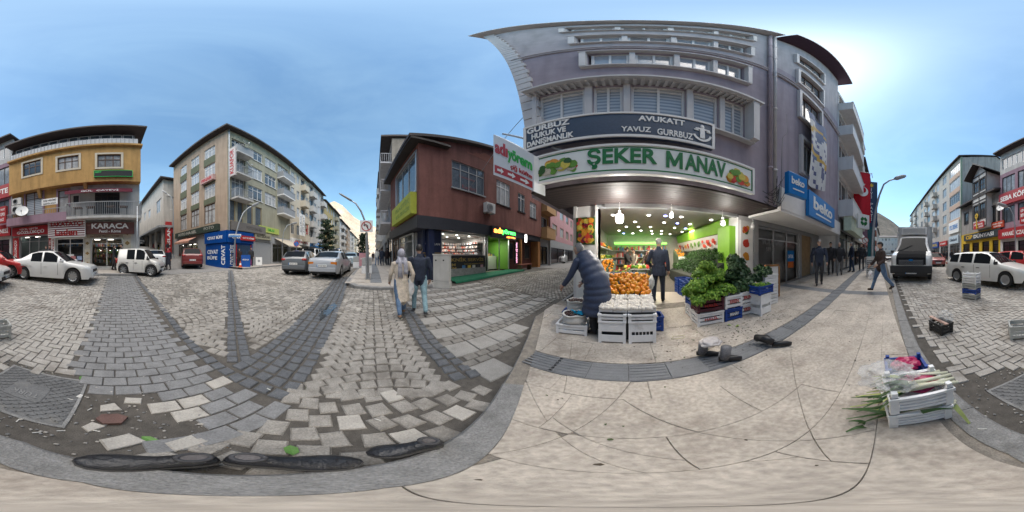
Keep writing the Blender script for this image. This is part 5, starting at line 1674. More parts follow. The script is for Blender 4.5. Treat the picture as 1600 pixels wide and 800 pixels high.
mb = MB(); mb.box(1.0, 4.0, -.1, .1, 3.2, 4.2); mb.build('arm', mr_, rp)
F1 = Fac((5, -58), (-12, -58)); rt, og = apartment('hillside_block', F1, 8, gz(0, -58), gz(0, -58)+9, 2, 6, m_palew, 'pale block at the top of the side street')
F1 = Fac((-1.62, -21), (-1.0, -50)); rt, og = apartment('side_street_block', F1, 6, 1.2, 13, 3, 7, m_palew, 'plain pale block behind the ochre building on the side street', roof=False)
# ================================================================ brick-red corner building with phone shop
m_brick = M('brick_red_render', (.20, .085, .07), .9, .14, 1.8, .3, streak=.3, bscale=30)
FR = Fac((-7.0, 2.03), (-8.2, 13.8)); FRs = Fac((-12.6, 1.40), (-7.0, 2.03))
red = building('brick_red_building', FR, 'two storey brick red corner building over the phone shop at the alley')
zl, zh = 3.35, 7.75
def Rr(px0, px1, a, b): return FR.rect(px0, px1, a, b)
ops = [Rr(706, 757, 258, 299), Rr(776, 797, 285, 321), Rr(809.5, 820, 303, 331), Rr(828, 838, 317, 341)]
wall(FR, red, 0, FR.L, zl, zh, ops, m_brick, .2)
window(FR, red, *ops[0], 4, (.72, .28), m_greyf, m_net, .05, .08, sill=.08, surm=m_greyf); window(FR, red, *ops[1], 3, (.75, .25), m_pvc, m_curt, .06, .08, sill=.08, surm=m_timb)
for o in ops[2:]: window(FR, red, *o, 2, (.75, .25), m_pvc, m_net, .05, .08, sill=.08, surm=m_timb)
mb = MB(); text(mb, 'Gümüşhane', ops[0][0]+.5, ops[0][1]-.7, ops[0][2]+.75, ops[0][2]+.95, .07, 0, .004); text(mb, 'Kuaförü', ops[0][0]+.7, ops[0][1]-.6, ops[0][2]+.15, ops[0][2]+.4, .07, 0, .004)
part(FR, red, mb, 'window_lettering', M('plum_l', (.22,.05,.06), .5))
mb = MB(); mb.prism([(0, zh+.002), (FR.L, zh+.002), (FR.L, zh+.2), (5.5, zh+1.5), (0, zh+.1)], .0, .2, 0, 'y'); part(FR, red, mb, 'gable', m_brick)
for j in range(9):                                         # bare brick courses on the gable
    zz = zh+.12+j*.13; w_ = (1-(j/9))*5
    for i in range(int(w_*3.4)):
        mb = MB(); a = 5.5-w_*.55+i*.28+(.14 if j % 2 else 0)
        mb.box(a, a+.26, -.012, .05, zz, zz+.115); part(FR, red, mb, 'brick', M('bare_brick', (.27,.11,.08), .9, .2, 14, .2, isl=.2))
    if j > 3: break
ow = (FRs.s_(620), FRs.s_(650), 4.75, 7.1)
wall(FRs, red, 0, FRs.L, zl, zh-.2, [ow], m_brick, .2); window(FRs, red, *ow, 3, (1.,), m_greyf, m_glassb, .08, .06, sur=.12, surm=m_alu)
mb = MB(); mb.box(.3, FR.L-.001, .21, 5.2, zl+.02, zh); part(FR, red, mb, 'core', m_brick)
mb = MB(); mb.prism([(-.55, zh-.05), (5.5, zh+1.52), (5.5, zh+1.72), (-.55, zh+.15)], -.35, 6, 0, 'y'); mb.prism([(5.5, zh+1.52), (FR.L+.4, zh+.1), (FR.L+.4, zh+.3), (5.5, zh+1.72)], -.35, 6, 0, 'y'); part(FR, red, mb, 'roof', m_rooft)
mb = MB(); mb.box(-.3, FRs.L+.35, -.5, 1.5, zh-.19, zh-.05); part(FRs, red, mb, 'eave', m_timb)
# dark fascia band and soffit
m_band2 = M('graphite_panel', (.028, .03, .038), .45, .12, 2)
mb = MB(); mb.box(-.06, 7.2, -.10, .9, 2.75, zl-.002); mb.box(7.2, FR.L, .1, .9, 2.9, zl-.002); part(FR, red, mb, 'fascia', m_band2)
mb = MB(); mb.box(0, FRs.L+.08, -.10, .9, 2.78, zl-.002); part(FRs, red, mb, 'fascia', m_band2)
# phone shop: corner pillar, windows, interior with lit shelves
m_nv = M('navy_panel', (.012, .02, .055), .35, .1, 2); m_gold = M('gold_trim', (.42,.30,.10), .35, .1, metal=.6)
pil = (.35, 1.35)
mb = MB(); mb.box(pil[0], pil[1], .35, 1.1, .3, 2.75); part(FR, red, mb, 'pillar', m_nv)
mb = MB(); mb.lathe([(.20,-.012),(.23,-.012),(.23,.0),(.20,.0)], 24, (.72,.349,2.1), 0, 'y'); text(mb, 'BİRKAN', .62, 1.28, 2.03, 2.17, .348, .01); part(FR, red, mb, 'emblem', M('silver_l', (.5,.5,.5), .4))
mb = MB(); text(mb, 'TELEFON', .42, 1.28, 1.42, 1.56, .348, .01); text(mb, 'ALIM SATIM', .42, 1.28, 1.22, 1.36, .348, .01); mb.box(.36, 1.34, .335, .349, 1.63, 1.66); mb.box(.36, 1.34, .335, .349, 1.10, 1.13); part(FR, red, mb, 'lettering', m_gold)
s0, s1 = 1.4, 4.6
gf = gz(-7, 4)+.02
mb = MB(); mb.box(s0, s1, .40, .62, gf-.1, gf+.52); part(FR, red, mb, 'plinth', m_concrete)
mb = MB(); mb.box(s0, s1, .44, .50, gf+.522, 1.52); part(FR, red, mb, 'window_panel', m_blackf)
mb = MB(); text(mb, 'TEKNİK SERVİS', s0+.15, s1-.2, 1.2, 1.44, .44, .02); text(mb, 'ALIM', s0+.15, s0+.9, .95, 1.1, .44, .01); text(mb, 'SATIM', s0+.15, s0+.95, .75, .9, .44, .01); text(mb, 'HALİ TELEFONDA FİYATI', s0+1.5, s1-.2, 1.02, 1.10, .44, .005); part(FR, red, mb, 'lettering', m_gold)
mb = MB()
for k, x in enumerate((s0+1.35, s0+1.75, s0+2.1, s0+2.45, s0+2.75)): mb.box(x, x+.22, .425, .439, .70, .98, k)
part(FR, red, mb, 'product_print', [gcols[2], gcols[1], gcols[3], gcols[6], gcols[7]])
# real room behind: shelves of phone cases under ceiling spots
mb = MB(); y1_ = 3.4
mb.quad((s0,y1_,.5),(s1+.2,y1_,.5),(s1+.2,y1_,2.74),(s0,y1_,2.74)); mb.quad((s0-1,.5,.5),(s0-1,y1_,.5),(s0-1,y1_,2.74),(s0-1,.5,2.74)); mb.quad((s1+.1,.5,.5),(s1+.1,.5,2.74),(s1+.1,y1_,2.74),(s1+.1,y1_,.5)); mb.quad((s0-1,.4,2.745),(s0-1,y1_,2.745),(s1+.1,y1_,2.745),(s1+.1,.4,2.745))
part(FR, red, mb, 'shop_wall', M('phone_wall', (.5,.49,.47), .7, .05))
mb = MB()
for k in range(6): mb.box(s0+.1, s1, 2.9, 3.3, 1.1+k*.23, 1.115+k*.23)
part(FR, red, mb, 'shelf', m_blackf)
mb = MB()
for k in range(6): goods(mb, s0+.12, s1-.05, 2.95, 3.28, 1.116+k*.23, 40, (.12, .19), 5)
tag(part(FR, red, mb, 'shelf_goods', [M('case%d' % i, c, .4, .1) for i, c in enumerate([(.6,.58,.55),(.62,.5,.42),(.5,.1,.06),(.55,.55,.58),(.12,.12,.13)])]), kind='stuff')
mb = MB(); mc_ = MB()
for k in range(6):
    z = 1.1+k*.23; mb.box(s1-.32, s1+.08, .9, 2.9, z, z+.015); y = .92
    while y < 2.85: q = frand(.04, .1); mc_.box(s1-.28+frand(0,.03), s1+.06, y, y+q*.9, z+.016, z+frand(.12,.19), random.randrange(5)); y += q
part(FR, red, mb, 'shelf', m_blackf); tag(part(FR, red, mc_, 'shelf_goods', [MATS['case%d' % i] for i in range(5)]), kind='stuff')
mb = MB(); mb.box(s0+.1, s1-.4, .7, 1.2, .5, 1.6); part(FR, red, mb, 'counter', m_white)
for i in range(3):
    for j in range(2):
        place(FR, red, me_l, 'ceiling_lamp', s0+.5+i*.95, 1.1+j*1.1, 2.742)
    ld = bpy.data.lights.new('shop_light', 'AREA'); ld.energy = 8; ld.size = .4; ld.color = (1,.94,.86)
    lo = bpy.data.objects.new('shop_light', ld); COL.objects.link(lo); q = FR.pt(s0+.4+i*1.05, 1.7, 2.70); lo.location = q
mb = MB(); mb.box(0, .06, 0, .06, 0, 1.22); mb.box(s1-s0-.06, s1-s0, 0, .06, 0, 1.22); mb.box(.06, s1-s0-.06, 0, .06, 0, .05); mb.box(.06, s1-s0-.06, 0, .06, 1.17, 1.22)
o = place(FR, red, mb.mesh('shop_window', m_alu), 'shop_window', s0, .42, 1.53)
mb = MB(); mb.quad((.06,.03,.05),(s1-s0-.06,.03,.05),(s1-s0-.06,.03,1.17),(.06,.03,1.17)); mb.build('pane', m_clear, o)
# street-side shop window of the phone shop
mb = MB(); mb.box(FRs.L-1.0, FRs.L+.0, .5, .8, .3, 2.77); part(FRs, red, mb, 'pillar', m_nv)
og = (FRs.L-3.6, FRs.L-1.05, .5, 2.7); shopfront(FRs, red, *og, 2, m_alu, 1.4, 6, dense=22, lit=3, wallm=MATS['phone_wall'])
mb = MB(); mb.box(FRs.L-3.75, FRs.L-3.65, .3, .5, .3, 2.75); mb.box(FRs.L-5.6, FRs.L-5.4, .2, .6, .3, 2.75); part(FRs, red, mb, 'pillar', m_nv)
shopfront(FRs, red, .3, FRs.L-3.8, .5, 2.7, 2, m_brownf, 1.2, 3, lit=2)
ysg = sign(FRs, FRs.s_(619), FRs.s_(651), 3.5, 4.6, [('PLASTİK', .28, .95, .55, .85, .02), ('OKUL KIRTASİYE', .28, .95, .2, .45, .01)], M('yellowgreen_board', (.42,.46,.06), .6), M('faded_l', (.25,.33,.08), .6), 'faded yellow green sign on the street front of the brick red building', .3)
# raw meatball shop: green lit recess
s2_, s3_ = 4.75, 7.1
mb = MB(); y1_ = 3.2
mb.quad((s2_,y1_,.5),(s3_,y1_,.5),(s3_,y1_,2.74),(s2_,y1_,2.74)); mb.quad((s2_,.5,.5),(s2_,y1_,.5),(s2_,y1_,2.74),(s2_,.5,2.74)); mb.quad((s3_,.5,.5),(s3_,.5,2.74),(s3_,y1_,2.74),(s3_,y1_,.5)); mb.quad((s2_,.4,2.745),(s2_,y1_,2.745),(s3_,y1_,2.745),(s3_,.4,2.745))
part(FR, red, mb, 'shop_wall', M('green_wall', (.10,.22,.03), .6, .08))
mb = MB(); mb.box(s2_+.1, s3_-.1, 1.6, 2.1, .5, 1.5); part(FR, red, mb, 'counter', m_white)
mb = MB(); goods(mb, s2_+.2, s3_-.2, 1.7, 2.0, 1.502, 10, (.1, .3), 8); tag(part(FR, red, mb, 'counter_goods', gcols), kind='stuff')
mb = MB()
for x in (s2_, (s2_+s3_)/2, s3_-.06): mb.box(x, x+.06, .42, .5, .55, 2.74)
part(FR, red, mb, 'door_frame', m_alu)
ld = bpy.data.lights.new('shop_light', 'AREA'); ld.energy = 14; ld.size = .4; ld.color = (.9,1,.75)
lo = bpy.data.objects.new('shop_light', ld); COL.objects.link(lo); lo.location = FR.pt(5.9, 1.4, 2.7)
ad = sign(FR, FR.s_(769, .25), FR.s_(806, .25), 2.62, 3.35, [('adı', .06, .36, .42, .90, .03, M('neon_orange', (1,.25,.04), .5, 0, emis=1.6)), ('yörem', .37, .97, .34, .86, .03, M('neon_green', (.06,1,.1), .5, 0, emis=1.2)), ('çiğ köfte', .56, .96, .10, .30, .01, MATS['neon_orange'])], m_blackf, m_wht, 'black lit sign with glowing orange and green lettering in the alley', .16, -.1)
sign(FR, FR.s_(808), FR.s_(813), .9, 2.6, [('adıyörem çiğ köfte', .25, .8, .04, .96, .02, M('neon_pink', (.8,.35,.5), .5, 0, emis=.6), True)], m_blackf, m_wht, 'narrow black vertical sign with pink and green lettering in the alley', .1, .3)
rs = root('round_sign', FR.pt(FR.s_(812), -.55, 2.55), 'small round black sign with glowing white rim in the alley', 'sign', None, FR.ang+.6)
mb = MB(); mb.lathe([(.26,-.05),(.26,.05)], 24, (0,0,.28), 0, 'y'); mb.build('disc', m_blackf, rs); mb = MB(); mb.lathe([(.25,-.06),(.30,-.06),(.30,.06),(.25,.06),(.25,-.06)], 24, (0,0,.28), 0, 'y'); mb.build('rim', M('rim_glow', (1,1,.95), .5, 0, emis=1.5), rs); mb = MB(); text(mb, 'adıyörem', -.18, .18, .24, .33, -.05, .01); mb.build('lettering', MATS['neon_orange'], rs)
# alley end of the ground floor: red timber front and orange wall
mb = MB(); mb.box(7.15, FR.L, .9, 3, .4, 2.9); part(FR, red, mb, 'shop_wall', M('maroon_wall', (.10,.035,.03), .7, .2))
for s in (7.3, 8.6, 10.0):
    window(FR, red, s, s+1.0, 1.2, 2.6, 1, (1.,), m_brownf, m_glass, .08, .88)
mb = MB(); mb.box(8.4, 8.55, .2, .4, .4, 2.9); mb.box(FR.L-.5, FR.L, .1, 3, .4, 2.89); part(FR, red, mb, 'post', M('orange_wall', (.38,.17,.06), .8, .1))
ac_unit(FR, FR.s_(754), FR.z_(765, 335), 'outdoor air conditioner unit on the brick red alley wall', w_=.75, h_=.62)
mb = MB(); mb.box(7.5, 9.3, .1, .5, gz(-7.5, 10)+.38, gz(-7.5, 10)+.43); mb.box(7.6, 7.7, .12, .48, gz(-7.5,10)-.02, gz(-7.5, 10)+.38); mb.box(9.1, 9.2, .12, .48, gz(-7.5,10)-.02, gz(-7.5, 10)+.38)
be = root('bench', FR.pt(7.5, -.2, gz(-7.3, 9.6)), 'low wooden bench outside the alley restaurant', 'bench', None, FR.ang)
mb = MB(); mb.box(0, 1.7, -.2, .2, .40, .45); mb.build('seat', M('bench_wood', (.25,.09,.06), .6), be)
for x in (.1, 1.5):
    mb = MB(); mb.box(x, x+.1, -.18, .18, -.05, .40); mb.build('leg', m_brownf, be)
# green carpet along the front
cp = MB(); vs = []
n = 16
for i in range(n+1):
    s = 1.5+i*(7.4-1.5)/n
    for y in (-.75, -.70, .38):
        p = FR.pt(s, y); cp.v.append((p.x, p.y, gz(p.x, p.y)+(.01 if y == -.75 else .09)))
for i in range(n):
    for k in range(2):
        a = i*3+k; cp.f.append((a, a+3, a+4, a+1)); cp.m.append(0)
tag(cp.build('green_carpet', M('green_carpet', (.008, .095, .05), .95, .2, 12, .4)), 'long green carpet strip laid before the phone shop in the alley', 'carpet')
# ================================================================ beyond: white balconied block with bare brick side
FWb = Fac((-24, 1.7), (-13.0, 1.55))
rt, og = apartment('balconied_block', FWb, 10, .42, 12.9, 3, 3, M('bluewhite_render', (.50,.50,.52), .9, .06, 2, streak=.15), 'grey white block with stacked balconies behind the brick red building', balc=(1, 2), bstyle='bars', shopz=3.8, roof=False)
mb = MB(); mb.prism([(-.9, 12.9), (5, 13.6), (10.5, 12.9), (10.5, 13.1), (5, 13.85), (-.9, 13.12)], -.2, FWb.L+.4, 0, 'x'); part(FWb, rt, mb, 'roof', m_rooft)
FWg = Fac((-12.84, 1.52), (-12.80, 11))
mb = MB(); mb.prism([(0, 5), (9.4, 5), (9.4, 12.9), (4.9, 13.5), (0, 12.9)], -.02, .2, 0, 'y'); part(FWg, rt, mb, 'side_wall', M('old_cement', (.30,.27,.23), .95, .15, 1.5, .3, streak=.3))
mbk = M('bare_brick', (.27,.11,.08), .9, .2, 14, .2, isl=.2)
brk = MB(); brk.box(0, .29, -.03, 0, 0, .17); me_k = brk.mesh('brick', mbk)
nb_ = 0
for j in range(26):
    for i in range(11):
        if nb_ >= 290: break
        s = 1.0+i*.31+(.15 if j % 2 else 0); z = 8.9+j*.19
        if z > 12.8: continue
        place(FWg, rt, me_k, 'brick', s, -.021, z); nb_ += 1
prev = -24.1
labs = ['pale block with brick upper wall next along the left pavement', 'cream block further along the left pavement', 'far grey block at the end of the left pavement', 'farthest pale block at the end of the left pavement']
for i, (xb, zt, wm) in enumerate(((-34, 15, m_palew), (-48, 16.5, m_cream), (-66, 15.5, m_gry), (-100, 16, m_palew))):
    f = Fac((xb, 1.6+.3*i), (prev, 1.6+.3*i)); apartment('apartment_block', f, 9, .42, zt, 4, 4, wm, labs[i], balc=(0, 2), eav=.8); prev = xb-.1
# ---- pink houses up the alley
m_pink = M('pink_render', (.42, .24, .26), .9, .08, 2, streak=.12); m_or = M('orange_render', (.42,.25,.12), .9, .08, 2)
f = Fac((-8.6, 14.0), (-8.9, 16.6)); apartment('alley_house', f, 5, .42, 9.0, 2, 1, m_or, 'narrow orange house with little balcony beyond the brick red building in the alley', balc=(0,), shopz=3.0, roof=False)
f = Fac((-8.7, 16.7), (-10.6, 30)); apartment('alley_house', f, 6, .42, 11.2, 3, 4, m_pink, 'pink house with cream window surrounds in the alley', fm=M('cream_frame', (.55,.45,.28), .6), shopz=3.0, eav=.4)
f = Fac((-10.4, 30.2), (-10.6, 44)); apartment('alley_house', f, 6, .42, 13, 3, 4, m_cream, 'cream house further up the alley', balc=(1,), shopz=3.2)
f = Fac((-12, 52), (6, 50)); apartment('alley_house', f, 6, .42, 12, 3, 5, m_palew, 'pale house closing the far end of the alley', shopz=3.2)
f = Fac((-3.2, 40), (-2.2, 13.2)); apartment('alley_block', f, 8, .42, 12, 3, 6, m_gry, 'grey block on the right side of the alley behind the greengrocer', shopz=3.2, roof=False)
# ================================================================ right of the greengrocer, same side
m_bal = M('white_balcony', (.60, .61, .62), .7, .06, 2, streak=.1)
F2 = Fac((9.65, 2.8), (14.8, 2.8))
rt, og = apartment('white_balcony_block', F2, 9, .4, 17.5, 4, 2, m_bal, 'white block with deep balconies right after the mauve building', balc=(0, 1), shopz=3.7, roof=False, shops=1)
for k in range(4): pass
sign(F2, .1, 5.0, 3.1, 4.0, [('', 0, 0, 0, 0)] if False else [], M('pale_green_board', (.52,.60,.48), .6), m_wht, 'pale green fascia board below the white balconies', .5, -.3)
cl = root('clover_sign', F2.pt(1.2, -1.35, 3.35), 'square white box sign with a green four leaf clover', 'sign', None, R(-41))
mb = MB(); mb.cbox(-.5, .5, -.1, .1, 0, 1.0, .02); mb.build('box', m_wht, cl)
mb = MB()
for k in range(4):
    a = pi/4+k*pi/2; c = Vector((.17*cos(a), 0, .5+.17*sin(a)))
    for d in (-.45, .45): mb.ell((c.x+.06*cos(a+d*2), -.105, c.z+.06*sin(a+d*2)), (.115, .012, .115), 12, 5)
mb.tube([(0,-.105,.48),(.04,-.105,.14)], .015, 6); mb.build('clover', m_grn, cl)
mb = MB(); mb.tube([(0,.0,.5),(0,1.2,.5)], .04, 8); mb.build('arm', m_steel, cl)
rng = [(14.9, 19.5, 16.5, m_palew, 'grey white block with dark blue trim behind the red flag', (0,), m_bkblue), (19.6, 26, 15, m_plum, 'dark plum block behind the vertical party sign', (1,), mr_), (26.1, 34, 12, m_palew, 'low pale block further along the right pavement', (), mr_), (34.1, 46, 14, M('brown_render', (.25,.12,.09), .9, .08, 2), 'brown block far along the right pavement', (1,), mr_), (46.1, 62, 13, m_palew, 'farthest pale block on the right pavement', (), mr_), (62.1, 84, 12, m_gry, 'last grey block where the right street bends', (), mr_)]
sl = ['white fascia sign below the block with the flag', 'bright red fascia sign with white letters under the plum block', 'red fascia sign of the low pale block', 'red fascia sign of the brown block', None, None]
for i, (a, b, zt, wm, lb, bc, sm) in enumerate(rng):
    f = Fac((a, 2.9+.0*i), (b, 2.9)); rt, og = apartment('street_block', f, 9, .42, zt, 4 if zt > 13 else 3, 3, wm, lb, balc=bc, shopz=3.7, eav=.6)
    if i < 4: sign(f, .1, b-a-.1, 2.95, 3.9, [(['DOĞAN', 'KIRMIZI MARKET', 'LOKANTA', 'GİYİM'][i], .2, .8, .28, .75, .02)], [m_wht, mr_, mr_, mr_][i], [mr_, m_wht, m_wht, m_wht][i], sl[i], .4, -.1)
# Turkish flag hanging from a pole
fl = root('flag', (14.6, 2.0, 4.4), 'long red flag with white crescent and star hanging on the right', 'flag', None, R(-62))
mb = MB(); nu, nv = 10, 16
for j in range(nv+1):
    for i in range(nu+1):
        u, v = i/nu, j/nv; mb.v.append((u*1.6-.8, .10*sin(u*8+v*2)*(.4+v), 5.4*(1-v)+.2*u*v))
for j in range(nv):
    for i in range(nu): a = j*(nu+1)+i; mb.f.append((a, a+nu+1, a+nu+2, a+1)); mb.m.append(0)
mb.build('cloth', M('flag_red', (.50,.008,.02), .75, .1), fl, smooth=True)
mb = MB()
def ring(cx, cz, r0, x2, z2, r2):
    pts = []
    for k in range(25): a = 2*pi*k/24; pts.append((a))
    for k in range(24):
        a0, a1 = 2*pi*k/24, 2*pi*(k+1)/24
        def inner(a):
            x, z = cx+r0*.62*cos(a), cz+.16+r0*.62*sin(a); return x, z
        p, q = (cx+r0*cos(a0), cz+r0*sin(a0)), (cx+r0*cos(a1), cz+r0*sin(a1)); r_, s = inner(a1), inner(a0)
        mb.quad((p[0],-.16,p[1]), (q[0],-.16,q[1]), (r_[0],-.16,r_[1]), (s[0],-.16,s[1]))
ring(0, 3.2, .5, 0, 0, 0)
st = [(0+(.26 if k % 2 == 0 else .1)*sin(2*pi*k/10), 3.95+(.26 if k % 2 == 0 else .1)*cos(2*pi*k/10)) for k in range(10)]
mb.add([(p[0], -.16, p[1]) for p in st], [tuple(range(10))]); mb.build('crescent_and_star', m_wht, fl)
mb = MB(); mb.tube([(-.9, .0, 5.45), (1.0, .0, 5.45)], .03, 6); mb.build('pole', m_steel, fl)
mb = MB(); mb.tube([(.9, .0, 5.45), (1.4, .9, 5.45)], .03, 6); mb.build('bracket', m_steel, fl)
# vertical party sign on a teal post
iy = root('party_sign', (16.2, 1.35, .5), 'tall navy vertical party sign with white letters and yellow sun on teal post', 'sign', None, R(-72))
mb = MB(); mb.cbox(-.62, .62, -.16, .16, 3.9, 8.9, .03); mb.build('box', M('party_navy', (.02,.045,.10), .4, .1), iy)
mb = MB(); mb.box(-.35, .35, -.12, .12, 0, 3.9); mb.build('post', M('teal_post', (.01,.10,.12), .5, .1), iy)
mb = MB(); mb.lathe([(.16,-.02),(.16,0)], 12, (0,-.16,8.45), 0, 'y')
for k in range(8):
    a = k*pi/4; mb.add([(.19*cos(a-.2),-.17,8.45+.19*sin(a-.2)), (.30*cos(a),-.17,8.45+.30*sin(a)), (.19*cos(a+.2),-.17,8.45+.19*sin(a+.2))], [(0,1,2)])
mb.build('sun_emblem', M('sun_yellow', (.8,.55,.03), .5), iy)
for k, c in enumerate('İYİ PARTİ'):
    if c == ' ': continue
    mb = MB(); z = 7.75-k*.40
    hh = .36 if c == 'İ' else .28
    text(mb, c, -.06 if c == 'İ' else -.15, .06 if c == 'İ' else .15, z, z+hh, -.16, .02); mb.build('letter', m_wht, iy)
# round no-entry style sign further on
# ================================================================ people
import numpy as np
TMP = bpy.data.scenes.new('workbench')
def evaluated(mesh, mod):
    """mesh after one modifier, computed in a scratch scene"""
    o = bpy.data.objects.new('scratch', mesh)
    TMP.collection.objects.link(o)
    mod(o)
    with bpy.context.temp_override(scene=TMP, view_layer=TMP.view_layers[0]):
        dg = bpy.context.evaluated_depsgraph_get()
        dg.update()
        me = bpy.data.meshes.new_from_object(o.evaluated_get(dg))
    bpy.data.objects.remove(o)
    return me
m_skin = M('skin', (.50, .31, .23), .55, .06, 20); m_hairk = M('hair_black', (.018, .015, .014), .55, .3, 60); m_hairg = M('hair_grey', (.24, .23, .22), .6, .25, 60)
m_shoe = M('shoe_black', (.018, .018, .02), .38, .2, 20); m_shoeb = M('shoe_brown', (.07, .04, .025), .5, .2, 20)
def cloth(key, c, rough=.85): return M('cloth_'+key, c, rough, .28, 7, .7, bscale=15)
m_eye = M('eye_dark', (.02, .015, .013), .3)
def rotx(a, v): return Vector((v.x, v.y*cos(a)-v.z*sin(a), v.y*sin(a)+v.z*cos(a)))
def person(label, loc, rz, h=1.75, top=None, legs=None, shoes=None, hair='black', step=.0, arms=(.1, -.1), elbow=(.25, .25), coat=0., bulk=1., lean=0., vox=.017, spread=.02, name='person', scarf=None, head=True, gap=(.0, .0), collar=True, hold=None, group='people in the street', turn=0., cap=None):
    """one continuous body, facing local -y; step: half angle of the stride"""
    top = top or cloth('black', (.02, .02, .023)); legs = legs or cloth('jeans', (.06, .10, .19)); shoes = shoes or m_shoe
    segs = []                                    # (points, radii, region)
    hipz = .93
    def up(v): return rotx(lean, v-Vector((0,0,hipz)))+Vector((0,0,hipz))
    B = bulk
    segs.append(([(0,0,.86),(0,.0,.95),(0,.0,1.08),(0,-.005,1.27),(0,0,1.40),(0,.005,1.465)], [(.105*B,.155*B),(.122*B,.17*B),(.118*B,.163*B),(.128*B,.185*B),(.105*B,.185*B),(.07,.10)], 1))
    if collar: segs.append(([(0,.005,1.43),(0,.0,1.515)], [(.078,.088),(.066,.07)], 1))
    segs.append(([(0,.005,1.47),(0,-.005,1.57)], [.052,.05], 0))
    if coat:
        segs.append(([(0,0,1.0),(0,0,.93-coat*.5),(0,0,.93-coat)], [(.13*B,.18*B),(.145*B,.20*B),(.155*B,.215*B)], 1))
    ends = {}
    for k, sd in enumerate((-1, 1)):
        a = step*(1 if k == 0 else -1)
        hip = Vector((sd*.092, 0, .92)); kn = hip+rotx(-a, Vector((sd*spread, 0, -.43)))
        bend = max(0, -a)*1.0+.04
        an = kn+rotx(-a+bend, Vector((0, 0, -.41)))
        ends[k] = an
        segs.append(([tuple(hip+Vector((0,0,.03))), tuple((hip+kn)/2), tuple(kn), tuple((kn+an)/2), tuple(an+Vector((0,0,.0)))], [(.10*B,.098*B),(.09*B,.083*B),(.072,.068),(.066,.062),(.058,.056)], 2))
        ft = rotx((-a+bend)*.6, Vector((0, -1, 0)))
        segs.append(([tuple(an+Vector((0,.045,-.035))), tuple(an+ft*.06+Vector((0,0,-.035))), tuple(an+ft*.17+Vector((0,0,-.052)))], [(.036,.04),(.043,.046),(.028,.042)], 3))
    hands = []
    for k, sd in enumerate((-1, 1)):
        a = arms[k]; sh = Vector((sd*.185*B, 0, 1.405))
        el_ = sh+rotx(-a, Vector((sd*(.055+gap[k]), 0, -.285))); wr = el_+rotx(-a-elbow[k], Vector((sd*(.01-gap[k]*.6), 0, -.25)))
        segs.append(([tuple(up(sh+Vector((-sd*.05,0,.01)))), tuple(up(sh)), tuple(up((sh+el_)/2)), tuple(up(el_)), tuple(up((el_+wr)/2)), tuple(up(wr))], [.06*B, .068*B, .06*B, .053*B, .048*B, .042*B], 1))
        d = (wr-el_).normalized(); hands.append((up(wr), rotx(lean, d), sd))
    for i, s_ in enumerate(segs):                 # torso bends from the hips
        if i < (3 if collar else 2) : segs[i] = ([tuple(up(Vector(p))) for p in s_[0]], s_[1], s_[2])
    hc = up(Vector((0, -.018, 1.655)))
    mb = MB()
    for p, r_, g in segs: mb.tube(p, r_, 10)
    if head:
        rt_ = Matrix.Rotation(turn, 3, 'Z')
        mb.ell(hc, (.074, .093, .113), 12, 9); mb.ell(hc+Vector((0,-.03,-.055)), (.055,.055,.055), 10, 6)
        mb.ell(hc+rt_@Vector((0,-.098,-.018)), (.016,.022,.026), 6, 5)
        for sd in (-1, 1): mb.ell(hc+rt_@Vector((sd*.076,.008,-.01)), (.012,.022,.034), 6, 5)
    base = mb.mesh('body', m_skin)
    def rem(o):
        m_ = o.modifiers.new('r', 'REMESH'); m_.mode = 'VOXEL'; m_.voxel_size = vox
        s_ = o.modifiers.new('s', 'SMOOTH'); s_.iterations = 2; s_.factor = .5
    me = evaluated(base, rem)
    # region of every face: the nearest primitive
    n = len(me.polygons); cen = np.empty(n*3); me.polygons.foreach_get('center', cen); cen = cen.reshape(-1, 3)
    best = np.full(n, 9.); reg = np.zeros(n, dtype=np.int32)
    for p, r_, g in segs:
        for i in range(len(p)-1):
            A = np.array(p[i]); D = np.array(p[i+1])-A; t = np.clip(((cen-A)@D)/max(1e-9, D@D), 0, 1)
            ra = r_[i] if not hasattr(r_[i], '__len__') else sum(r_[i])/2; rb = r_[i+1] if not hasattr(r_[i+1], '__len__') else sum(r_[i+1])/2
            d = np.linalg.norm(cen-(A+t[:, None]*D), axis=1)-(ra+(rb-ra)*t)
            if g == 2: d = d+.012
            k = d < best; best[k] = d[k]; reg[k] = g
    if head:
        d = np.linalg.norm((cen-np.array(hc))/np.array([.078,.097,.117]), axis=1)
        reg[d < 1.18] = 0
    mb2 = MB()
    mb2.v = [tuple(v.co) for v in me.vertices]; mb2.f = [tuple(p.vertices) for p in me.polygons]; mb2.m = [int(x) for x in reg]
    bpy.data.meshes.remove(me); bpy.data.meshes.remove(base)
    for wr, d, sd in hands:                       # hand: palm, four fingers, thumb from the side of the palm
        pa = wr+d*.05; side = Vector((1,0,0)) if abs(d.x) < .8 else Vector((0,1,0)); f = d.cross(side).normalized(); f = f if f.y < 0 or abs(f.y) < .3 else -f
        mb2.tube([tuple(wr-d*.02), tuple(pa), tuple(wr+d*.095)], [(.026,.026),(.024,.036),(.018,.034)], 8, 0)
        for q in range(4):
            o_ = (q-1.5)*.018; l = [.062,.075,.07,.052][q]; p0 = wr+d*.088+f*o_
            mb2.tube([tuple(p0), tuple(p0+d*l*.5+side*(-sd*.012)), tuple(p0+d*l*.9+side*(-sd*.034))], [.0095,.009,.007], 6, 0)
        p0 = wr+d*.03+f*.030
        mb2.tube([tuple(p0), tuple(p0+d*.03+f*.022), tuple(p0+d*.062+f*.026-side*sd*.012)], [.012,.011,.008], 6, 0)
    rt = root(name, loc, label, 'person', group, rz)
    o = mb2.build('body', [m_skin, top, legs, shoes], rt, smooth=True); o.scale = (h/1.75,)*3
    sc = h/1.75
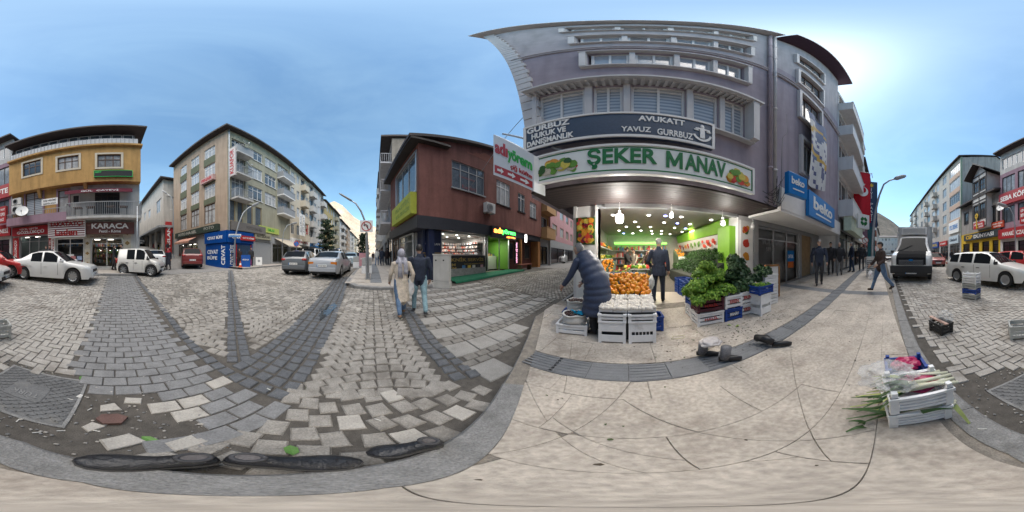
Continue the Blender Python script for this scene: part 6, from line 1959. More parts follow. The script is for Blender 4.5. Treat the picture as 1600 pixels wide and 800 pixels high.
    if head and hair:
        hm = m_hairk if hair == 'black' else m_hairg
        hb = MB(); hb.ell((0,.008,.012), (.083, .101, .118), 16, 12)
        keep = []
        rot_ = Matrix.Rotation(turn, 3, 'Z')
        for f in hb.f:
            c = sum((Vector(hb.v[i]) for i in f), Vector())/len(f)
            if (c.z > .055) or (c.y > .015 and c.z > -.055): keep.append(f)
        hb.f = keep; hb.m = [0]*len(keep)
        hb.v = [tuple((rot_@Vector(v)+hc)*sc) for v in hb.v]
        if hair != 'bald': hb.build('hair', hm, rt, smooth=True)
        for sd in (-1, 1):
            eb = MB(); eb.ell(tuple((rot_@Vector((sd*.03, -.082, .008))+hc)*sc), (.011*sc,.008*sc,.007*sc), 6, 4); eb.build('eye', m_eye, rt)
    if cap:
        hb = MB(); hb.ell((0,0,.03), (.086,.106,.10), 14, 10); hb.f = [f for f in hb.f if sum(hb.v[i][2] for i in f)/len(f) > .035]; hb.m = [0]*len(hb.f); hb.ell((0,-.11,.045), (.06,.06,.008), 10, 4)
        hb.v = [tuple((Vector(v)+hc)*sc) for v in hb.v]; hb.build('cap', cap, rt, smooth=True)
    if scarf:
        hb = MB(); hb.ell((0,.012,.012), (.096,.116,.128), 16, 12)
        hb.f = [f for f in hb.f if not (sum(hb.v[i][1] for i in f)/len(f) < -.055 and -.08 < sum(hb.v[i][2] for i in f)/len(f) < .07)]; hb.m = [0]*len(hb.f)
        hb.tube([(0,.0,-.06),(0,.005,-.13),(0,.01,-.20),(0,.01,-.25)], [(.085,.088),(.088,.10),(.13,.165),(.14,.19)], 14)
        for x0 in (-.075, .055):
            hb.tube([(x0,.10,-.10),(x0*1.1,.148,-.24),(x0*1.15,.158,-.42),(x0*1.1,.165,-.52 if x0 < 0 else -.60)], [(.018,.045),(.02,.05),(.018,.058),(.012,.062)], 8)
        hb.v = [tuple((Vector(v)+hc)*sc) for v in hb.v]; hb.build('headscarf', scarf, rt, smooth=True)
    return rt, [(w_*sc, d, sd) for w_, d, sd in hands]
def face_to(px, r, tpx=None, away=False):
    """heading so that local -y points to the camera (or away)"""
    p = gp(px, r); a = atan2(-p[0], p[1])          # local -y towards origin
    return a+(pi if away else 0)
def stand(px, r, dz=0.):
    x, y = gp(px, r); return (x, y, gz(x, y)+dz)
jn = cloth('jeans', (.10, .165, .27)); jl = cloth('pale_jeans', (.21, .33, .38)); blk = cloth('black2', (.028, .028, .032)); nvy = cloth('navy', (.022, .03, .052)); brn = cloth('brown', (.05, .033, .03)); gry = cloth('grey', (.16, .155, .15)); bge = cloth('beige_coat', (.55, .48, .40)); dgy = cloth('charcoal', (.045, .045, .05))
wht = cloth('white', (.6, .6, .58))
person('woman in long beige coat and grey headscarf walking away over the cobbles', stand(627, 3.85), face_to(627, 3.85, away=True)+.25, 1.60, bge, jn, cloth('tan_shoe', (.25,.15,.09)), None, .24, (-.25, .15), (.5, .5), .52, 1.06, scarf=cloth('grey_scarf', (.32,.32,.37)), vox=.014, gap=(.05,.02), collar=False)
r_, hn = person('man in dark navy jacket and pale jeans walking beside the woman', stand(655, 4.0), face_to(655, 4.0, away=True)+.15, 1.72, nvy, jl, dgy, 'black', -.22, (.0, -.05), (.3, .75), .0, 1.12, vox=.014, gap=(.04,.03))
person('man in dark suit standing with his back turned at the shop entrance', (4.75*sin(th(1029)), 4.75*cos(th(1029)), .137), face_to(1029, 4.75, away=True)-.3, 1.86, nvy, nvy, m_shoe, 'grey', .06, (.05, .05), (.15, .9), .18, 1.08, vox=.014, gap=(.0,.06))
person('man in black inside the shop facing the counter', (8.2*sin(th(979.5)), 8.2*cos(th(979.5)), .137), face_to(979.5, 8.2)+1.2, 1.78, blk, blk, hair='black', arms=(.5,.5), vox=.022)
person('person in pale hooded top inside the shop beside the man in black', (8.4*sin(th(990)), 8.4*cos(th(990)), .137), face_to(990, 8.4)-.6, 1.70, cloth('cream_top', (.42,.39,.33)), dgy, hair='black', arms=(.4,.5), vox=.022)
person('shopkeeper in brown pullover behind the vegetables deep in the shop', (8.6*sin(th(1012)), 8.6*cos(th(1012)), .137), face_to(1012, 8.6), 1.68, brn, dgy, hair='black', arms=(.6,.5), vox=.022)
person('man in open navy jacket walking towards the viewer on the pavement', stand(1280, 6.75, .1), face_to(1280, 6.75)+.1, 1.86, nvy, dgy, m_shoe, 'grey', .16, (-.1, .15), (.2, .25), .0, 1.12, vox=.015, gap=(.03,.03))
person('man in black coat walking behind the man in the open navy jacket', stand(1298, 9.2, .1), face_to(1298, 9.2), 1.82, blk, blk, hair='black', step=.14, vox=.02)
person('balding man in black jacket and grey trousers on the right pavement', stand(1311.5, 9.0, .1), face_to(1311.5, 9.0), 1.80, blk, gry, hair='bald', step=.14, bulk=1.15, vox=.02)
person('man in dark jacket standing sideways on the right pavement', stand(1330.5, 10.3, .1), face_to(1330.5, 10.3)-1.2, 1.86, nvy, cloth('jeans_dark', (.03,.05,.09)), hair='grey', step=.08, vox=.022)
person('man in black walking right of the sideways man', stand(1346, 11.0, .1), face_to(1346, 11.0), 1.84, blk, blk, hair='black', step=.1, vox=.022, gap=(.04,.04))
for i, (px, r, t, lb) in enumerate(((1321, 15.5, dgy, 'man in charcoal far behind the balding man'), (1338, 17, brn, 'man in brown far behind the sideways man'), (1353, 19, nvy, 'man in navy farther along the right pavement'), (1360, 24, blk, 'distant walker in black near the curved lamp post'), (1349, 26, gry, 'distant walker in grey on the right pavement'))):
    person(lb, stand(px, r, .1), face_to(px, r)+.3*i, 1.78, t, blk, hair='black', step=.12, vox=.035)
person('person in brown hooded jacket, cap and jeans walking left by the kerb', stand(1376, 5.7, .1), face_to(1376, 5.7)-1.15, 1.74, brn, jn, cloth('brown_shoe', (.06,.04,.03)), 'black', .36, (.3, .1), (.5, .9), .0, 1.18, vox=.015, cap=blk, gap=(.02,.04))
lst = [(589, 16.5, wht, jn, 'man in white top walking away on the left pavement', 1), (597, 15.8, nvy, nvy, 'man in navy walking away behind the man in white', 1), (605, 16.5, brn, blk, 'woman in dark red coat walking away on the left pavement', 1), (592.5, 20, blk, blk, 'man in black beyond the man in white on the left pavement', 1), (562, 21, nvy, blk, 'person in dark blue at the left kerb near the parked cars', 1), (568, 23, blk, blk, 'distant person in black beside the advertising stand', 0), (583, 27, brn, blk, 'distant walker in brown on the left pavement', 1),
       (178.5, 11.0, blk, blk, 'woman in long black coat passing the dried fruit shop', 2), (190, 10.9, blk, jn, 'man in black jacket and jeans striding past the dried fruit shop', 3), (72, 11.2, dgy, blk, 'man in grey behind the white saloon car by the optician', 0), (78, 11.4, blk, blk, 'man in black behind the white saloon car by the optician', 0),
       (361, 15.0, dgy, jn, 'man in charcoal jacket and jeans leaning by the blue kiosk', 3), (374, 15.2, brn, brn, 'man in brown standing at the kiosk lamp post', 0), (379, 16.2, blk, blk, 'man in black behind the blue street board', 0), (392.5, 15.4, blk, blk, 'man dressed in black standing right of the blue street board', 0),
       (1474, 23, blk, blk, 'man in black outside the red market shop opposite', 0), (1478.5, 23, dgy, dgy, 'second man in charcoal outside the red market shop opposite', 0), (1486.5, 22, blk, jn, 'man in black and jeans before the grey block opposite', 0), (1492, 22.4, nvy, blk, 'woman in navy before the grey block opposite', 2), (1498.5, 21, brn, blk, 'man in brown near the phone shop opposite', 0), (1505, 20.5, blk, blk, 'man in black near the white estate car by the phone shop', 0)]
for i, (px, r, t, l, lb, wk) in enumerate(lst):
    person(lb, stand(px, r, .12), face_to(px, r, away=(wk == 1))+(1.3 if wk in (2,) else -1.35 if wk == 3 else .2*(i % 3-1)), 1.66+.05*(i % 3), t, l, hair='black', step=.3 if wk == 3 else (.14 if wk else .03), coat=.45 if wk == 2 else 0, vox=.03 if r > 14 else .022)
person('woman in long dark coat and red headscarf crossing the side street mouth', stand(263, 12.6), face_to(263, 12.6)-.6, 1.66, cloth('darkblue_coat', (.02,.022,.035)), cloth('brown_skirt', (.07,.05,.045)), hair=None, step=.1, coat=.5, bulk=1.15, scarf=cloth('red_scarf', (.35,.03,.05)), vox=.022)
person('dark clothed person far up the side street pavement', stand(262, 24, .1), face_to(262, 24), 1.7, blk, blk, hair='black', step=.1, vox=.04)
# ---- bending customer in the long quilted coat at the olive sacks
m_quilt = M('quilted_blue', (.035, .05, .095), .5, .12, 6, .2, bscale=40)
qx, qy = gp(929, 2.8)
qr, _ = person('customer in long quilted blue coat bending over the sacks by the stall', (qx, qy, gz(qx, qy)+.1), face_to(931, 2.62, away=True)+1.0, 1.70, m_quilt, blk, m_shoe, 'grey', .04, (.75, .9), (.5, .3), .0, 1.1, .50, vox=.016, name='person')
mb = MB(); pts = []; rad = []
# coat as puffed rings from hem to shoulders along the bent back
spine = [Vector((0,.05,.40)), Vector((0,.06,.70)), Vector((0,.05,.95)), Vector((0,-.10,1.22)), Vector((0,-.24,1.44))]
wid = [(.24,.27), (.225,.255), (.20,.24), (.185,.235), (.12,.16)]
N = 60
for i in range(N+1):
    t = i/N*(len(spine)-1); k = min(int(t), len(spine)-2); f = t-k
    p = spine[k].lerp(spine[k+1], f); puff = 1+.055*abs(sin(i*pi/6))
    pts.append(tuple(p)); rad.append(((wid[k][0]+(wid[k+1][0]-wid[k][0])*f)*puff, (wid[k][1]+(wid[k+1][1]-wid[k][1])*f)*puff))
mb.tube(pts, rad, 28); mb.build('quilted_coat', m_quilt, qr, smooth=True)
# ---- walkers of whom the photograph shows only the legs
def legs_only(label, px, r, rz, ln, tm):
    x, y = gp(px, r); rt = root('person', (x, y, gz(x, y)+.1), label, 'person', 'people in the street', rz)
    mb = MB()
    for sd, dy in ((-1, -.16), (1, .10)):
        mb.tube([(sd*.07, dy, .05), (sd*.07, dy-.01, ln*.5), (sd*.075, dy-.02, ln)], [(.062,.055),(.062,.058),(.066,.062)], 12, 0)
        mb.tube([(sd*.07, dy+.07, .045), (sd*.07, dy-.03, .055), (sd*.07, dy-.13, .042), (sd*.07, dy-.20, .032)], [(.03,.032),(.045,.042),(.036,.044),(.018,.03)], 12, 1)
    mb.build('body', [tm, m_shoe], rt, smooth=True); return rt
legs_only('grey trouser legs and black shoes of a passer by holding a plastic bag', 1110, 1.92, R(62), .24, cloth('grey_trouser', (.15,.15,.16)))
x, y = gp(1215, 2.25); rt = root('person', (x, y, gz(x, y)+.1), 'black shoes and dark hem of a passer by right of the plastic bag', 'person', 'people in the street', R(50))
mb = MB(); mb.tube([(0,.08,.05),(0,-.03,.06),(0,-.13,.045),(0,-.2,.032)], [(.034,.036),(.048,.044),(.038,.045),(.018,.03)], 12); mb.tube([(.12,.30,.09),(.12,.20,.10),(.12,.10,.07),(.12,.03,.05)], [(.034,.036),(.048,.044),(.038,.045),(.018,.03)], 12); mb.tube([(0,.06,.08),(.06,.16,.13),(.14,.30,.12)], [.05,.07,.05], 10); mb.build('body', m_shoe, rt, smooth=True)
# ---- the photographer's shoes at the foot of the picture
def shoe(label, a, b, w_=.05, ln=None):
    """a leather shoe from heel a to toe b on the pavement"""
    A, B = Vector(a), Vector(b); d = B-A; L = d.length; z = gz(*A)+.1
    rt = root('shoe', (A.x, A.y, z+.004), label, 'shoe', 'shoes of the photographer', atan2(d.y, d.x))
    mb = MB(); k = 14; vs = []; n = 14; rows_ = []
    prof = [(0,.022,.045,.07),(.05,.034,.05,.085),(.16,.038,.058,.10),(.30,.034,.062,.10),(.42,.035,.058,.085),(.55,.043,.050,.065),(.70,.049,.045,.052),(.84,.045,.036,.043),(.94,.03,.026,.034),(1.,.008,.018,.025)]
    for t, hw, hz, ht in prof:
        for j in range(n):
            q = 2*pi*j/n; vs.append((t*L, hw*cos(q)*w_/.05, max(.006, ht*.5+ht*.5*sin(q))))
    fs = [(i*n+j, i*n+(j+1)%n, (i+1)*n+(j+1)%n, (i+1)*n+j) for i in range(len(prof)-1) for j in range(n)]+[tuple(range(n)), tuple((len(prof)-1)*n+j for j in range(n))]
    mb.add(vs, fs); mb.build('upper', M('leather_black', (.022,.023,.027), .3, .4, 14, .5, bscale=40), rt, smooth=True, recalc=True)
    mb = MB(); pl = [(t*L, hw*1.08*w_/.05+.003) for t, hw, _, _ in prof]; poly = pl+[(x_, -y_) for x_, y_ in pl[::-1]]
    mb.prism(poly, -.002, .018); mb.build('sole', M('sole_grey', (.05,.048,.046), .8, .2), rt, recalc=True)
    return rt
s_a = shoe('long black leather shoe left at the foot of the picture', (-.27, -.39), (.12, -.45), .075)
s_b = shoe('black leather shoe in the middle at the foot of the picture', (-.30, -.37), (-.45, -.03), .07)
s_c = shoe('black leather shoe with its toe on the kerb at the foot of the picture', (-.58, .25), (-.52, -.02), .06)
for s_, an in ((s_a, .39), (s_b, .37), (s_c, .27)):          # padded collar round the opening of each shoe
    mb = MB(); pts = [(an*.17+an*.13*cos(2*pi*k/16), .034*sin(2*pi*k/16), .098+.012*cos(2*pi*k/16)) for k in range(17)]; mb.tube(pts, .011, 8); mb.build('collar', M('collar_grey', (.05,.05,.055), .7, .2), s_, smooth=True)
    mb = MB(); mb.add([(p[0], p[1], p[2]+.003) for p in pts[:16]], [tuple(range(16))]); mb.build('sock', cloth('sock', (.12,.11,.11)), s_)
# ================================================================ vehicles
m_tyre = M('tyre', (.022, .022, .023), .85, .15, 20); m_rim = M('rim', (.42, .43, .44), .35, .06, metal=.8); m_cglass = M('car_glass', (.012, .014, .017), .04, .15, 2, spec=.06)
m_plastic = M('black_plastic', (.028, .028, .03), .6, .1); m_head = M('headlamp', (.55, .56, .58), .08, .08, spec=.8); m_tail = M('tail_lamp', (.30, .012, .01), .15, .1, spec=.6); m_plate = M('plate', (.7, .7, .68), .5, .02); m_amber = M('amber_lamp', (.55, .17, .02), .2, .1)
PROF = {
 'sedan': ([(0,.62),(.015,.72),(.06,.80),(.27,.95),(.43,1.40),(.50,1.45),(.62,1.44),(.72,1.36),(.86,1.07),(.97,1.03),(.99,.96),(1,.70)], (.43,.72), [(.335,.365),(.535,.555),(.70,.76)]),
 'hatch': ([(0,.60),(.015,.70),(.06,.78),(.26,.94),(.42,1.38),(.50,1.43),(.70,1.42),(.86,1.36),(.96,1.02),(.985,.92),(1,.66)], (.42,.86), [(.33,.37),(.58,.605),(.80,.85)]),
 'estate': ([(0,.60),(.015,.70),(.06,.78),(.25,.95),(.41,1.38),(.48,1.43),(.72,1.43),(.88,1.38),(.965,1.0),(.985,.92),(1,.66)], (.41,.88), [(.32,.36),(.56,.585),(.76,.785)]),
 'suv': ([(0,.68),(.012,.85),(.05,.98),(.24,1.08),(.39,1.58),(.47,1.64),(.72,1.63),(.88,1.55),(.965,1.12),(.985,1.0),(1,.75)], (.39,.88), [(.31,.35),(.55,.575),(.76,.80)]),
 'van': ([(0,.65),(.015,.82),(.05,.96),(.20,1.10),(.345,1.72),(.42,1.80),(.75,1.82),(.94,1.79),(.972,1.05),(.985,.98),(1,.75)], (.345,.94), [(.27,.31),(.50,.535),(.72,.75)]),
 'cab': ([(0,.75),(.012,1.05),(.06,1.22),(.28,1.38),(.60,2.18),(.72,2.30),(.96,2.34),(.985,1.4),(1,1.0)], (.60,.95), [(.5,.53)]),
}
def lerp_prof(pr, t):
    for (a, b), (c, d) in zip(pr[:-1], pr[1:]):
        if t <= c: return b+(d-b)*(t-a)/(c-a) if c > a else d
    return pr[-1][1]
def wheel(rt, x, y, r_, w_, left, spokes=7, rimm=None):
    wh = root('wheel', (x, y, r_), None, None); wh.parent = rt
    sg = 1 if left else -1
    mb = MB(); mb.lathe([(r_*.64,-w_/2),(r_*.93,-w_/2),(r_,-w_*.32),(r_,w_*.32),(r_*.93,w_/2),(r_*.64,w_/2),(r_*.64,-w_/2)], 24, (0,0,0), 0, 'y'); mb.build('tyre', m_tyre, wh, smooth=False)
    mb = MB(); yo = sg*w_*.36
    mb.lathe([(r_*.60,-.015),(r_*.645,-.03),(r_*.645,.03),(r_*.60,.015),(r_*.60,-.015)], 24, (0,yo,0), 0, 'y'); mb.lathe([(r_*.16,-.03),(r_*.16,.03)], 12, (0,yo,0), 0, 'y')
    for k in range(spokes):
        a = 2*pi*k/spokes; c, s = cos(a), sin(a)
        def P(rr, ww, yy): return (rr*c-ww*s, yy, rr*s+ww*c)
        q = [P(r_*.12,-.05*r_*2,yo-.012), P(r_*.62,-.06*r_*2,yo-.012), P(r_*.62,.06*r_*2,yo-.012), P(r_*.12,.05*r_*2,yo-.012)]
        q2 = [(p[0], yo+.015, p[2]) for p in q]
        mb.add(q+q2, [(0,1,2,3),(7,6,5,4),(0,4,5,1),(1,5,6,2),(2,6,7,3),(3,7,4,0)])
    mb.build('rim', rimm or m_rim, wh)
    mb = MB(); mb.lathe([(r_*.6,-.01),(r_*.6,.0)], 20, (0,yo-sg*.04,0), 0, 'y'); mb.build('brake_disc', m_plastic, wh)
    return wh
def car(kind, label, px, r, heading, col, L=4.3, W=1.74, HS=1., name='car', plate='29 AB 123', wr=.31, xy=None, frontc=None, tailtype=0, spokes=7, group='cars in the street', amber=False):
    """x forward (nose at +L/2); heading is the world direction of the nose"""
    x0, y0 = xy or gp(px, r)
    rt = root(name, (x0, y0, gz(x0, y0)), label, 'truck' if kind == 'cab' else 'van' if kind == 'van' else 'car', group, heading)
    pr, (ra, rb), pil = PROF[kind]; pr = [(t, z*HS) for t, z in pr]
    paint = M('paint_%g_%g_%g' % col, col, .32, .04, 2, coat=.7, spec=.5)
    wx = [.19, .80] if kind not in ('cab',) else [.30]
    if kind == 'van': wx = [.17, .80]
    ts = sorted(set([i/72 for i in range(73)]+[p[0] for p in pr]+[a for q in pil for a in q]))
    belt0 = {'sedan':.90,'hatch':.90,'estate':.90,'suv':1.02,'van':1.03,'cab':1.35}[kind]*HS
    secs = []
    for t in ts:
        zt = lerp_prof(pr, t); X_ = L/2-t*L
        zb = min(zt-.015, belt0+.07*t)
        e = min(t, 1-t)
        wb = W/2*(1-.16*(1-min(1, e/.10))**2)
        ghs = max(0, min(1, (zt-zb)/(.45*HS)))
        wt = wb*(.94-.16*ghs)
        arch = .20
        for w_ in wx:
            dx = (t-w_)*L; ro = wr*1.16
            if abs(dx) < ro: arch = max(arch, sqrt(ro*ro-dx*dx)+wr*.98)
        zl = max(.20 if kind != 'cab' else .32, arch); zl = min(zl, zb-.10)
        if e < .02: zl = max(zl, .30)
        z1 = max(.46*HS, zl+.02); z1 = min(z1, zb-.05)
        P = [(wb*.95, zl), (wb, z1), (wb*1.0, max(z1+.01, zb-.14)), (wb*.965, zb), (wt, max(zb+.005, zt-.055*ghs-.004)), (wt*.86, zt), (wt*.45, zt+.018), (0, zt+.024)]
        secs.append((t, X_, P, zt-zb))
    body = MB(); win = {'windshield': MB(), 'rear_window': MB()}; side = []
    def emit(mb, q): mb.add(q, [(0,1,2,3)])
    cur = {1: None, -1: None}
    for (t0, xa, A, ga), (t1, xb, B, gb) in zip(secs[:-1], secs[1:]):
        tm = (t0+t1)/2; slope = abs(lerp_prof(pr, t1)-lerp_prof(pr, t0))/max(1e-6, (t1-t0)*L)
        gh = min(ga, gb) > .10*HS
        ingl = ga > .02 and gb > .02
        front_w = ingl and tm < ra and tm > pr[3][0]; rear_w = ingl and tm > rb
        if kind == 'sedan': rear_w = rear_w and tm < .865
        elif kind == 'cab': rear_w = False
        else: rear_w = rear_w and tm < .972
        pillar = any(a <= tm <= b for a, b in pil)
        sidew = ingl and min(ga, gb) > .16*HS and not pillar and (ra-.13 < tm < rb+.04) and not (kind == 'van' and tm > .75 and 'panel' in label)
        for sd in (1, -1):
            for k in range(7):
                q = [(xa, sd*A[k][0], A[k][1]), (xb, sd*B[k][0], B[k][1]), (xb, sd*B[k+1][0], B[k+1][1]), (xa, sd*A[k+1][0], A[k+1][1])]
                if sd < 0: q = q[::-1]
                if k == 3 and sidew:
                    if cur[sd] is None: cur[sd] = MB(); side.append(cur[sd])
                    emit(cur[sd], q)
                elif k >= 5 and front_w: emit(win['windshield'], q)
                elif k >= 5 and rear_w: emit(win['rear_window'], q)
                else: emit(body, q)
            if not sidew: cur[sd] = None
    for idx, flip in ((0, False), (-1, True)):
        t, X_, P, _ = secs[idx]; ring = [(X_, p[0], p[1]) for p in P]+[(X_, -p[0], p[1]) for p in P[-2::-1]]
        body.add(ring, [tuple(range(len(ring)))])
    body.build('body', paint, rt, smooth=True, recalc=True)
    for k, mb in win.items():
        if mb.f: mb.build(k, m_cglass, rt, smooth=True, recalc=True)
    for mb in side: mb.build('side_window', m_cglass, rt, smooth=True)
    mb = MB(); mb.box(-L/2+.12, L/2-.12, -W*.40, W*.40, .19, .62*HS); mb.build('underbody', m_plastic, rt)
    hw = W/2
    for w_ in wx:
        for sd in (1, -1): wheel(rt, L/2-w_*L, sd*(hw-.12), wr, .21, sd > 0, spokes)
    # lamps, bumpers, plates, mirrors, handles
    nz = lerp_prof(pr, .03)
    for sd in (1, -1):
        mb = MB(); mb.ell((L/2-.12, sd*(hw*.68), nz-.10*HS), (.10, hw*.22, .075*HS), 12, 7); mb.build('headlight', m_head, rt, smooth=True)
        mb = MB()
        if tailtype == 1: mb.box(-L/2+.005, -L/2+.10, sd*hw*.55, sd*hw*.90, .70*HS, .84*HS)
        elif kind == 'van': mb.box(-L/2+.02, -L/2+.16, sd*hw*.86, sd*hw*.965, .80*HS, 1.15*HS)
        else: mb.ell((-L/2+.12, sd*hw*.76, .88*HS if kind != 'suv' else 1.0), (.12, hw*.20, .085*HS), 12, 7)
        if kind != 'cab': mb.build('tail_light', m_amber if amber else m_tail, rt, smooth=tailtype != 1)
        mb = MB(); mx_ = L/2-(ra-.135 if kind != 'cab' else .40)*L; mb.cbox(mx_-.05, mx_+.06, sd*(hw+.02), sd*(hw+.19), belt0+.0, belt0+.13, .02) if sd > 0 else mb.cbox(mx_-.05, mx_+.06, -(hw+.19), -(hw+.02), belt0, belt0+.13, .02)
        mb.build('mirror', paint if frontc is None else m_plastic, rt)
        for t in ((.50, .70) if kind not in ('cab',) else (.8,)):
            mb = MB(); hx = L/2-t*L; mb.box(hx-.08, hx+.08, sd*(hw-.005), sd*(hw+.022), belt0-.17, belt0-.14); mb.build('door_handle', m_plastic if frontc else paint, rt)
        mb = MB()
        for t in ((.355, .555) if kind not in ('cab',) else (.62,)):
            hx = L/2-t*L; mb.box(hx-.006, hx+.006, sd*(hw-.003), sd*(hw+.0035), .36, belt0-.02)
        mb.build('door_seam', m_plastic, rt)
    mb = MB(); mb.box(L/2-.10, L/2+.02, -hw*.48, hw*.48, .50*HS, .62*HS); mb.build('grille', m_plastic, rt)
    mb = MB(); mb.cbox(L/2-.14, L/2+.035, -hw*.78, hw*.78, .26*HS, .42*HS, .03); mb.build('front_bumper', m_plastic if frontc else paint, rt)
    mb = MB(); mb.cbox(-L/2-.035, -L/2+.15, -hw*.86, hw*.86, .32*HS, .54*HS, .035); mb.build('rear_bumper', paint if kind != 'van' else m_plastic, rt) if kind != 'cab' else None
    for xx, nm, a in ((L/2+.037, 'front', R(90)), (-L/2-.037, 'rear', R(-90))):
        if kind == 'cab' and nm == 'rear': continue
        if nm == 'front': zz = .34*HS
        else: zz = .58*HS if kind != 'van' else .66*HS
        xo = xx if nm == 'front' else -L/2-.012
        pl = root('number_plate', (xo, 0, zz), None, None); pl.parent = rt; pl.rotation_euler.z = a
        mb = MB(); mb.box(-.26, .26, -.012, .02, 0, .115); mb.build('plate', m_plate, pl)
        mb = MB(); text(mb, plate, -.20, .23, .025, .09, -.012, .01, .003); mb.build('lettering', m_blackf, pl)
        mb = MB(); mb.box(-.26, -.225, -.0135, -.011, .002, .113); mb.build('blue_strip', m_bkblue, pl)
    return rt
def dirang(px): return atan2(cos(th(px)), sin(th(px)))        # world angle of a view direction
W_ = (.70, .70, .69)
car('sedan', 'white saloon car driving past the offal shop, its nose to the right', 84, 8.35, pi-.06, W_, 4.25, 1.80, wr=.33, plate='29 ED 416', spokes=10)
car('hatch', 'red hatchback on the far lane before the pharmacy', 1598, 9.9, R(190), (.42, .018, .02), 4.1, 1.74, plate='29 DH 231')
car('estate', 'white five door hatchback parked opposite with black mirrors beside stacked crates', 1544, 7.7, R(202), (.66, .66, .64), 4.15, 1.72, plate='29 FD 077', frontc=1, spokes=14)
car('van', 'small white panel van turning out of the side street', 220, 10.0, R(150), (.60, .585, .55), 2.7, 1.6, .86, name='van', plate='29 KL 190', frontc=1)
car('sedan', 'white saloon car with dark glass parked uphill at the side street mouth', 243, 14.6, R(-105), W_, 4.4, 1.78, plate='29 RN 550')
car('suv', 'dark red off roader seen from behind at the side street mouth', 298, 15.3, R(-112), (.16, .022, .02), 4.3, 1.82, plate='29 HY 803')
car('hatch', 'grey hatchback seen from behind in the left street', 473, 11.3, R(-172), (.105, .115, .125), 3.95, 1.66, plate='29 DV 120', tailtype=0)
car('sedan', 'silver old saloon car with orange tail lamps leaving along the left kerb', 521, 10.3, R(178), (.34, .36, .39), 4.35, 1.70, .97, plate='29 AV 005', tailtype=1, amber=True)
car('van', 'white family van in front of the grey hatchback on the left street', 492, 17.5, R(-178), W_, 4.2, 1.76, plate='29 AC 44', name='van')
car('van', 'second white van behind the silver saloon on the left street', 527, 19.5, R(180), W_, 4.2, 1.76, plate='29 BB 7', name='van')
car('suv', 'dark blue car between the two white vans on the left street', 508, 25, R(180), (.03, .04, .06), 4.3, 1.8, plate='29 CD 9')
car('sedan', 'pale blue parked saloon beyond the silver car at the left kerb', 549, 18.5, R(180), (.30, .38, .42), 4.4, 1.72, plate='29 GK 3')
car('hatch', 'white hatchback farther down the left kerb', 553, 27, R(180), W_, 4.0, 1.7, plate='29 TT 1')
car('suv', 'white off roader coming down the alley', 876, 26, R(-75), (.62, .63, .64), 4.3, 1.8, plate='29 LP 61')
car('van', 'dark van parked high up the side street', 217, 36, R(95), (.05, .055, .06), 4.3, 1.8, plate='29 SS 2', name='van')
car('hatch', 'dark car far off behind the refrigerated truck', 1389, 34, R(185), (.06, .03, .03), 4.0, 1.7, plate='29 RR 5')
car('hatch', 'small red car beyond the refrigerated truck on the right', 1461, 18, R(172), (.25, .04, .03), 3.9, 1.66, plate='29 EE 8')
# refrigerated box truck facing the viewer
tx, ty = gp(1427, 8.9)
hd = atan2(-ty, -tx)-R(5)
ux, uy = cos(hd), sin(hd)
tr = car('cab', 'white refrigerated box truck with black bumper facing the viewer', 0, 0, hd, (.62, .62, .61), 2.55, 2.0, 1.0, name='box_truck', plate='29 AB 770', wr=.36, xy=(tx, ty), frontc=1)
mb = MB(); mb.cbox(-4.9, -1.12, -1.06, 1.06, .85, 2.98, .03); mb.build('cargo_box', M('box_white', (.58,.585,.58), .5, .05, 2, streak=.1), tr)
mb = MB(); mb.box(-1.12, -1.09, -1.075, -1.0, .85, 2.98); mb.box(-1.12, -1.09, 1.0, 1.075, .85, 2.98); mb.box(-1.12, -1.085, -1.0, 1.0, 2.9, 2.985); mb.build('box_edge', m_alu, tr)
mb = MB(); mb.cbox(-1.09, -.62, -.75, .75, 2.44, 2.86, .05); o = mb.build('cooling_unit', m_white, tr)
mb = MB()
for k in range(5): mb.box(-.622, -.605, -.65, .65, 2.50+k*.065, 2.525+k*.065)
mb.build('grille_slat', m_greyf, o)
mb = MB(); mb.box(-4.8, -1.0, -.45, .45, .5, .84); mb.build('chassis', m_plastic, tr)
for sd in (1, -1): wheel(tr, -3.6, sd*.86, .36, .24, sd > 0)
mb = MB(); mb.cbox(.95, 1.33, -1.0, 1.0, .35, .72, .06); mb.build('bumper', m_plastic, tr)
mb = MB(); mb.cbox(1.17, 1.31, -.62, .62, .74, 1.02, .04); mb.build('radiator_grille', m_plastic, tr)
mb = MB()
for k in range(4): mb.box(1.312, 1.322, -.56, .56, .78+k*.06, .795+k*.06)
mb.build('grille_bar', m_greyf, tr)
mb = MB(); mb.prism([(1.20, .76), (1.22, 1.05), (.90, 1.27), (.56, 1.37), (.56, 1.43), (.93, 1.33), (1.11, 1.275), (1.29, 1.11), (1.30, .76)], -.70, .70, 0, 'y'); mb.build('bonnet_mask', M('mask_black', (.018,.018,.02), .9, spec=.1), tr, recalc=True)
mb = MB(); text(mb, 'TRANSIT', -.22, .22, 1.15, 1.22, 0, .01); o = mb.build('lettering', m_greyf, tr, (1.17, 0, 0)); o.rotation_euler = (0, 0, R(90)); o.location = (1.02, 0, .0)
mb = MB(); mb.ell((1.33, 0, .98), (.012, .11, .045), 12, 5); mb.build('badge', m_bkblue, tr, smooth=True)
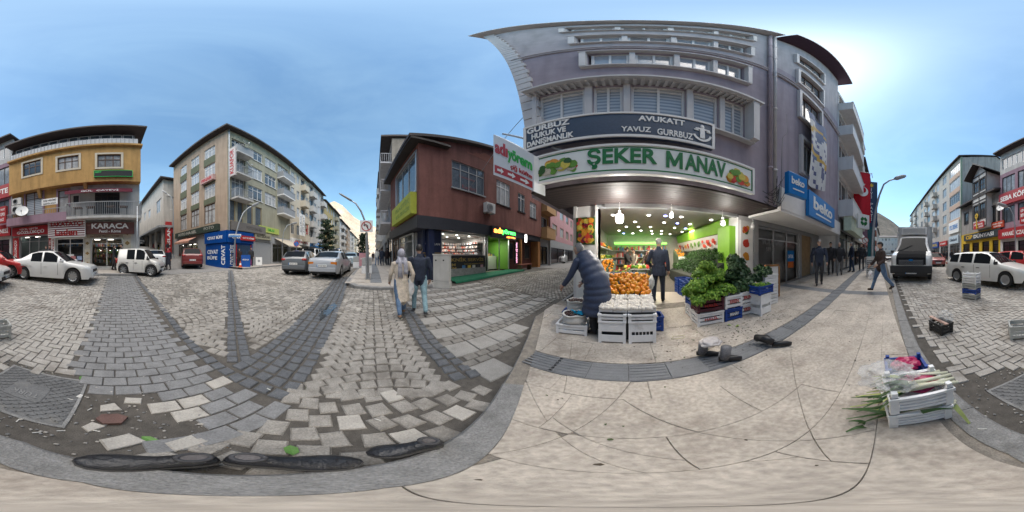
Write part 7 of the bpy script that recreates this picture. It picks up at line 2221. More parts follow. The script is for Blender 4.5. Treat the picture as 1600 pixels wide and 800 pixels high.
# ================================================================ crates, produce, street furniture
m_cw = M('crate_white', (.78, .785, .79), .5, .08, 5, dark=((.38,.36,.33),4,.58,.5)); m_cb = M('crate_blue', (.008, .05, .27), .5, .12, 5); m_cm = M('crate_maroon', (.085, .016, .03), .5, .12, 5); m_ck = M('crate_black', (.02, .02, .022), .55, .1); m_cg = M('crate_grey', (.38, .39, .38), .6, .12, 5)
def crate_mesh(w_, d, h, mat, style=0, slats=3):
    key = ('crate', w_, d, h, mat.name, style, slats)
    if key in CACHE: return CACHE[key]
    mb = MB(); t = .014; p = .045
    for x in (0, w_-p):
        for y in (0, d-p): mb.box(x, x+p, y, y+p, 0, h)
    mb.box(p*.5, w_-p*.5, p*.5, d-p*.5, .012, .03)
    for k in range(slats):
        z0 = .03+(h-.03)*k/slats; z1 = z0+(h-.03)/slats*.66
        if k == slats-1: z1 = h-.004
        for y in (.004, d-.004-t): mb.box(p, w_-p, y, y+t, z0, z1)
        for x in (.004, w_-.004-t): mb.box(x, x+t, p, d-p, z0, z1)
    if style == 1:                               # upright lattice between the slats
        n = int(w_/.06)
        for i in range(1, n):
            x = p+(w_-2*p)*i/n
            for y in (.006, d-.006-t*.7): mb.box(x-.006, x+.006, y, y+t*.7, .03, h-.01)
        n = int(d/.06)
        for i in range(1, n):
            y = p+(d-2*p)*i/n
            for x in (.006, w_-.006-t*.7): mb.box(x, x+t*.7, y-.006, y+.006, .03, h-.01)
    if style == 2:                               # tall stacking posts
        for x in (0, w_-p):
            for y in (0, d-p): mb.box(x+.006, x+p-.006, y+.006, y+p-.006, h, h+.05)
    mb.box(-.008, w_+.008, -.008, .006, h-.028, h); mb.box(-.008, w_+.008, d-.006, d+.008, h-.028, h); mb.box(-.008, .006, .006, d-.006, h-.028, h); mb.box(w_-.006, w_+.008, .006, d-.006, h-.028, h)
    CACHE[key] = mb.mesh('crate', mat); return CACHE[key]
def crate(label, x, y, z, rz, w_, d, h, mat, style=0, slats=3, group=None, print_=None):
    o = ob('crate', crate_mesh(w_, d, h, mat, style, slats), None, (x, y, z), rz)
    tag(o, label, 'crate', group)
    if print_:
        rt = o; mb = MB(); text(mb, print_, w_*.25, w_*.75, h*.42, h*.68, -.009, .02, .003); mb.build('lettering', mr_ if mat is not m_cb else m_wht, o)
    return o
GP = .1
def gl(x, y): return gz(x, y)+GP
# ---- right display
row = [(1.22, 2.70, 'white', m_cw, 0, 'white crate at the bottom left under the maroon crate', 0, 'HALİL'), (1.22, 2.70, 'maroon', m_cm, .285, 'maroon crate carrying the lettuce heap', 0, 'HALİL'),
       (1.80, 2.66, 'blue', m_cb, 0, 'blue crate on the ground between two white crates', 0, 'MANAV'), (1.80, 2.66, 'white', m_cw, .285, 'white crate with red print on top of the blue crate', 0, 'EREN'),
       (2.22, 2.72, 'white', m_cw, 0, 'lower white crate under the dark leafy greens', 0, 'EREN'), (2.22, 2.72, 'white', m_cw, .285, 'upper white crate under the dark leafy greens', 0, 'EREN'),
       (3.10, 2.78, 'white', m_cw, 0, 'lower white crate at the right end of the display', 1, None), (3.10, 2.78, 'white', m_cw, .285, 'middle white crate at the right end of the display', 1, None), (3.10, 2.78, 'white', m_cw, .57, 'top white crate at the right end of the display', 1, None)]
for x, y, c, mt, dz, lb, st, pt in row:
    w_ = .56 if x == 1.22 else .42 if x < 3 else .5
    crate(lb, x, y, gl(x, y)+dz, R(-2), w_, .38, .28, mt, st, 3, 'crates of the vegetable display', pt)
for k, (mt, lb) in enumerate(((m_cw, 'white crate at the lower left behind the maroon crate'), (m_cb, 'blue crate second from the ground behind the maroon crate'), (m_cb, 'topmost blue crate behind the maroon crate'))):
    crate(lb, 1.26, 3.14, gl(1.2, 3.1)+k*.285, R(-2), .5, .38, .28, mt, 0, 3, 'crates of the vegetable display')
crate('tall upright white lattice crate carrying the blue bean crate', 2.56, 2.42, gl(2.6, 2.5), R(8), .40, .32, .50, m_cw, 1, 2, 'crates of the vegetable display')
crate('blue crate of green beans on the upright lattice crate', 2.50, 2.40, gl(2.6, 2.5)+.502, R(6), .52, .36, .20, m_cb, 0, 3, 'crates of the vegetable display')
crate('blue crate hidden under the dark leafy greens', 2.0, 3.08, gl(2.1, 3.1), R(0), .6, .4, .56, m_cb, 0, 4, 'crates of the vegetable display')
bd = root('wooden_board', (3.5, 2.74, gl(3.5, 2.7)), 'pale wooden box end behind the right end of the display', 'board', None, R(-8))
mb = MB(); mb.box(0, .5, .44, .47, 0, 1.02); mb.build('panel', m_white, bd); mb = MB(); mb.box(-.02, .52, .42, .49, 1.02, 1.08); mb.box(.50, .56, .42, .49, 0, 1.02); mb.build('edge', M('wood_edge', (.30,.15,.06), .7, .2, 9), bd)
def leaf_tris(mb, c, nrm, size, mi=0, curl=.35, asp=1.5, rd=random):
    nrm = Vector(nrm).normalized(); t = nrm.orthogonal().normalized(); t.rotate(Matrix.Rotation(rd.uniform(0, 6.28), 3, nrm)); b = nrm.cross(t)
    c = Vector(c); L = size*asp; w_ = size*.5
    p0 = c-t*L*.5; p1 = c+nrm*size*.10; p2 = c+t*L*.5-nrm*size*curl
    vs = [p0, p1-b*w_+nrm*size*rd.uniform(-.2,.25), p1+b*w_+nrm*size*rd.uniform(-.2,.25), p2-b*w_*.6, p2+b*w_*.6, p2+t*size*.2]
    mb.add([tuple(v) for v in vs], [(0,1,2),(1,3,4,2),(3,5,4)], mi)
def head_mesh(key, n, rad, size, mats, seed, flat=.8, frill=.5):
    rd = random.Random(seed); mb = MB()
    for i in range(n):
        a = rd.uniform(0, 2*pi); u = rd.uniform(-.35, 1); s = sqrt(max(0, 1-u*u)); k = rd.uniform(.55, 1.05)
        d = Vector((s*cos(a), s*sin(a), u*flat))
        nn = d+Vector((rd.uniform(-frill,frill), rd.uniform(-frill,frill), rd.uniform(-frill,frill)+.3))
        leaf_tris(mb, d*rad*k, nn, size*rd.uniform(.6, 1.25), rd.randrange(len(mats)), rd.uniform(.1,.5), 1.3, rd)
    return mb.mesh(key, mats)
m_let = [M('lettuce_a', (.15, .30, .02), .6, .2, 25), M('lettuce_b', (.26, .42, .05), .6, .2, 25), M('lettuce_c', (.09, .21, .018), .6, .2, 25)]
m_dkg = [M('greens_a', (.02, .055, .018), .5, .25, 25), M('greens_b', (.04, .09, .028), .5, .25, 25), M('greens_c', (.07, .13, .05), .5, .2, 25)]
m_par = [M('parsley_a', (.022, .085, .012), .6, .25, 30), M('parsley_b', (.05, .14, .018), .6, .25, 30), M('parsley_c', (.012, .045, .008), .6, .25, 30)]
lets = [head_mesh('lettuce', 360, .16, .040, m_let, s) for s in range(3)]
rd = random.Random(4); zb = gl(1.5, 2.8)
pos = [(1.25,2.76,.60),(1.50,2.72,.62),(1.74,2.78,.66),(1.32,3.0,.70),(1.60,2.98,.76),(1.86,3.0,.74),(1.38,3.2,.80),(1.66,3.2,.88),(1.92,3.22,.84),(1.30,2.86,.84),(1.52,2.90,.95),(1.76,2.92,.98),(1.44,3.08,1.06),(1.68,3.08,1.14),(1.56,3.02,1.22),(1.88,3.08,1.02),(1.20,3.08,.72),(1.98,2.82,.70)]
for i, (x, y, z) in enumerate(pos):
    o = ob('lettuce', lets[i % 3], None, (x, y, zb+z-.05), (rd.uniform(-.4,.4), rd.uniform(-.4,.4), rd.uniform(0,6))); o.scale = (rd.uniform(.95,1.2),)*3
    tag(o, 'bright green lettuce head in the heap on the vegetable display', 'lettuce', 'lettuce heads in the heap')
ds = [head_mesh('leafy_greens', 230, .17, .060, m_dkg, s+9, 1.1, .9) for s in range(3)]
for i, (x, y, z) in enumerate(((2.25,2.86,.66),(2.5,2.9,.68),(2.2,3.1,.86),(2.45,3.08,.92),(2.7,3.0,.80),(2.3,3.0,1.10),(2.55,3.15,1.14),(2.4,3.2,1.24),(2.75,3.2,.96))):
    o = ob('leafy_greens', ds[i % 3], None, (x, y, zb+z), (rd.uniform(-.5,.5), rd.uniform(-.5,.5), rd.uniform(0,6))); o.scale = (rd.uniform(.9,1.25),)*3
    tag(o, 'dark green leafy bunch in the heap right of the lettuce', 'greens', 'dark leafy bunches on the display')
for i, (x, y, z) in enumerate(((3.1,2.9,.92),(3.35,2.95,.95),(3.2,3.1,1.0),(3.0,2.98,.8))):
    o = ob('leafy_greens', ds[i % 3], None, (x, y, zb+z), (rd.uniform(-.5,.5), 0, rd.uniform(0,6))); o.scale = (.85,)*3
    tag(o, 'green leafy bunch in the white crate at the right end', 'greens', 'leafy bunches in the end crate')
mb = MB()
for i in range(150): mb.ell((2.56+rd.uniform(0,.42), 2.46+rd.uniform(0,.28), gl(2.6,2.5)+.66+rd.uniform(0,.07)), (rd.uniform(.02,.045), .009, .009), 5, 4, rd.randrange(3), Matrix.Rotation(rd.uniform(0,3), 3, 'Z'))
tag(mb.build('green_beans', m_let), 'loose green beans filling the blue crate', 'beans', kind='stuff')
# fallen leaf on the ground
for i, (px, r) in enumerate(((1153, 3.0), (1138, 3.05))):
    x, y = gp(px, r); mb = MB(); leaf_tris(mb, (0,0,.02), (0,.2,1), .06, 1, .2, 1.4, rd); mb.build('leaf', m_let, None, (x, y, gl(x, y)))
    tag(bpy.data.objects[-1] if False else [o for o in COL.objects if o.name.startswith('leaf') and not o.name.startswith('leafy')][-1], ['torn lettuce leaf lying before the blue crate', 'small lettuce leaf lying before the maroon crate'][i], 'leaf')
# ---- bunches along the right wall inside the shop
pm_ = [head_mesh('parsley_bunch', 260, .17, .036, m_par, s+20, 1.2, 1.) for s in range(4)]
k = 0
for j in range(9):
    for i in range(4):
        x, y, z = 3.25-i*.29+rd.uniform(-.05,.05), 4.75+j*.40+rd.uniform(-.08,.08), 1.62-i*.22+rd.uniform(-.05,.05)
        o = ob('parsley_bunch', pm_[k % 4], None, (x, y, z), (rd.uniform(-.5,.5), rd.uniform(-.6,0), rd.uniform(0,6))); k += 1
        tag(o, 'dark green herb bunch on the sloping rack along the right shop wall', 'herbs', 'herb bunches on the shop rack')
rk = root('vegetable_rack', (2.2, 4.6, .137), 'sloping rack of herbs along the right wall of the shop', 'rack')
mb = MB(); mb.prism([(0, .62), (1.3, 1.40), (1.3, 0), (0, 0)], 0, 3.9, 0, 'y'); mb.build('slope', M('rack_dark', (.03,.035,.03), .7), rk)
for i, (x, y, z, lb, mt) in enumerate(((1.68, 4.45, .0, 'white crate inside the entrance by the herb rack', m_cw), (1.66, 4.45, .285, 'blue crate on the white crate inside the entrance', m_cb), (1.72, 4.95, .0, 'lower blue crate along the herb rack', m_cb), (1.72, 4.95, .285, 'upper blue crate along the herb rack', m_cb), (1.72, 5.5, .0, 'blue crate further along the herb rack', m_cb), (1.72, 5.5, .285, 'upper blue crate further along the herb rack', m_cb))):
    crate(lb, x, y, .137+z, 0, .46, .42, .28, mt, 1 if mt is m_cw else 0, 3, 'crates inside the shop')
# ---- left: stepped display inside the entrance, then oranges, mushrooms, sacks
def pile(name, x0, x1, y0, y1, zf, n, rad, mats, label, cat, group, seed, parentm=None):
    rd = random.Random(seed); mb = MB(); mb.ell((0,0,0), (rad, rad, rad*.94), 10, 7)
    ms = [mb.mesh(name, m_, True) for m_ in mats]
    for i in range(n):
        x, y = rd.uniform(x0, x1), rd.uniform(y0, y1)
        o = ob(name, rd.choice(ms), None, (x, y, zf(x, y)+rd.uniform(0, rad*1.1)), (rd.uniform(0,6), rd.uniform(0,6), 0)); o.scale = (rd.uniform(.88,1.1),)*3
        tag(o, label, cat, group)
oz = lambda x, y: .80+(y-2.98)*.52-.55*max(0, abs(x+.03)-.22)**1.3
base = root('display_stand', (-.45, 2.42, gl(0, 2.4)), 'sloping stand under the mushrooms and oranges', 'stand')
mb = MB(); mb.prism([(.0, .52), (.60, .64), (1.42, 1.02), (1.42, 0), (.06, 0)], .02, .86, 0, 'x'); mb.build('slope', M('stand_dark', (.06,.065,.07), .7), base)
m_or_ = [M('orange_a', (.70, .24, .006), .42, .08, 40, .15, bscale=300), M('orange_b', (.74, .32, .012), .42, .08, 40, .15, bscale=300)]
rd = random.Random(8); omb = MB(); omb.ell((0,0,0), (.049,.049,.047), 12, 9); oms = [omb.mesh('orange', m_, True) for m_ in m_or_]
for j in range(9):
    for i in range(13-(j//3)):
        x = -.47+i*.09+(.045 if j % 2 else 0)+rd.uniform(-.01,.01)+.012*j; y = 2.98+j*.07
        if x > .40: continue
        x += rd.uniform(-.02,.02); y += rd.uniform(-.02,.02)
        o = ob('orange', oms[rd.randrange(2)], None, (x, y, gl(0,3)+.66+j*.036+.05*(1-((x+.03)/.45)**2)+rd.uniform(-.02,.02)), (rd.uniform(0,6), rd.uniform(0,6), 0)); o.scale = (rd.uniform(.82,1.12),)*3
        tag(o, 'orange in the heap behind the mushroom trays', 'orange', 'oranges heaped on the stand')
ms_ = MB(); ms_.lathe([(.008,-.03),(.010,-.012),(.026,-.008),(.030,.002),(.024,.018),(.010,.026),(.001,.028)], 10); mm = ms_.mesh('mushroom', M('mushroom', (.68,.63,.56), .7, .08, 30), True)
tm_ = MB(); w_, d_ = .205, .15
tm_.box(0,w_,0,d_,0,.006); tm_.box(0,w_,0,.006,.006,.05); tm_.box(0,w_,d_-.006,d_,.006,.05); tm_.box(0,.006,.006,d_-.006,.006,.05); tm_.box(w_-.006,w_,.006,d_-.006,.006,.05)
tme = tm_.mesh('tray', M('tray_white', (.66,.66,.66), .5, .04))
for j in range(3):
    for i in range(4):
        x, y = -.44+i*.213, 2.40+j*.165; z = gl(0,2.5)+[.53, .56, .60][j]
        t = root('mushroom_tray', (x, y, z), 'white tray of mushrooms on the front of the stand', 'tray', 'mushroom trays on the stand', rd.uniform(-.04,.04)); t.rotation_euler.x = R(12)
        ob('tray', tme, t)
        for a in range(5):
            for b in range(4):
                o = ob('mushroom', mm, t, (.025+a*.039+rd.uniform(-.008,.008), .022+b*.035+rd.uniform(-.006,.006), .045+rd.uniform(0,.022)), (rd.uniform(-.7,.7), rd.uniform(-.7,.7), 0)); o.scale = (rd.uniform(.95,1.3),)*3
for lb, x, mt, st in (('white lattice crate in front holding the mushroom trays on the right', .0, m_cw, 1), ('white crate in front holding the mushroom trays on the left', -.44, m_cw, 0)):
    crate(lb, x, 2.34, gl(x, 2.4), R(0), .40, .06+.30, .40, m_cw, st, 2, 'crates under the mushroom stand')
    crate('shallow '+lb.replace('holding', 'just under'), x-.005, 2.34, gl(x, 2.4)+.402, R(0), .41, .37, .11, m_cw, 0, 2, 'crates under the mushroom stand')
crate('blue crate showing between the mushroom crates', .30, 2.74, gl(.3, 2.9), 0, .3, .3, .3, m_cb, 0, 3, 'crates under the mushroom stand')
# sacks of olives on a low crate
def sack(label, x, y, z, r_, h, seed, group='olive sacks'):
    rt = root('olive_sack', (x, y, z), label, 'sack', group); rd = random.Random(seed); mb = MB(); n = 22; rows_ = 9
    pr_ = [(.80,0),(.98,.10),(1.05,.35),(1.0,.65),(.98,.82),(1.10,.92),(1.12,1.0),(1.0,1.03),(.90,.96)]
    for (k, t) in pr_:
        for j in range(n):
            q = 2*pi*j/n; rr = r_*k*(1+.05*sin(3*q+seed)+.03*sin(7*q+t*5)); mb.v.append((rr*cos(q), rr*sin(q)*.85, h*t+.012*sin(5*q+seed)*t))
    for i in range(len(pr_)-1):
        for j in range(n): mb.f.append((i*n+j, i*n+(j+1) % n, (i+1)*n+(j+1) % n, (i+1)*n+j)); mb.m.append(0)
    mb.build('sack', M('sack_white', (.62,.61,.58), .8, .08, 9, .3, bscale=50), rt, smooth=True)
    mb = MB(); 
    for i in range(230):
        a = rd.uniform(0, 6.28); q = sqrt(rd.random())*r_*.9; mb.ell((q*cos(a), q*sin(a)*.85, h*(.90+.08*(1-q/r_))+rd.uniform(0,.012)), (.015,.012,.011), 6, 4, rd.randrange(2), Matrix.Rotation(rd.uniform(0,3), 3, 'Z'))
    tag(mb.build('olives', [M('olive_black', (.025,.012,.013), .28, .2), M('olive_brown', (.06,.022,.02), .3, .2)], rt, smooth=True), kind='stuff')
    return rt
cx, cy = gp(899, 2.72)
crate('low white crate under the front olive sack', cx-.30, cy-.12, gl(cx, cy), R(6), .52, .40, .20, m_cw, 0, 2, 'crates under the olive sacks')
sk1 = sack('white sack of black olives in front with a blue scoop', cx-.04, cy+.06, gl(cx, cy)+.205, .20, .17, 1)
bx_, by_ = gp(901, 3.25); crate('blue crate under the rear olive sack', bx_-.24, by_-.16, gl(bx_, by_), R(6), .46, .36, .26, m_cb, 0, 3, 'crates under the olive sacks')
sack('white sack of black olives behind the front sack', bx_, by_, gl(bx_, by_)+.265, .19, .22, 2)
sc_ = root('scoop', (cx+.0, cy+.02, gl(cx, cy)+.385), 'bright blue plastic scoop lying on the olives', 'scoop', None, R(-20))
mb = MB()
for i in range(8):
    a0, a1 = pi*i/8, pi*(i+1)/8
    mb.quad((0,.06*cos(a0),.05-.05*sin(a0)), (.14,.055*cos(a0),.05-.045*sin(a0)), (.14,.055*cos(a1),.05-.045*sin(a1)), (0,.06*cos(a1),.05-.05*sin(a1)))
m_scoop = M('scoop_blue', (.0,.30,.50), .4); mb.build('bowl', m_scoop, sc_); mb = MB(); mb.tube([(0,0,.03),(-.09,0,.05)], .014, 8); mb.build('handle', m_scoop, sc_)
# stepped racks of fruit behind
kinds = [('tomato', m_ := [M('tomato', (.42,.03,.015), .3, .1, 20)], .035), ('tangerine', m_or_, .033), ('potato', [M('potato', (.30,.20,.10), .8, .2, 20)], .036), ('apple', [M('apple_red', (.35,.03,.03), .35, .2, 20), M('apple_green', (.22,.33,.05), .35, .2, 20)], .036)]
spots = [('tomato', -.78, -.30, 3.75, 4.1, .78, 40, 'tomato in the box behind the oranges'), ('tangerine', -.80, -.45, 4.4, 5.1, 1.05, 55, 'tangerine in the sloping box left inside the entrance'), ('potato', -.25, .15, 3.85, 4.15, .70, 26, 'potato in the box right behind the oranges'), ('apple', -.45, .05, 4.5, 5.0, .86, 40, 'apple in the box inside the entrance'), ('tangerine', 2.55, 2.95, 8.0, 8.9, 1.45, 40, 'orange fruit far back on the right rack'), ('apple', .1, 1.6, 9.2, 9.7, 1.05, 60, 'apple on the counter at the back of the shop')]
for nm, x0, x1, y0, y1, z, n, lb in spots:
    kk = [q for q in kinds if q[0] == nm][0]
    pile(nm, x0, x1, y0, y1, (lambda x, y, z=z, y0=y0: z+(y-y0)*.45), n, kk[2], kk[1], lb, 'fruit' if nm != 'potato' else 'potato', lb+' heap', hash(lb) % 99 if False else len(lb))
    st_ = root('display_box', (x0-.04, y0-.05, gz(0, y0)+.13), 'sloping display box under the '+nm+' heap '+['behind the oranges','left inside the entrance','at the pavement edge','inside the entrance','far back on the right','at the back of the shop'][spots.index((nm, x0, x1, y0, y1, z, n, lb))], 'box')
    zz = z-(gz(0, y0)+.13)-.03; mb = MB(); mb.prism([(0, zz), (y1-y0+.1, zz+(y1-y0)*.45), (y1-y0+.1, 0), (0, 0)], 0, x1-x0+.08, 0, 'x'); mb.build('slope', M('box_green', (.06,.09,.05), .7), st_)
    mb = MB(); mb.box(0, x1-x0+.08, -.02, -.001, zz-.1, zz+.05); mb.build('front_board', m_cw, st_)
pb2 = head_mesh('cauliflower', 60, .11, .05, m_let, 77); 
for i, (x, y, z) in enumerate(((-.72,3.5,.78),(-.5,3.6,.82),(-.62,3.62,.95),(.25,3.85,.72))):
    o = ob('leafy_greens', ds[i % 3], None, (x, y, z), (0,0,i)); o.scale = (.7,)*3; tag(o, 'green leafy bunch among the boxes behind the oranges', 'greens', 'leafy bunches behind the oranges')
# dense produce on racks along the left wall and in the middle of the shop
for nm_, (x0, x1, y0, y1), lb in (('wall_rack', (-1.3, -.9, 5.2, 9.6), 'tall rack of mixed produce along the left shop wall'), ('middle_rack', (-.2, .9, 7.0, 7.7), 'waist high rack of mixed produce in the middle of the shop')):
    rk = root(nm_, (x0, y0, .137), lb, 'rack'); tiers = 4 if nm_ == 'wall_rack' else 2
    for k in range(tiers):
        z = .35+k*.45; mb = MB(); mb.box(0, x1-x0, 0, y1-y0, z-.04, z); mb.build('tier', m_cg, rk)
        mb = MB(); n_ = 7
        for q in range(n_):
            c = rd.randrange(5)
            for w in range(26):
                s = rd.uniform(.03, .055); fx, fy = rd.random()*(x1-x0), rd.random()
                L1 = (y1-y0) if nm_ == 'wall_rack' else (x1-x0)
                p = (fx, (q+fy)*L1/n_, z+s*.7+rd.uniform(0,.10)) if nm_ == 'wall_rack' else ((q+fy)*L1/n_, rd.random()*(y1-y0), z+s*.7+rd.uniform(0,.10))
                mb.ell(p, (s, s, s), 7, 5, c)
        tag(mb.build('produce', fr[:5], rk, smooth=True), kind='stuff')
# ---- plastic bags
def plastic(key, col, a): return M(key, col, .25, .1, 8, .6, alpha=a, spec=.6, bscale=18)
def bag(name, label, x, y, z, rx, ry, rz_, seed, mat, cat='bag', group=None, lump=.28):
    b = bmesh.new(); bmesh.ops.create_icosphere(b, subdivisions=4, radius=1)
    from mathutils import noise as NZ
    for v in b.verts:
        n = v.co.normalized(); d = 1+lump*NZ.noise(n*2.1+Vector((seed,0,0)))+lump*.55*abs(NZ.noise(n*5.3+Vector((0,seed,0))))
        v.co = Vector((n.x*rx*d, n.y*ry*d, max(-.92, n.z*d)*rz_))
    me = bpy.data.meshes.new(name); b.to_mesh(me); b.free(); me.materials.append(mat)
    for p in me.polygons: p.use_smooth = seed % 2 == 0
    o = ob(name, me, None, (x, y, z+rz_*.92)); tag(o, label, cat, group); return o
clearb = plastic('clear_bag', (.62,.63,.63), .30); whiteb = plastic('white_bag', (.66,.66,.67), .9)
x, y = gp(1110, 1.92); bag('plastic_bag', 'milky plastic bag held by the passer by with grey trousers', x, y, gl(x, y)+.235, .13, .10, .05, 2, plastic('milky_bag', (.62,.58,.57), .75))
x, y = gp(1366, 5.45); bag('plastic_bag', 'white plastic bag carried by the person in brown', x-.0, y+.12, gl(x, y)+.48, .10, .10, .16, 4, whiteb)
x, y = gp(641, 3.9); bag('plastic_bag', 'white plastic bag carried between the walking couple', x, y, gz(x, y)+.50, .06, .09, .20, 6, whiteb)
x, y = gp(1018, 4.45); bag('plastic_bag', 'white plastic bag held by the suited man', x, y, gl(x, y)+.42, .07, .09, .2, 8, whiteb)
# ---- leek crates beside the camera
lx, ly, la = .83, -.50, R(8)
zl0 = gl(.95, -.2)
c1 = crate('lower white crate under the leeks on the kerb', .84, -.37, zl0, la, .28, .35, .21, m_cw, 2, 4, 'leek crates')
c2 = crate('upper white crate full of leeks on the kerb', .83, -.375, zl0+.25, la, .28, .35, .20, m_cw, 2, 4, 'leek crates')
crate('blue crate standing behind the leek crates', 1.26, -.36, zl0, R(4), .28, .34, .30, m_cb, 2, 4, 'leek crates')
m_leek = [M('leek_green', (.045,.10,.028), .45, .25, 14), M('leek_pale', (.33,.38,.13), .45, .2, 14), M('leek_white', (.60,.60,.46), .4, .12, 14)]
rd = random.Random(3)
def leek_leaf(mb, p0, p1, w_, sag, mi):
    p0, p1 = Vector(p0), Vector(p1); n = 7; d = (p1-p0); s = Vector((-d.y, d.x, 0)).normalized()
    for i in range(n+1):
        t = i/n; p = p0.lerp(p1, t)+Vector((0,0,sag*sin(pi*t)))
        ww = w_*(1-.75*t); o = len(mb.v)
        mb.v += [tuple(p-s*ww), tuple(p+Vector((0,0,-ww*.5))), tuple(p+s*ww)]
        if i:
            a = o-3; mb.f += [(a,a+1,a+4,a+3),(a+1,a+2,a+5,a+4)]; mb.m += [mi]*2
lk_ = ['leek lying across the upper crate', 'leek in the crates']
for i in range(14):
    tier = .19 if i < 6 else .42+.010*(i-6)
    y = -.36+rd.uniform(0,.36); x0 = .80+rd.uniform(-.02,.05); z = zl0+tier+rd.uniform(-.01,.03)
    rt = root('leek', (.86+rd.uniform(0,.2), -.34+rd.uniform(-.06,.05), z), 'leek with long green leaves lying in the white kerb crates', 'leek', 'leeks in the kerb crates', R(-90+rd.uniform(-12,12)))
    mb = MB(); mb.tube([(.07,0,0),(-.08,0,.005),(-.20,0,.0)], [.014,.015,.017], 8); mb.build('stem', m_leek[2], rt, smooth=True)
    for q in range(3):
        mb = MB(); leek_leaf(mb, (-.18,0,.0), (-.30-rd.uniform(0,.16) if i > 5 else -.38-rd.uniform(0,.22), rd.uniform(-.12,.12), rd.uniform(-.14,-.02)-(.04 if i < 6 else 0)), .020, rd.uniform(.01,.06), rd.choice((0,0,1))); mb.build('leaf', m_leek, rt, smooth=True)
for i, (a, b) in enumerate((((1352, .80), (1322, .74)), ((1352, .84), (1326, .86)), ((1392, .84), (1325, .93)), ((1490, .95), (1522, .82)), ((1440, .82), (1490, .90)))):
    A, B = gp(*a), gp(*b); z = gl(*A)
    rt = root('leek_leaf', (A[0], A[1], z+.005), ['leek leaf lying on the slab left of the crates, nearest the viewer', 'leek leaf lying just behind the nearest loose leaf', 'long leek leaf sticking out left below the crate', 'yellowish leek leaf hanging over the kerb right of the crates', 'bent leek leaf hanging in front of the lower crate'][i], 'leaf')
    zz = (.0, .0, .16, .16, .22)[i]; mb = MB(); leek_leaf(mb, (0,0,zz+.012), (B[0]-A[0], B[1]-A[1], .012+(zz*.7 if i != 3 else -.08)), .022, .03, 0 if i != 3 else 1); mb.build('blade', m_leek, rt, smooth=True)
m_mag = M('magenta_bag', (.36,.008,.075), .3, .15, 10, .5, spec=.5, bscale=22)
bag('magenta_bag', 'magenta plastic sack stuffed in the leek crate', .98, -.20, zl0+.37, .10, .13, .05, 3, m_mag, 'bag')
bag('magenta_bag', 'second magenta sack in the blue crate behind the leeks', 1.38, -.18, zl0+.26, .10, .12, .06, 5, m_mag, 'bag')
bag('clear_plastic_sheet', 'crumpled clear plastic sheet lying over the leeks', .96, -.03, zl0+.46, .14, .15, .08, 7, clearb, 'plastic sheet', lump=.45)
# ---- crates standing in the road
sx, sy = gp(1520, 5.45)
for k, (mt, lb) in enumerate(((m_cg, 'lowest grey crate of the stack before the white hatchback'), (m_cb, 'blue crate second from the ground in the stack before the white hatchback'), (m_cg, 'grey crate with leaves in the stack before the white hatchback'), (m_cw, 'white crate near the top of the stack before the white hatchback'), (m_cw, 'topmost white crate of the stack before the white hatchback'))):
    crate(lb, sx-.25, sy-.15, gz(sx, sy)+k*.165, R(30), .50, .34, .16, mt, 2 if k == 4 else 0, 2, 'crates stacked in the road')
kx, ky_ = gp(1477, 3.05)
crate('small black crate standing on the paving blocks', kx-.14, ky_-.10, gz(kx, ky_), R(20), .36, .28, .22, m_ck, 0, 3); bag('plastic_bag', 'clear plastic bag stuffed in the small black crate', kx+.03, ky_+.0, gz(kx, ky_)+.14, .16, .15, .14, 9, clearb, 'bag')
wp = root('wood_strip', (kx-.22, ky_-.02, gz(kx, ky_)+.225), 'pinkish wooden strip laid across the black crate', 'wood', None, R(18)); mb = MB(); mb.box(0, .52, .05, .11, 0, .025); mb.build('strip', M('pink_wood', (.45,.30,.25), .7, .15, 8), wp)
wx_, wy_ = gp(1588, 3.0); crate('white lattice crate lying on the paving blocks at the seam of the picture', wx_-.2, wy_-.18, gz(wx_, wy_), R(52), .42, .32, .27, m_cg, 1, 3)
# ---- inspection cover
m_iron = M('cast_iron', (.13, .132, .135), .6, .2, 7, .3, metal=.3, dark=((.2,.19,.17),3,.55,.5))
ic = root('inspection_cover', (.30, -1.52, gz(.7, -1.2)-.01), 'rectangular iron telecom cover with raised diamond pattern in the road', 'manhole cover')
mb = MB(); mb.box(0, .80, 0, .68, -.04, .0); mb.build('plate', m_iron, ic)
mb = MB(); mb.box(-.03,.83,-.03,-.003,-.04,.004); mb.box(-.03,.83,.683,.71,-.04,.004); mb.box(-.03,-.003,-.003,.683,-.04,.004); mb.box(.803,.83,-.003,.683,-.04,.004); mb.build('frame', m_kerb, ic)
def bar(mb, p, q, w_=.006):
    p, q = Vector(p), Vector(q); d = (q-p).normalized(); n = Vector((-d.y, d.x))*w_
    mb.add([(*(p-n), .006), (*(q-n), .006), (*(q+n), .006), (*(p+n), .006), (*(p-n), 0), (*(q-n), 0), (*(q+n), 0), (*(p+n), 0)], [(0,1,2,3),(0,4,5,1),(1,5,6,2),(2,6,7,3),(3,7,4,0)])
mb = MB()
for sgn_ in (1, -1):
    for c in range(-12, 24):
        pts = []
        for t in [i/40 for i in range(41)]:
            x = .8*t; y = sgn_*(x*.75)+c*.068
            if .01 < y < .67 and not (.24 < x < .60 and .20 < y < .48): pts.append((x, y))
        if len(pts) > 1 and not any(hypot(a[0]-b[0], a[1]-b[1]) > .05 for a, b in zip(pts[:-1], pts[1:])): bar(mb, pts[0], pts[-1])
        elif len(pts) > 1:
            k = [i for i, (a, b) in enumerate(zip(pts[:-1], pts[1:])) if hypot(a[0]-b[0], a[1]-b[1]) > .05][0]
            if k > 0: bar(mb, pts[0], pts[k])
            if k < len(pts)-2: bar(mb, pts[k+1], pts[-1])
tag(mb.build('diamond_rib', m_iron, ic), kind='stuff')
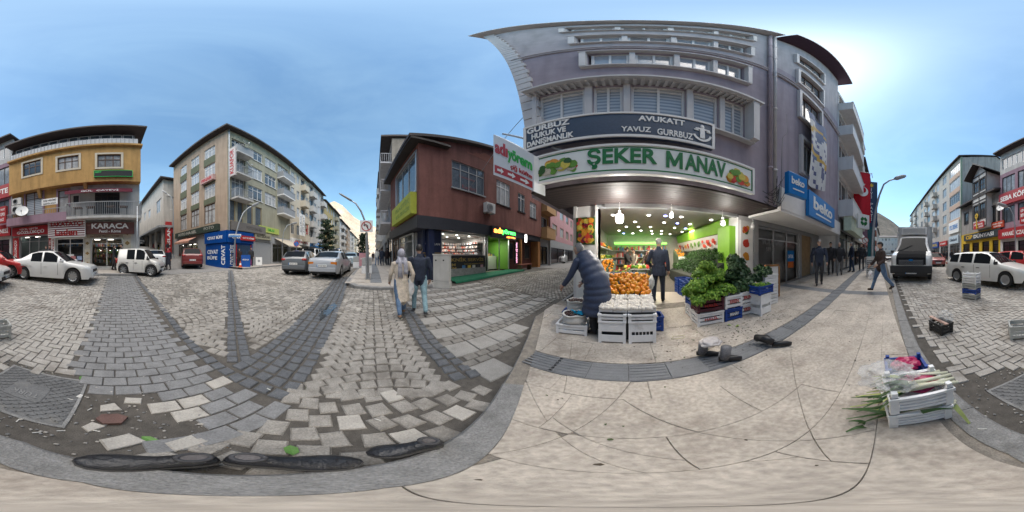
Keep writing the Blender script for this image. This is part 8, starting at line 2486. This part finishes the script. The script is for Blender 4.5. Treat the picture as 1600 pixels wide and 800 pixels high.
mb = MB(); mb.box(.25, .59, .21, .47, 0, .006); o_ = mb.build('name_plate', m_iron, ic)
mb = MB(); text(mb, 'TÜRK', -.13, .13, .01, .09, 0, .01, .004); text(mb, 'TELEKOM', -.15, .15, -.09, -.01, 0, .01, .004); o = mb.build('lettering', M('iron_pale', (.2,.2,.2), .6), ic); o.rotation_euler = (R(-90), 0, R(180)); o.location = (.42, .34, .008); o.rotation_euler = (R(-90), 0, 0); o.rotation_euler = (R(90), 0, R(180)) if False else (R(-90), R(0), R(0))
# ---- litter
def NZ_(a, b): return sin(a*2.1)*cos(b*1.7)
litter = [(176, .95, 'red', 'reddish flat stone in the bare patch by the kerb'), (233, .72, 'leaf', 'green leaf lying by the red stone near the kerb'), (128, 1.62, 'leaf', 'green leaf at the corner of the iron cover'), (110, 1.25, 'butt', 'scrap'), (140, 1.1, 'butt', 'scrap'), (95, .82, 'butt', 'scrap'), (57, .80, 'butt', 'scrap'), (28, .95, 'butt', 'scrap'), (125, 1.3, 'paper', 'white paper scrap in the bare patch'), (150, .82, 'butt', 'scrap'), (455, .60, 'leaf', 'green leaf on the kerb left of the middle shoe'), (555, 3.0, 'paper', 'white paper scrap on the cobbles'), (420, 1.4, 'butt', 'scrap'), (590, .95, 'butt', 'scrap'), (1535, .78, 'butt', 'scrap'), (1060, 2.55, 'peel', 'pale ring of plastic strapping on the pavement')]
m_pap = M('paper', (.62,.61,.58), .8); m_lf = M('fallen_leaf', (.10,.22,.05), .6, .2, 20)
for i, (px, r, k, lb) in enumerate(litter):
    x, y = gp(px, r); z = gz(x, y)+(.1 if inside_near(x, y) else -.012 if dirt(x, y) else .003)
    mb = MB(); a = random.uniform(0, 3)
    if k == 'red': mb.prism([(-.09,-.03),(-.03,-.07),(.07,-.06),(.10,0),(.05,.06),(-.05,.05)], 0, .035); o = mb.build('stone', M('red_stone', (.13,.075,.065), .8, .2, 12, .4), None, (x, y, z)); tag(o, lb, 'stone')
    elif k == 'leaf': mb.add([(-.05,0,.006),(-.02,-.028,.012),(.03,-.024,.014),(.06,0,.004),(.03,.026,.012),(-.02,.027,.01),(0,0,.003)], [(0,1,6),(1,2,6),(2,3,6),(3,4,6),(4,5,6),(5,0,6)]); o = mb.build('fallen_leaf', m_lf, None, (x, y, z), a); tag(o, lb, 'leaf')
    elif k == 'paper': mb.add([(-.03,-.015,.004),(.03,-.02,.012),(.025,.02,.003),(-.02,.018,.014),(0,0,.018)], [(0,1,4),(1,2,4),(2,3,4),(3,0,4)]); o = mb.build('paper_scrap', m_pap, None, (x, y, z), a); tag(o, lb, 'paper')
    elif k == 'peel':
        mb.tube([(.10*cos(t/3), .06*sin(t/3), .012+.008*sin(t)) for t in range(20)], .005, 5); o = mb.build('plastic_strap', M('strap_yellow', (.5,.47,.3), .6), None, (x, y, z)); tag(o, lb, 'strap')
    else: mb.tube([(-.022,0,.005),(.022,0,.005)], .0045, 6); o = mb.build('cigarette_end', m_pap, None, (x, y, z), a); tag(o, 'white cigarette end trodden into the ground by the kerb', 'cigarette end', 'cigarette ends on the ground')
# trodden leaf scraps and spots on the pavement, tufts along the kerb
mb = MB(); rd = random.Random(12)
for i in range(520):
    if i < 330: x, y = rd.gauss(2.1, .9), rd.gauss(2.2, .35)
    else: x, y = rd.uniform(-1.2, 9), rd.uniform(-.2, 3.6)
    if not inside_near(x, y, -.25) or y > 3.7: continue
    s = rd.uniform(.006, .02 if i < 330 else .016); a0 = rd.uniform(0, 6)
    mb.add([(x+s*rd.uniform(.5,1.3)*cos(a0+k*1.05), y+s*rd.uniform(.5,1.3)*sin(a0+k*1.05), gz(x, y)+.1055) for k in range(6)], [tuple(range(6))], rd.randrange(3))
tag(mb.build('debris', [M('scrap_brown', (.07,.055,.04), .9), M('scrap_green', (.06,.085,.03), .8), M('spot_dark', (.09,.085,.08), .9)]), 'trodden leaf scraps and dark spots scattered over the pavement', 'debris', kind='stuff')
mb = MB()
for i in range(420):
    k = rd.randrange(len(KERB)-4)+2; t = rd.random(); a, b = KERB[k], KERB[k+1]
    if k > 5 and rd.random() < .8: continue
    x = a[0]+(b[0]-a[0])*t; y = a[1]+(b[1]-a[1])*t; dx, dy = b[1]-a[1], a[0]-b[0]; l = hypot(dx, dy); o_ = rd.uniform(.005, .05); x += dx/l*o_; y += dy/l*o_
    if NZ_(x*3, y*3) < .05: continue
    h = rd.uniform(.01, .035); q = rd.uniform(0, 6); w = .003; z = gz(x, y)-.03
    mb.add([(x-w*sin(q), y+w*cos(q), z), (x+w*sin(q), y-w*cos(q), z), (x+h*.7*cos(q), y+h*.7*sin(q), z+h+.02)], [(0,1,2)], rd.randrange(2))
tag(mb.build('grass', [M('grass_a', (.07,.10,.025), .8), M('grass_b', (.14,.12,.05), .8)]), 'thin grass tufts growing along the kerb joint', 'grass', kind='stuff')
# pebbles of the bare patch
mb = MB(); rd = random.Random(5)
for i in range(420):
    x, y = rd.uniform(-.5, 1.4), rd.uniform(-1.65, -.45)
    if inside_near(x, y, .0) or (.27 < x < 1.13 and -1.55 < y < -.81): continue
    s = rd.uniform(.004, .016); mb.ell((x, y, gz(x, y)-.014+s*.3), (s, s*rd.uniform(.6,1), s*.6), 6, 4, rd.randrange(2))
tag(mb.build('gravel', [m_kerb, m_settl]), 'loose gravel in the bare patch round the iron cover', 'gravel', kind='stuff')
# ================================================================ poles, lamps, signs, trees, hills
def lamp_post(label, px, r, pts, rad=.055, head=True, dz=.1, name='street_lamp', base=True):
    """pts: pixel points of the pole from foot to head, all in the plane across the view"""
    x, y = gp(px, r); z0 = gz(x, y)+dz
    rt = root(name, (x, y, z0), label, 'street lamp', 'street lamps')
    t = th(px); side = Vector((cos(t), -sin(t)))
    P = [(0, 0, 0)]
    for a, b in pts:
        off = r*tan(th(a)-t); rr = r/cos(th(a)-t); P.append((side.x*off, side.y*off, H+rr*tan(el(b))-z0))
    n = len(P); mb = MB(); mb.tube(P, [rad*(1-.45*i/(n-1)) for i in range(n)], 10); mb.build('pole', m_steel, rt, smooth=True)
    if base: mb = MB(); mb.lathe([(rad*2.6,0),(rad*2.6,.03),(rad*1.6,.04),(rad*1.5,.3),(rad,.32)], 14); mb.build('base_plate', m_steel, rt)
    if head:
        a, b = Vector(P[-2]), Vector(P[-1]); d = (b-a).normalized()
        mb = MB(); q = b-d*.05; mb.tube([tuple(q), tuple(q+d*.15), tuple(q+d*.6), tuple(q+d*.75)], [(.05,.05),(.05,.14),(.045,.13),(.02,.06)], 10); mb.build('lamp_head', m_greyf, rt, smooth=True)
    return rt
lr = lamp_post('tall curved steel street lamp at the kerb on the right', 1362, 8.9, [(1363, 390), (1364.5, 360), (1368, 330), (1374, 305), (1381, 288), (1390, 282), (1398, 279.5)], .075)
lc = root('lamp_cabinet', gp(1361, 8.75)+(gz(*gp(1361, 8.75))+.1,), 'perforated grey steel cabinet round the foot of the curved lamp', 'cabinet', None, R(-3))
mb = MB(); mb.cbox(-.28, .28, -.22, .22, 0, 1.05, .03); mb.build('housing', m_steel, lc)
for i in range(5):
    for j in range(8):
        mb = MB(); mb.lathe([(.028,0),(.028,-.004)], 8, (-.281, -.14+i*.07, .14+j*.10), 0, 'x'); mb.build('perforation', m_blackf, lc)
lamp_post('street lamp by the left pavement corner behind the walking couple', 575, 7.8, [(575, 400), (573, 365), (570, 345), (564, 330), (556, 318), (548, 313)], .06, dz=.12)
lamp_post('curved street lamp beside the blue kiosk', 366, 14.6, [(366.5, 385), (368, 368), (373, 350), (380, 333), (388, 325), (394, 322)], .085, dz=.12)
lamp_post('thin street lamp before the timber house opposite', 1587, 11.0, [(1587, 390), (1586, 355), (1583, 335), (1578, 325), (1573, 323)], .05, dz=.12)
lamp_post('plain grey pole at the corner of the ochre building', 214.5, 10.4, [(214.5, 370), (214.5, 322)], .07, False, .05, 'steel_pole')
lamp_post('tall slender lamp up the side street', 271, 20.5, [(271, 350), (270.5, 320), (268, 308), (260, 302)], .08, dz=.1)
lamp_post('distant street lamp down the left street', 441, 20, [(441, 380), (443, 362), (449, 352), (456, 350)], .07, dz=.1)
def round_sign(label, px, r, py, rad, kind, name='traffic_sign', pole=None, dz=.1):
    x, y = gp(px, r); z = H+r*tan(el(py)); rt = root(name, (x, y, z), label, 'sign', None, face_to(px, r))
    mb = MB(); mb.box(-rad*1.25, rad*1.25, .0, .02, -rad*1.2, rad*1.2) if kind == 'noturn' else mb.lathe([(rad,0),(rad,.02)], 24, (0,0,0), 0, 'y'); mb.build('plate', m_wht if kind == 'noturn' else m_bkblue if kind == 'nostop' else m_wht, rt)
    mb = MB(); mb.lathe([(rad*.82,-.006),(rad,-.006),(rad,0),(rad*.82,0),(rad*.82,-.006)], 28, (0,0,0), 0, 'y')
    a = R(45); mb.add([(-rad*.72*cos(a)-.03*rad*3*.5, -.005, rad*.72), (-rad*.72*cos(a)+.1*rad, -.005, rad*.78), (rad*.72*cos(a)+.05*rad, -.005, -rad*.70), (rad*.72*cos(a)-.1*rad, -.005, -rad*.78)], [(0,1,2,3)]); mb.build('red_ring', mr_, rt)
    if kind == 'noturn':
        mb = MB(); mb.tube([(rad*.25,-.004,-rad*.5),(rad*.25,-.004,rad*.1),(0,-.004,rad*.3),(-rad*.35,-.004,rad*.25)], rad*.09, 6); mb.add([(-rad*.3,-.006,rad*.5),(-rad*.62,-.006,rad*.22),(-rad*.3,-.006,-.02)], [(0,1,2)]); mb.build('arrow', m_blackf, rt)
    if pole:
        zg = gz(x, y)+dz; mb = MB(); mb.tube([(0,.05,zg-z),(0,.05,rad*1.1)], .035, 8); mb.build('pole', m_steel, rt)
    return rt
round_sign('no left turn sign on the lamp at the left pavement corner', 572.5, 7.6, 353.5, .24, 'noturn', pole=True, dz=.12)
round_sign('red and blue no stopping sign down the left street', 463, 16.5, 381, .28, 'nostop', pole=True, dz=.1)
round_sign('white round sign with red rim by the teal post', 1352, 14, 375.5, .28, 'x', pole=True)
st = root('street_name_sign', stand(367, 14.4, .12), 'white and blue street name plate on the lamp by the kiosk', 'sign', None, face_to(367, 14.4))
zz = H+14.4*tan(el(368))-st.location.z; mb = MB(); mb.box(-.55, .55, -.02, .02, zz-.13, zz+.13); mb.build('plate', m_wht, st); mb = MB(); mb.box(-.53,.53,-.024,-.019,zz-.11,zz+.0); mb.build('blue_half', m_bkblue, st); mb = MB(); text(mb, 'CUMHURİYET CAD.', -.45, .45, zz+.02, zz+.10, -.02, .01, .005); mb.build('lettering', m_blackf, st)
mb = MB(); mb.tube([(0,.03,0),(0,.03,zz)], .03, 8); mb.build('pole', m_steel, st)
# telecom distribution cabinet
dc = root('distribution_cabinet', gp(691, 6.75)+(gz(*gp(691, 6.75)),), 'beige metal distribution cabinet at the alley corner', 'cabinet', None, face_to(691, 6.75)-.25)
m_cab = M('cabinet_beige', (.50,.485,.45), .6, .07, 4, streak=.15, dark=((.3,.28,.25),5,.62,.5))
mb = MB(); mb.cbox(-.34, .34, -.18, .18, .22, 1.34, .015); mb.build('housing', m_cab, dc); mb = MB(); mb.box(-.36, .36, -.2, .2, 0, .22); mb.build('plinth', m_cab, dc); mb = MB(); mb.box(-.36, .36, -.2, .2, 1.34, 1.39); mb.build('lid', m_cab, dc)
for s in (-.16, .16):
    mb = MB(); mb.cbox(s-.15, s+.15, -.192, -.182, .30, 1.28, .004); o = mb.build('door', m_cab, dc); mb = MB(); mb.box(s-.09, s-.03, -.2, -.193, 1.1, 1.16); mb.build('lock', m_blackf, o)
# plinth of kerb under it
# street boards, cone, boxes
ab = root('street_board', stand(384, 14.4, .12), 'blue street advertising board by the kiosk', 'board', None, face_to(384, 14.4))
for s in (-1, 1):
    mb = MB(); mb.prism([(s*.22, 0), (s*.25, 0), (s*.05, 1.05), (s*.02, 1.05)], -.4, .4, 0, 'x'); mb.build('panel', m_kblue, ab, recalc=True)
mb = MB(); text(mb, 'MEŞHUR', -.28, .28, .55, .70, -.17, .02); mb.build('lettering', m_wht, ab)
cn = root('traffic_cone', stand(375.5, 14.0, .12), 'orange traffic cone beside the blue street board', 'cone')
mb = MB(); mb.lathe([(.14,.03),(.10,.18),(.09,.22),(.06,.36),(.05,.40),(.025,.55)], 14); mb.build('cone', M('cone_orange', (.55,.08,.02), .6), cn); mb = MB(); mb.box(-.18,.18,-.18,.18,0,.03); mb.build('base', MATS['cone_orange'], cn); mb = MB(); mb.lathe([(.094,.21),(.064,.35)], 14); mb.build('band', m_wht, cn)
wb_ = root('street_board', stand(404.5, 15.2, .12), 'small white board before the closed shutter', 'board', None, face_to(404.5, 15.2)); mb = MB(); mb.box(-.3,.3,-.02,.02,.1,.85); mb.build('panel', m_wht, wb_); mb = MB(); mb.box(-.28,-.24,.0,.3,0,.1); mb.box(.24,.28,.0,.3,0,.1); mb.build('foot', m_steel, wb_); mb = MB(); mb.lathe([(.08,-.004),(.12,-.004),(.12,0),(.08,0)], 12, (0,-.02,.5), 0, 'y'); mb.build('print', m_greyf, wb_)
for i, (px, r, mt, lb) in enumerate(((557, 13.5, m_cw, 'white boxes stacked at the left kerb'), (573, 9.6, m_cw, 'white box stand behind the left corner lamp'))):
    bx_ = root('box_stand', stand(px, r, .12), lb, 'box', None, face_to(px, r)); mb = MB(); mb.cbox(-.3,.3,-.25,.25,0,.45,.02); mb.build('lower_box', m_cw, bx_); mb = MB(); mb.cbox(-.28,.28,-.23,.23,.47,.92,.02); mb.build('upper_box', m_cg, bx_)
pn = root('advertising_stand', stand(567, 13, .12), 'pink and white advertising stand on the left pavement', 'board', None, face_to(567, 13)); mb = MB(); mb.box(-.3,.3,-.03,.03,.15,1.2); mb.build('panel', M('pinkpanel', (.5,.25,.28), .6), pn); mb = MB(); mb.box(-.32,.32,-.2,.2,0,.15); mb.build('base', m_greyf, pn); mb = MB(); text(mb, 'İNDİRİM', -.22, .22, .7, .85, -.03, .01); mb.build('lettering', m_wht, pn)
# hanging cable across the alley
cbl = root('overhead_cable', (-7.1, 4.6, 5.0), 'thin overhead cable slung across the alley', 'cable'); a, b = Vector((0, 0, 0)), Vector((5.2, -1.6, 1.2)); mb = MB(); mb.tube([tuple(a.lerp(b, t/12)+Vector((0,0,-.35*sin(pi*t/12)))) for t in range(13)], .009, 5); mb.build('wire', m_greyf, cbl)
# ---- conifers
m_need = [M('needle_a', (.02,.04,.022), .8, .25, 6), M('needle_b', (.035,.06,.03), .8, .25, 6), M('needle_c', (.012,.025,.014), .8, .25, 6)]; m_bark = M('bark', (.07,.05,.04), .9, .3, 12, .5)
def conifer(label, px, r, ztop, wid, seed, n=1500):
    x, y = gp(px, r); z0 = gz(x, y); h = ztop-z0; rd = random.Random(seed); rt = root('conifer_tree', (x, y, z0), label, 'tree', 'conifers in the left street')
    mb = MB(); mb.tube([(0,0,0),(.05,0,h*.4),(0,.03,h*.8),(0,0,h)], [.17,.13,.06,.02], 8); limbs = []
    for k in range(34):
        t = .22+.76*k/34; a = k*2.4+rd.uniform(-.3,.3); l = wid*(1.08-t)**.75*rd.uniform(.6,1.15); p = Vector((0,0,h*t)); q = p+Vector((cos(a)*l, sin(a)*l, rd.uniform(-.1,.25)*l)); limbs.append((p, q)); mb.tube([tuple(p), tuple((p+q)/2+Vector((0,0,.08*l))), tuple(q)], [.05*(1-t)+.015, .03*(1-t)+.01, .006], 5)
    mb.build('trunk', m_bark, rt)
    mb = MB()
    for i in range(n):
        p, q = rd.choice(limbs); t = rd.uniform(.2, 1.08); c = p.lerp(q, t)+Vector((rd.gauss(0,.13), rd.gauss(0,.13), rd.gauss(0,.10)))
        leaf_tris(mb, c, (rd.gauss(0,1), rd.gauss(0,1), rd.gauss(.6,.6)), rd.uniform(.10,.22), rd.randrange(3), .3, 1.8, rd)
    mb.build('crown', m_need, rt)
conifer('dark conifer standing before the yellow block in the left street', 511, 27, 7.8, 2.3, 1, 2600)
conifer('second dark conifer at the left pavement near the far walkers', 566.5, 29, 5.6, 1.5, 2, 1500)
# ---- hills closing both ends of the street
from mathutils import noise as NZ
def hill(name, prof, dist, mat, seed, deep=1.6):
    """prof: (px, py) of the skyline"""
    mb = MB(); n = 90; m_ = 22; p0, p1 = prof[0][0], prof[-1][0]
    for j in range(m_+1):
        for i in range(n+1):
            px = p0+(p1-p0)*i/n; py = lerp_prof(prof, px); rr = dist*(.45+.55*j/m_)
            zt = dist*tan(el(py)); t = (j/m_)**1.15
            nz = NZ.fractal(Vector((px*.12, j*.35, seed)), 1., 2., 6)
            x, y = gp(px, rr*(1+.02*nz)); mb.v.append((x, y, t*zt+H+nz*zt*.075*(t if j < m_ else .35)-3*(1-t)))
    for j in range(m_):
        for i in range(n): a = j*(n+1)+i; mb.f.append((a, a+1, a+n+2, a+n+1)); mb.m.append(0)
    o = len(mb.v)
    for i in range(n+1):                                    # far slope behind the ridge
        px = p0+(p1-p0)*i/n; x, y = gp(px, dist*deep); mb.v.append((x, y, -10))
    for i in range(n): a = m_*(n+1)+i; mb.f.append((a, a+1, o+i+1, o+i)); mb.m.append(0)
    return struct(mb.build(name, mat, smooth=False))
hill('hills', [(430, 372), (470, 345), (505, 322), (522, 314), (535, 321), (552, 338), (570, 350), (600, 358), (640, 372), (700, 390)], 700, M('sunlit_rock', (.50, .40, .30), .95, .3, .02, .5, bscale=.08, dark=((.30,.24,.18), .035, .53, .6)), 3)  # light tan base colour stands in for direct sun on this slope
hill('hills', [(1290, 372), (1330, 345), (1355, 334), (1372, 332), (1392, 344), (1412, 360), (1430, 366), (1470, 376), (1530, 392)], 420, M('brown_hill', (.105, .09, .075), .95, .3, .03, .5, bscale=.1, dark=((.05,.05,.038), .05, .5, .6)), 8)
# ================================================================ joined twins become parts of their own
def split_islands(o):
    me = o.data; n = len(me.vertices); par = list(range(n))
    def fd(a):
        while par[a] != a: par[a] = par[par[a]]; a = par[a]
        return a
    for p in me.polygons:
        v = p.vertices; r0 = fd(v[0])
        for k in v[1:]: par[fd(k)] = r0
    gr = {}
    for p in me.polygons: gr.setdefault(fd(p.vertices[0]), []).append(p)
    if len(gr) < 2: return
    keep = None
    for ps in gr.values():
        ids = sorted({v for p in ps for v in p.vertices}); mp_ = {v: i for i, v in enumerate(ids)}
        m2 = bpy.data.meshes.new(me.name)
        m2.from_pydata([tuple(me.vertices[v].co) for v in ids], [], [tuple(mp_[v] for v in p.vertices) for p in ps])
        for m_ in me.materials: m2.materials.append(m_)
        m2.polygons.foreach_set('material_index', [p.material_index for p in ps])
        if keep is None: keep = m2; continue
        c = o.copy(); c.data = m2; COL.objects.link(c); c.parent = o.parent
    o.data = keep
SPLIT = ('shelf', 'ceiling_lamp', 'arrow', 'pillar', 'post', 'peach_band', 'canopy', 'product_print', 'dark_slat', 'bracket', 'arm', 'door_frame', 'door_seam', 'grille_bar', 'grille_slat', 'tactile_rib', 'foot', 'railing_bar', 'cable')
for o in list(COL.objects):
    if o.type == 'MESH' and o.name.split('.')[0] in SPLIT and o.data.users == 1: split_islands(o)
bpy.data.scenes.remove(TMP)
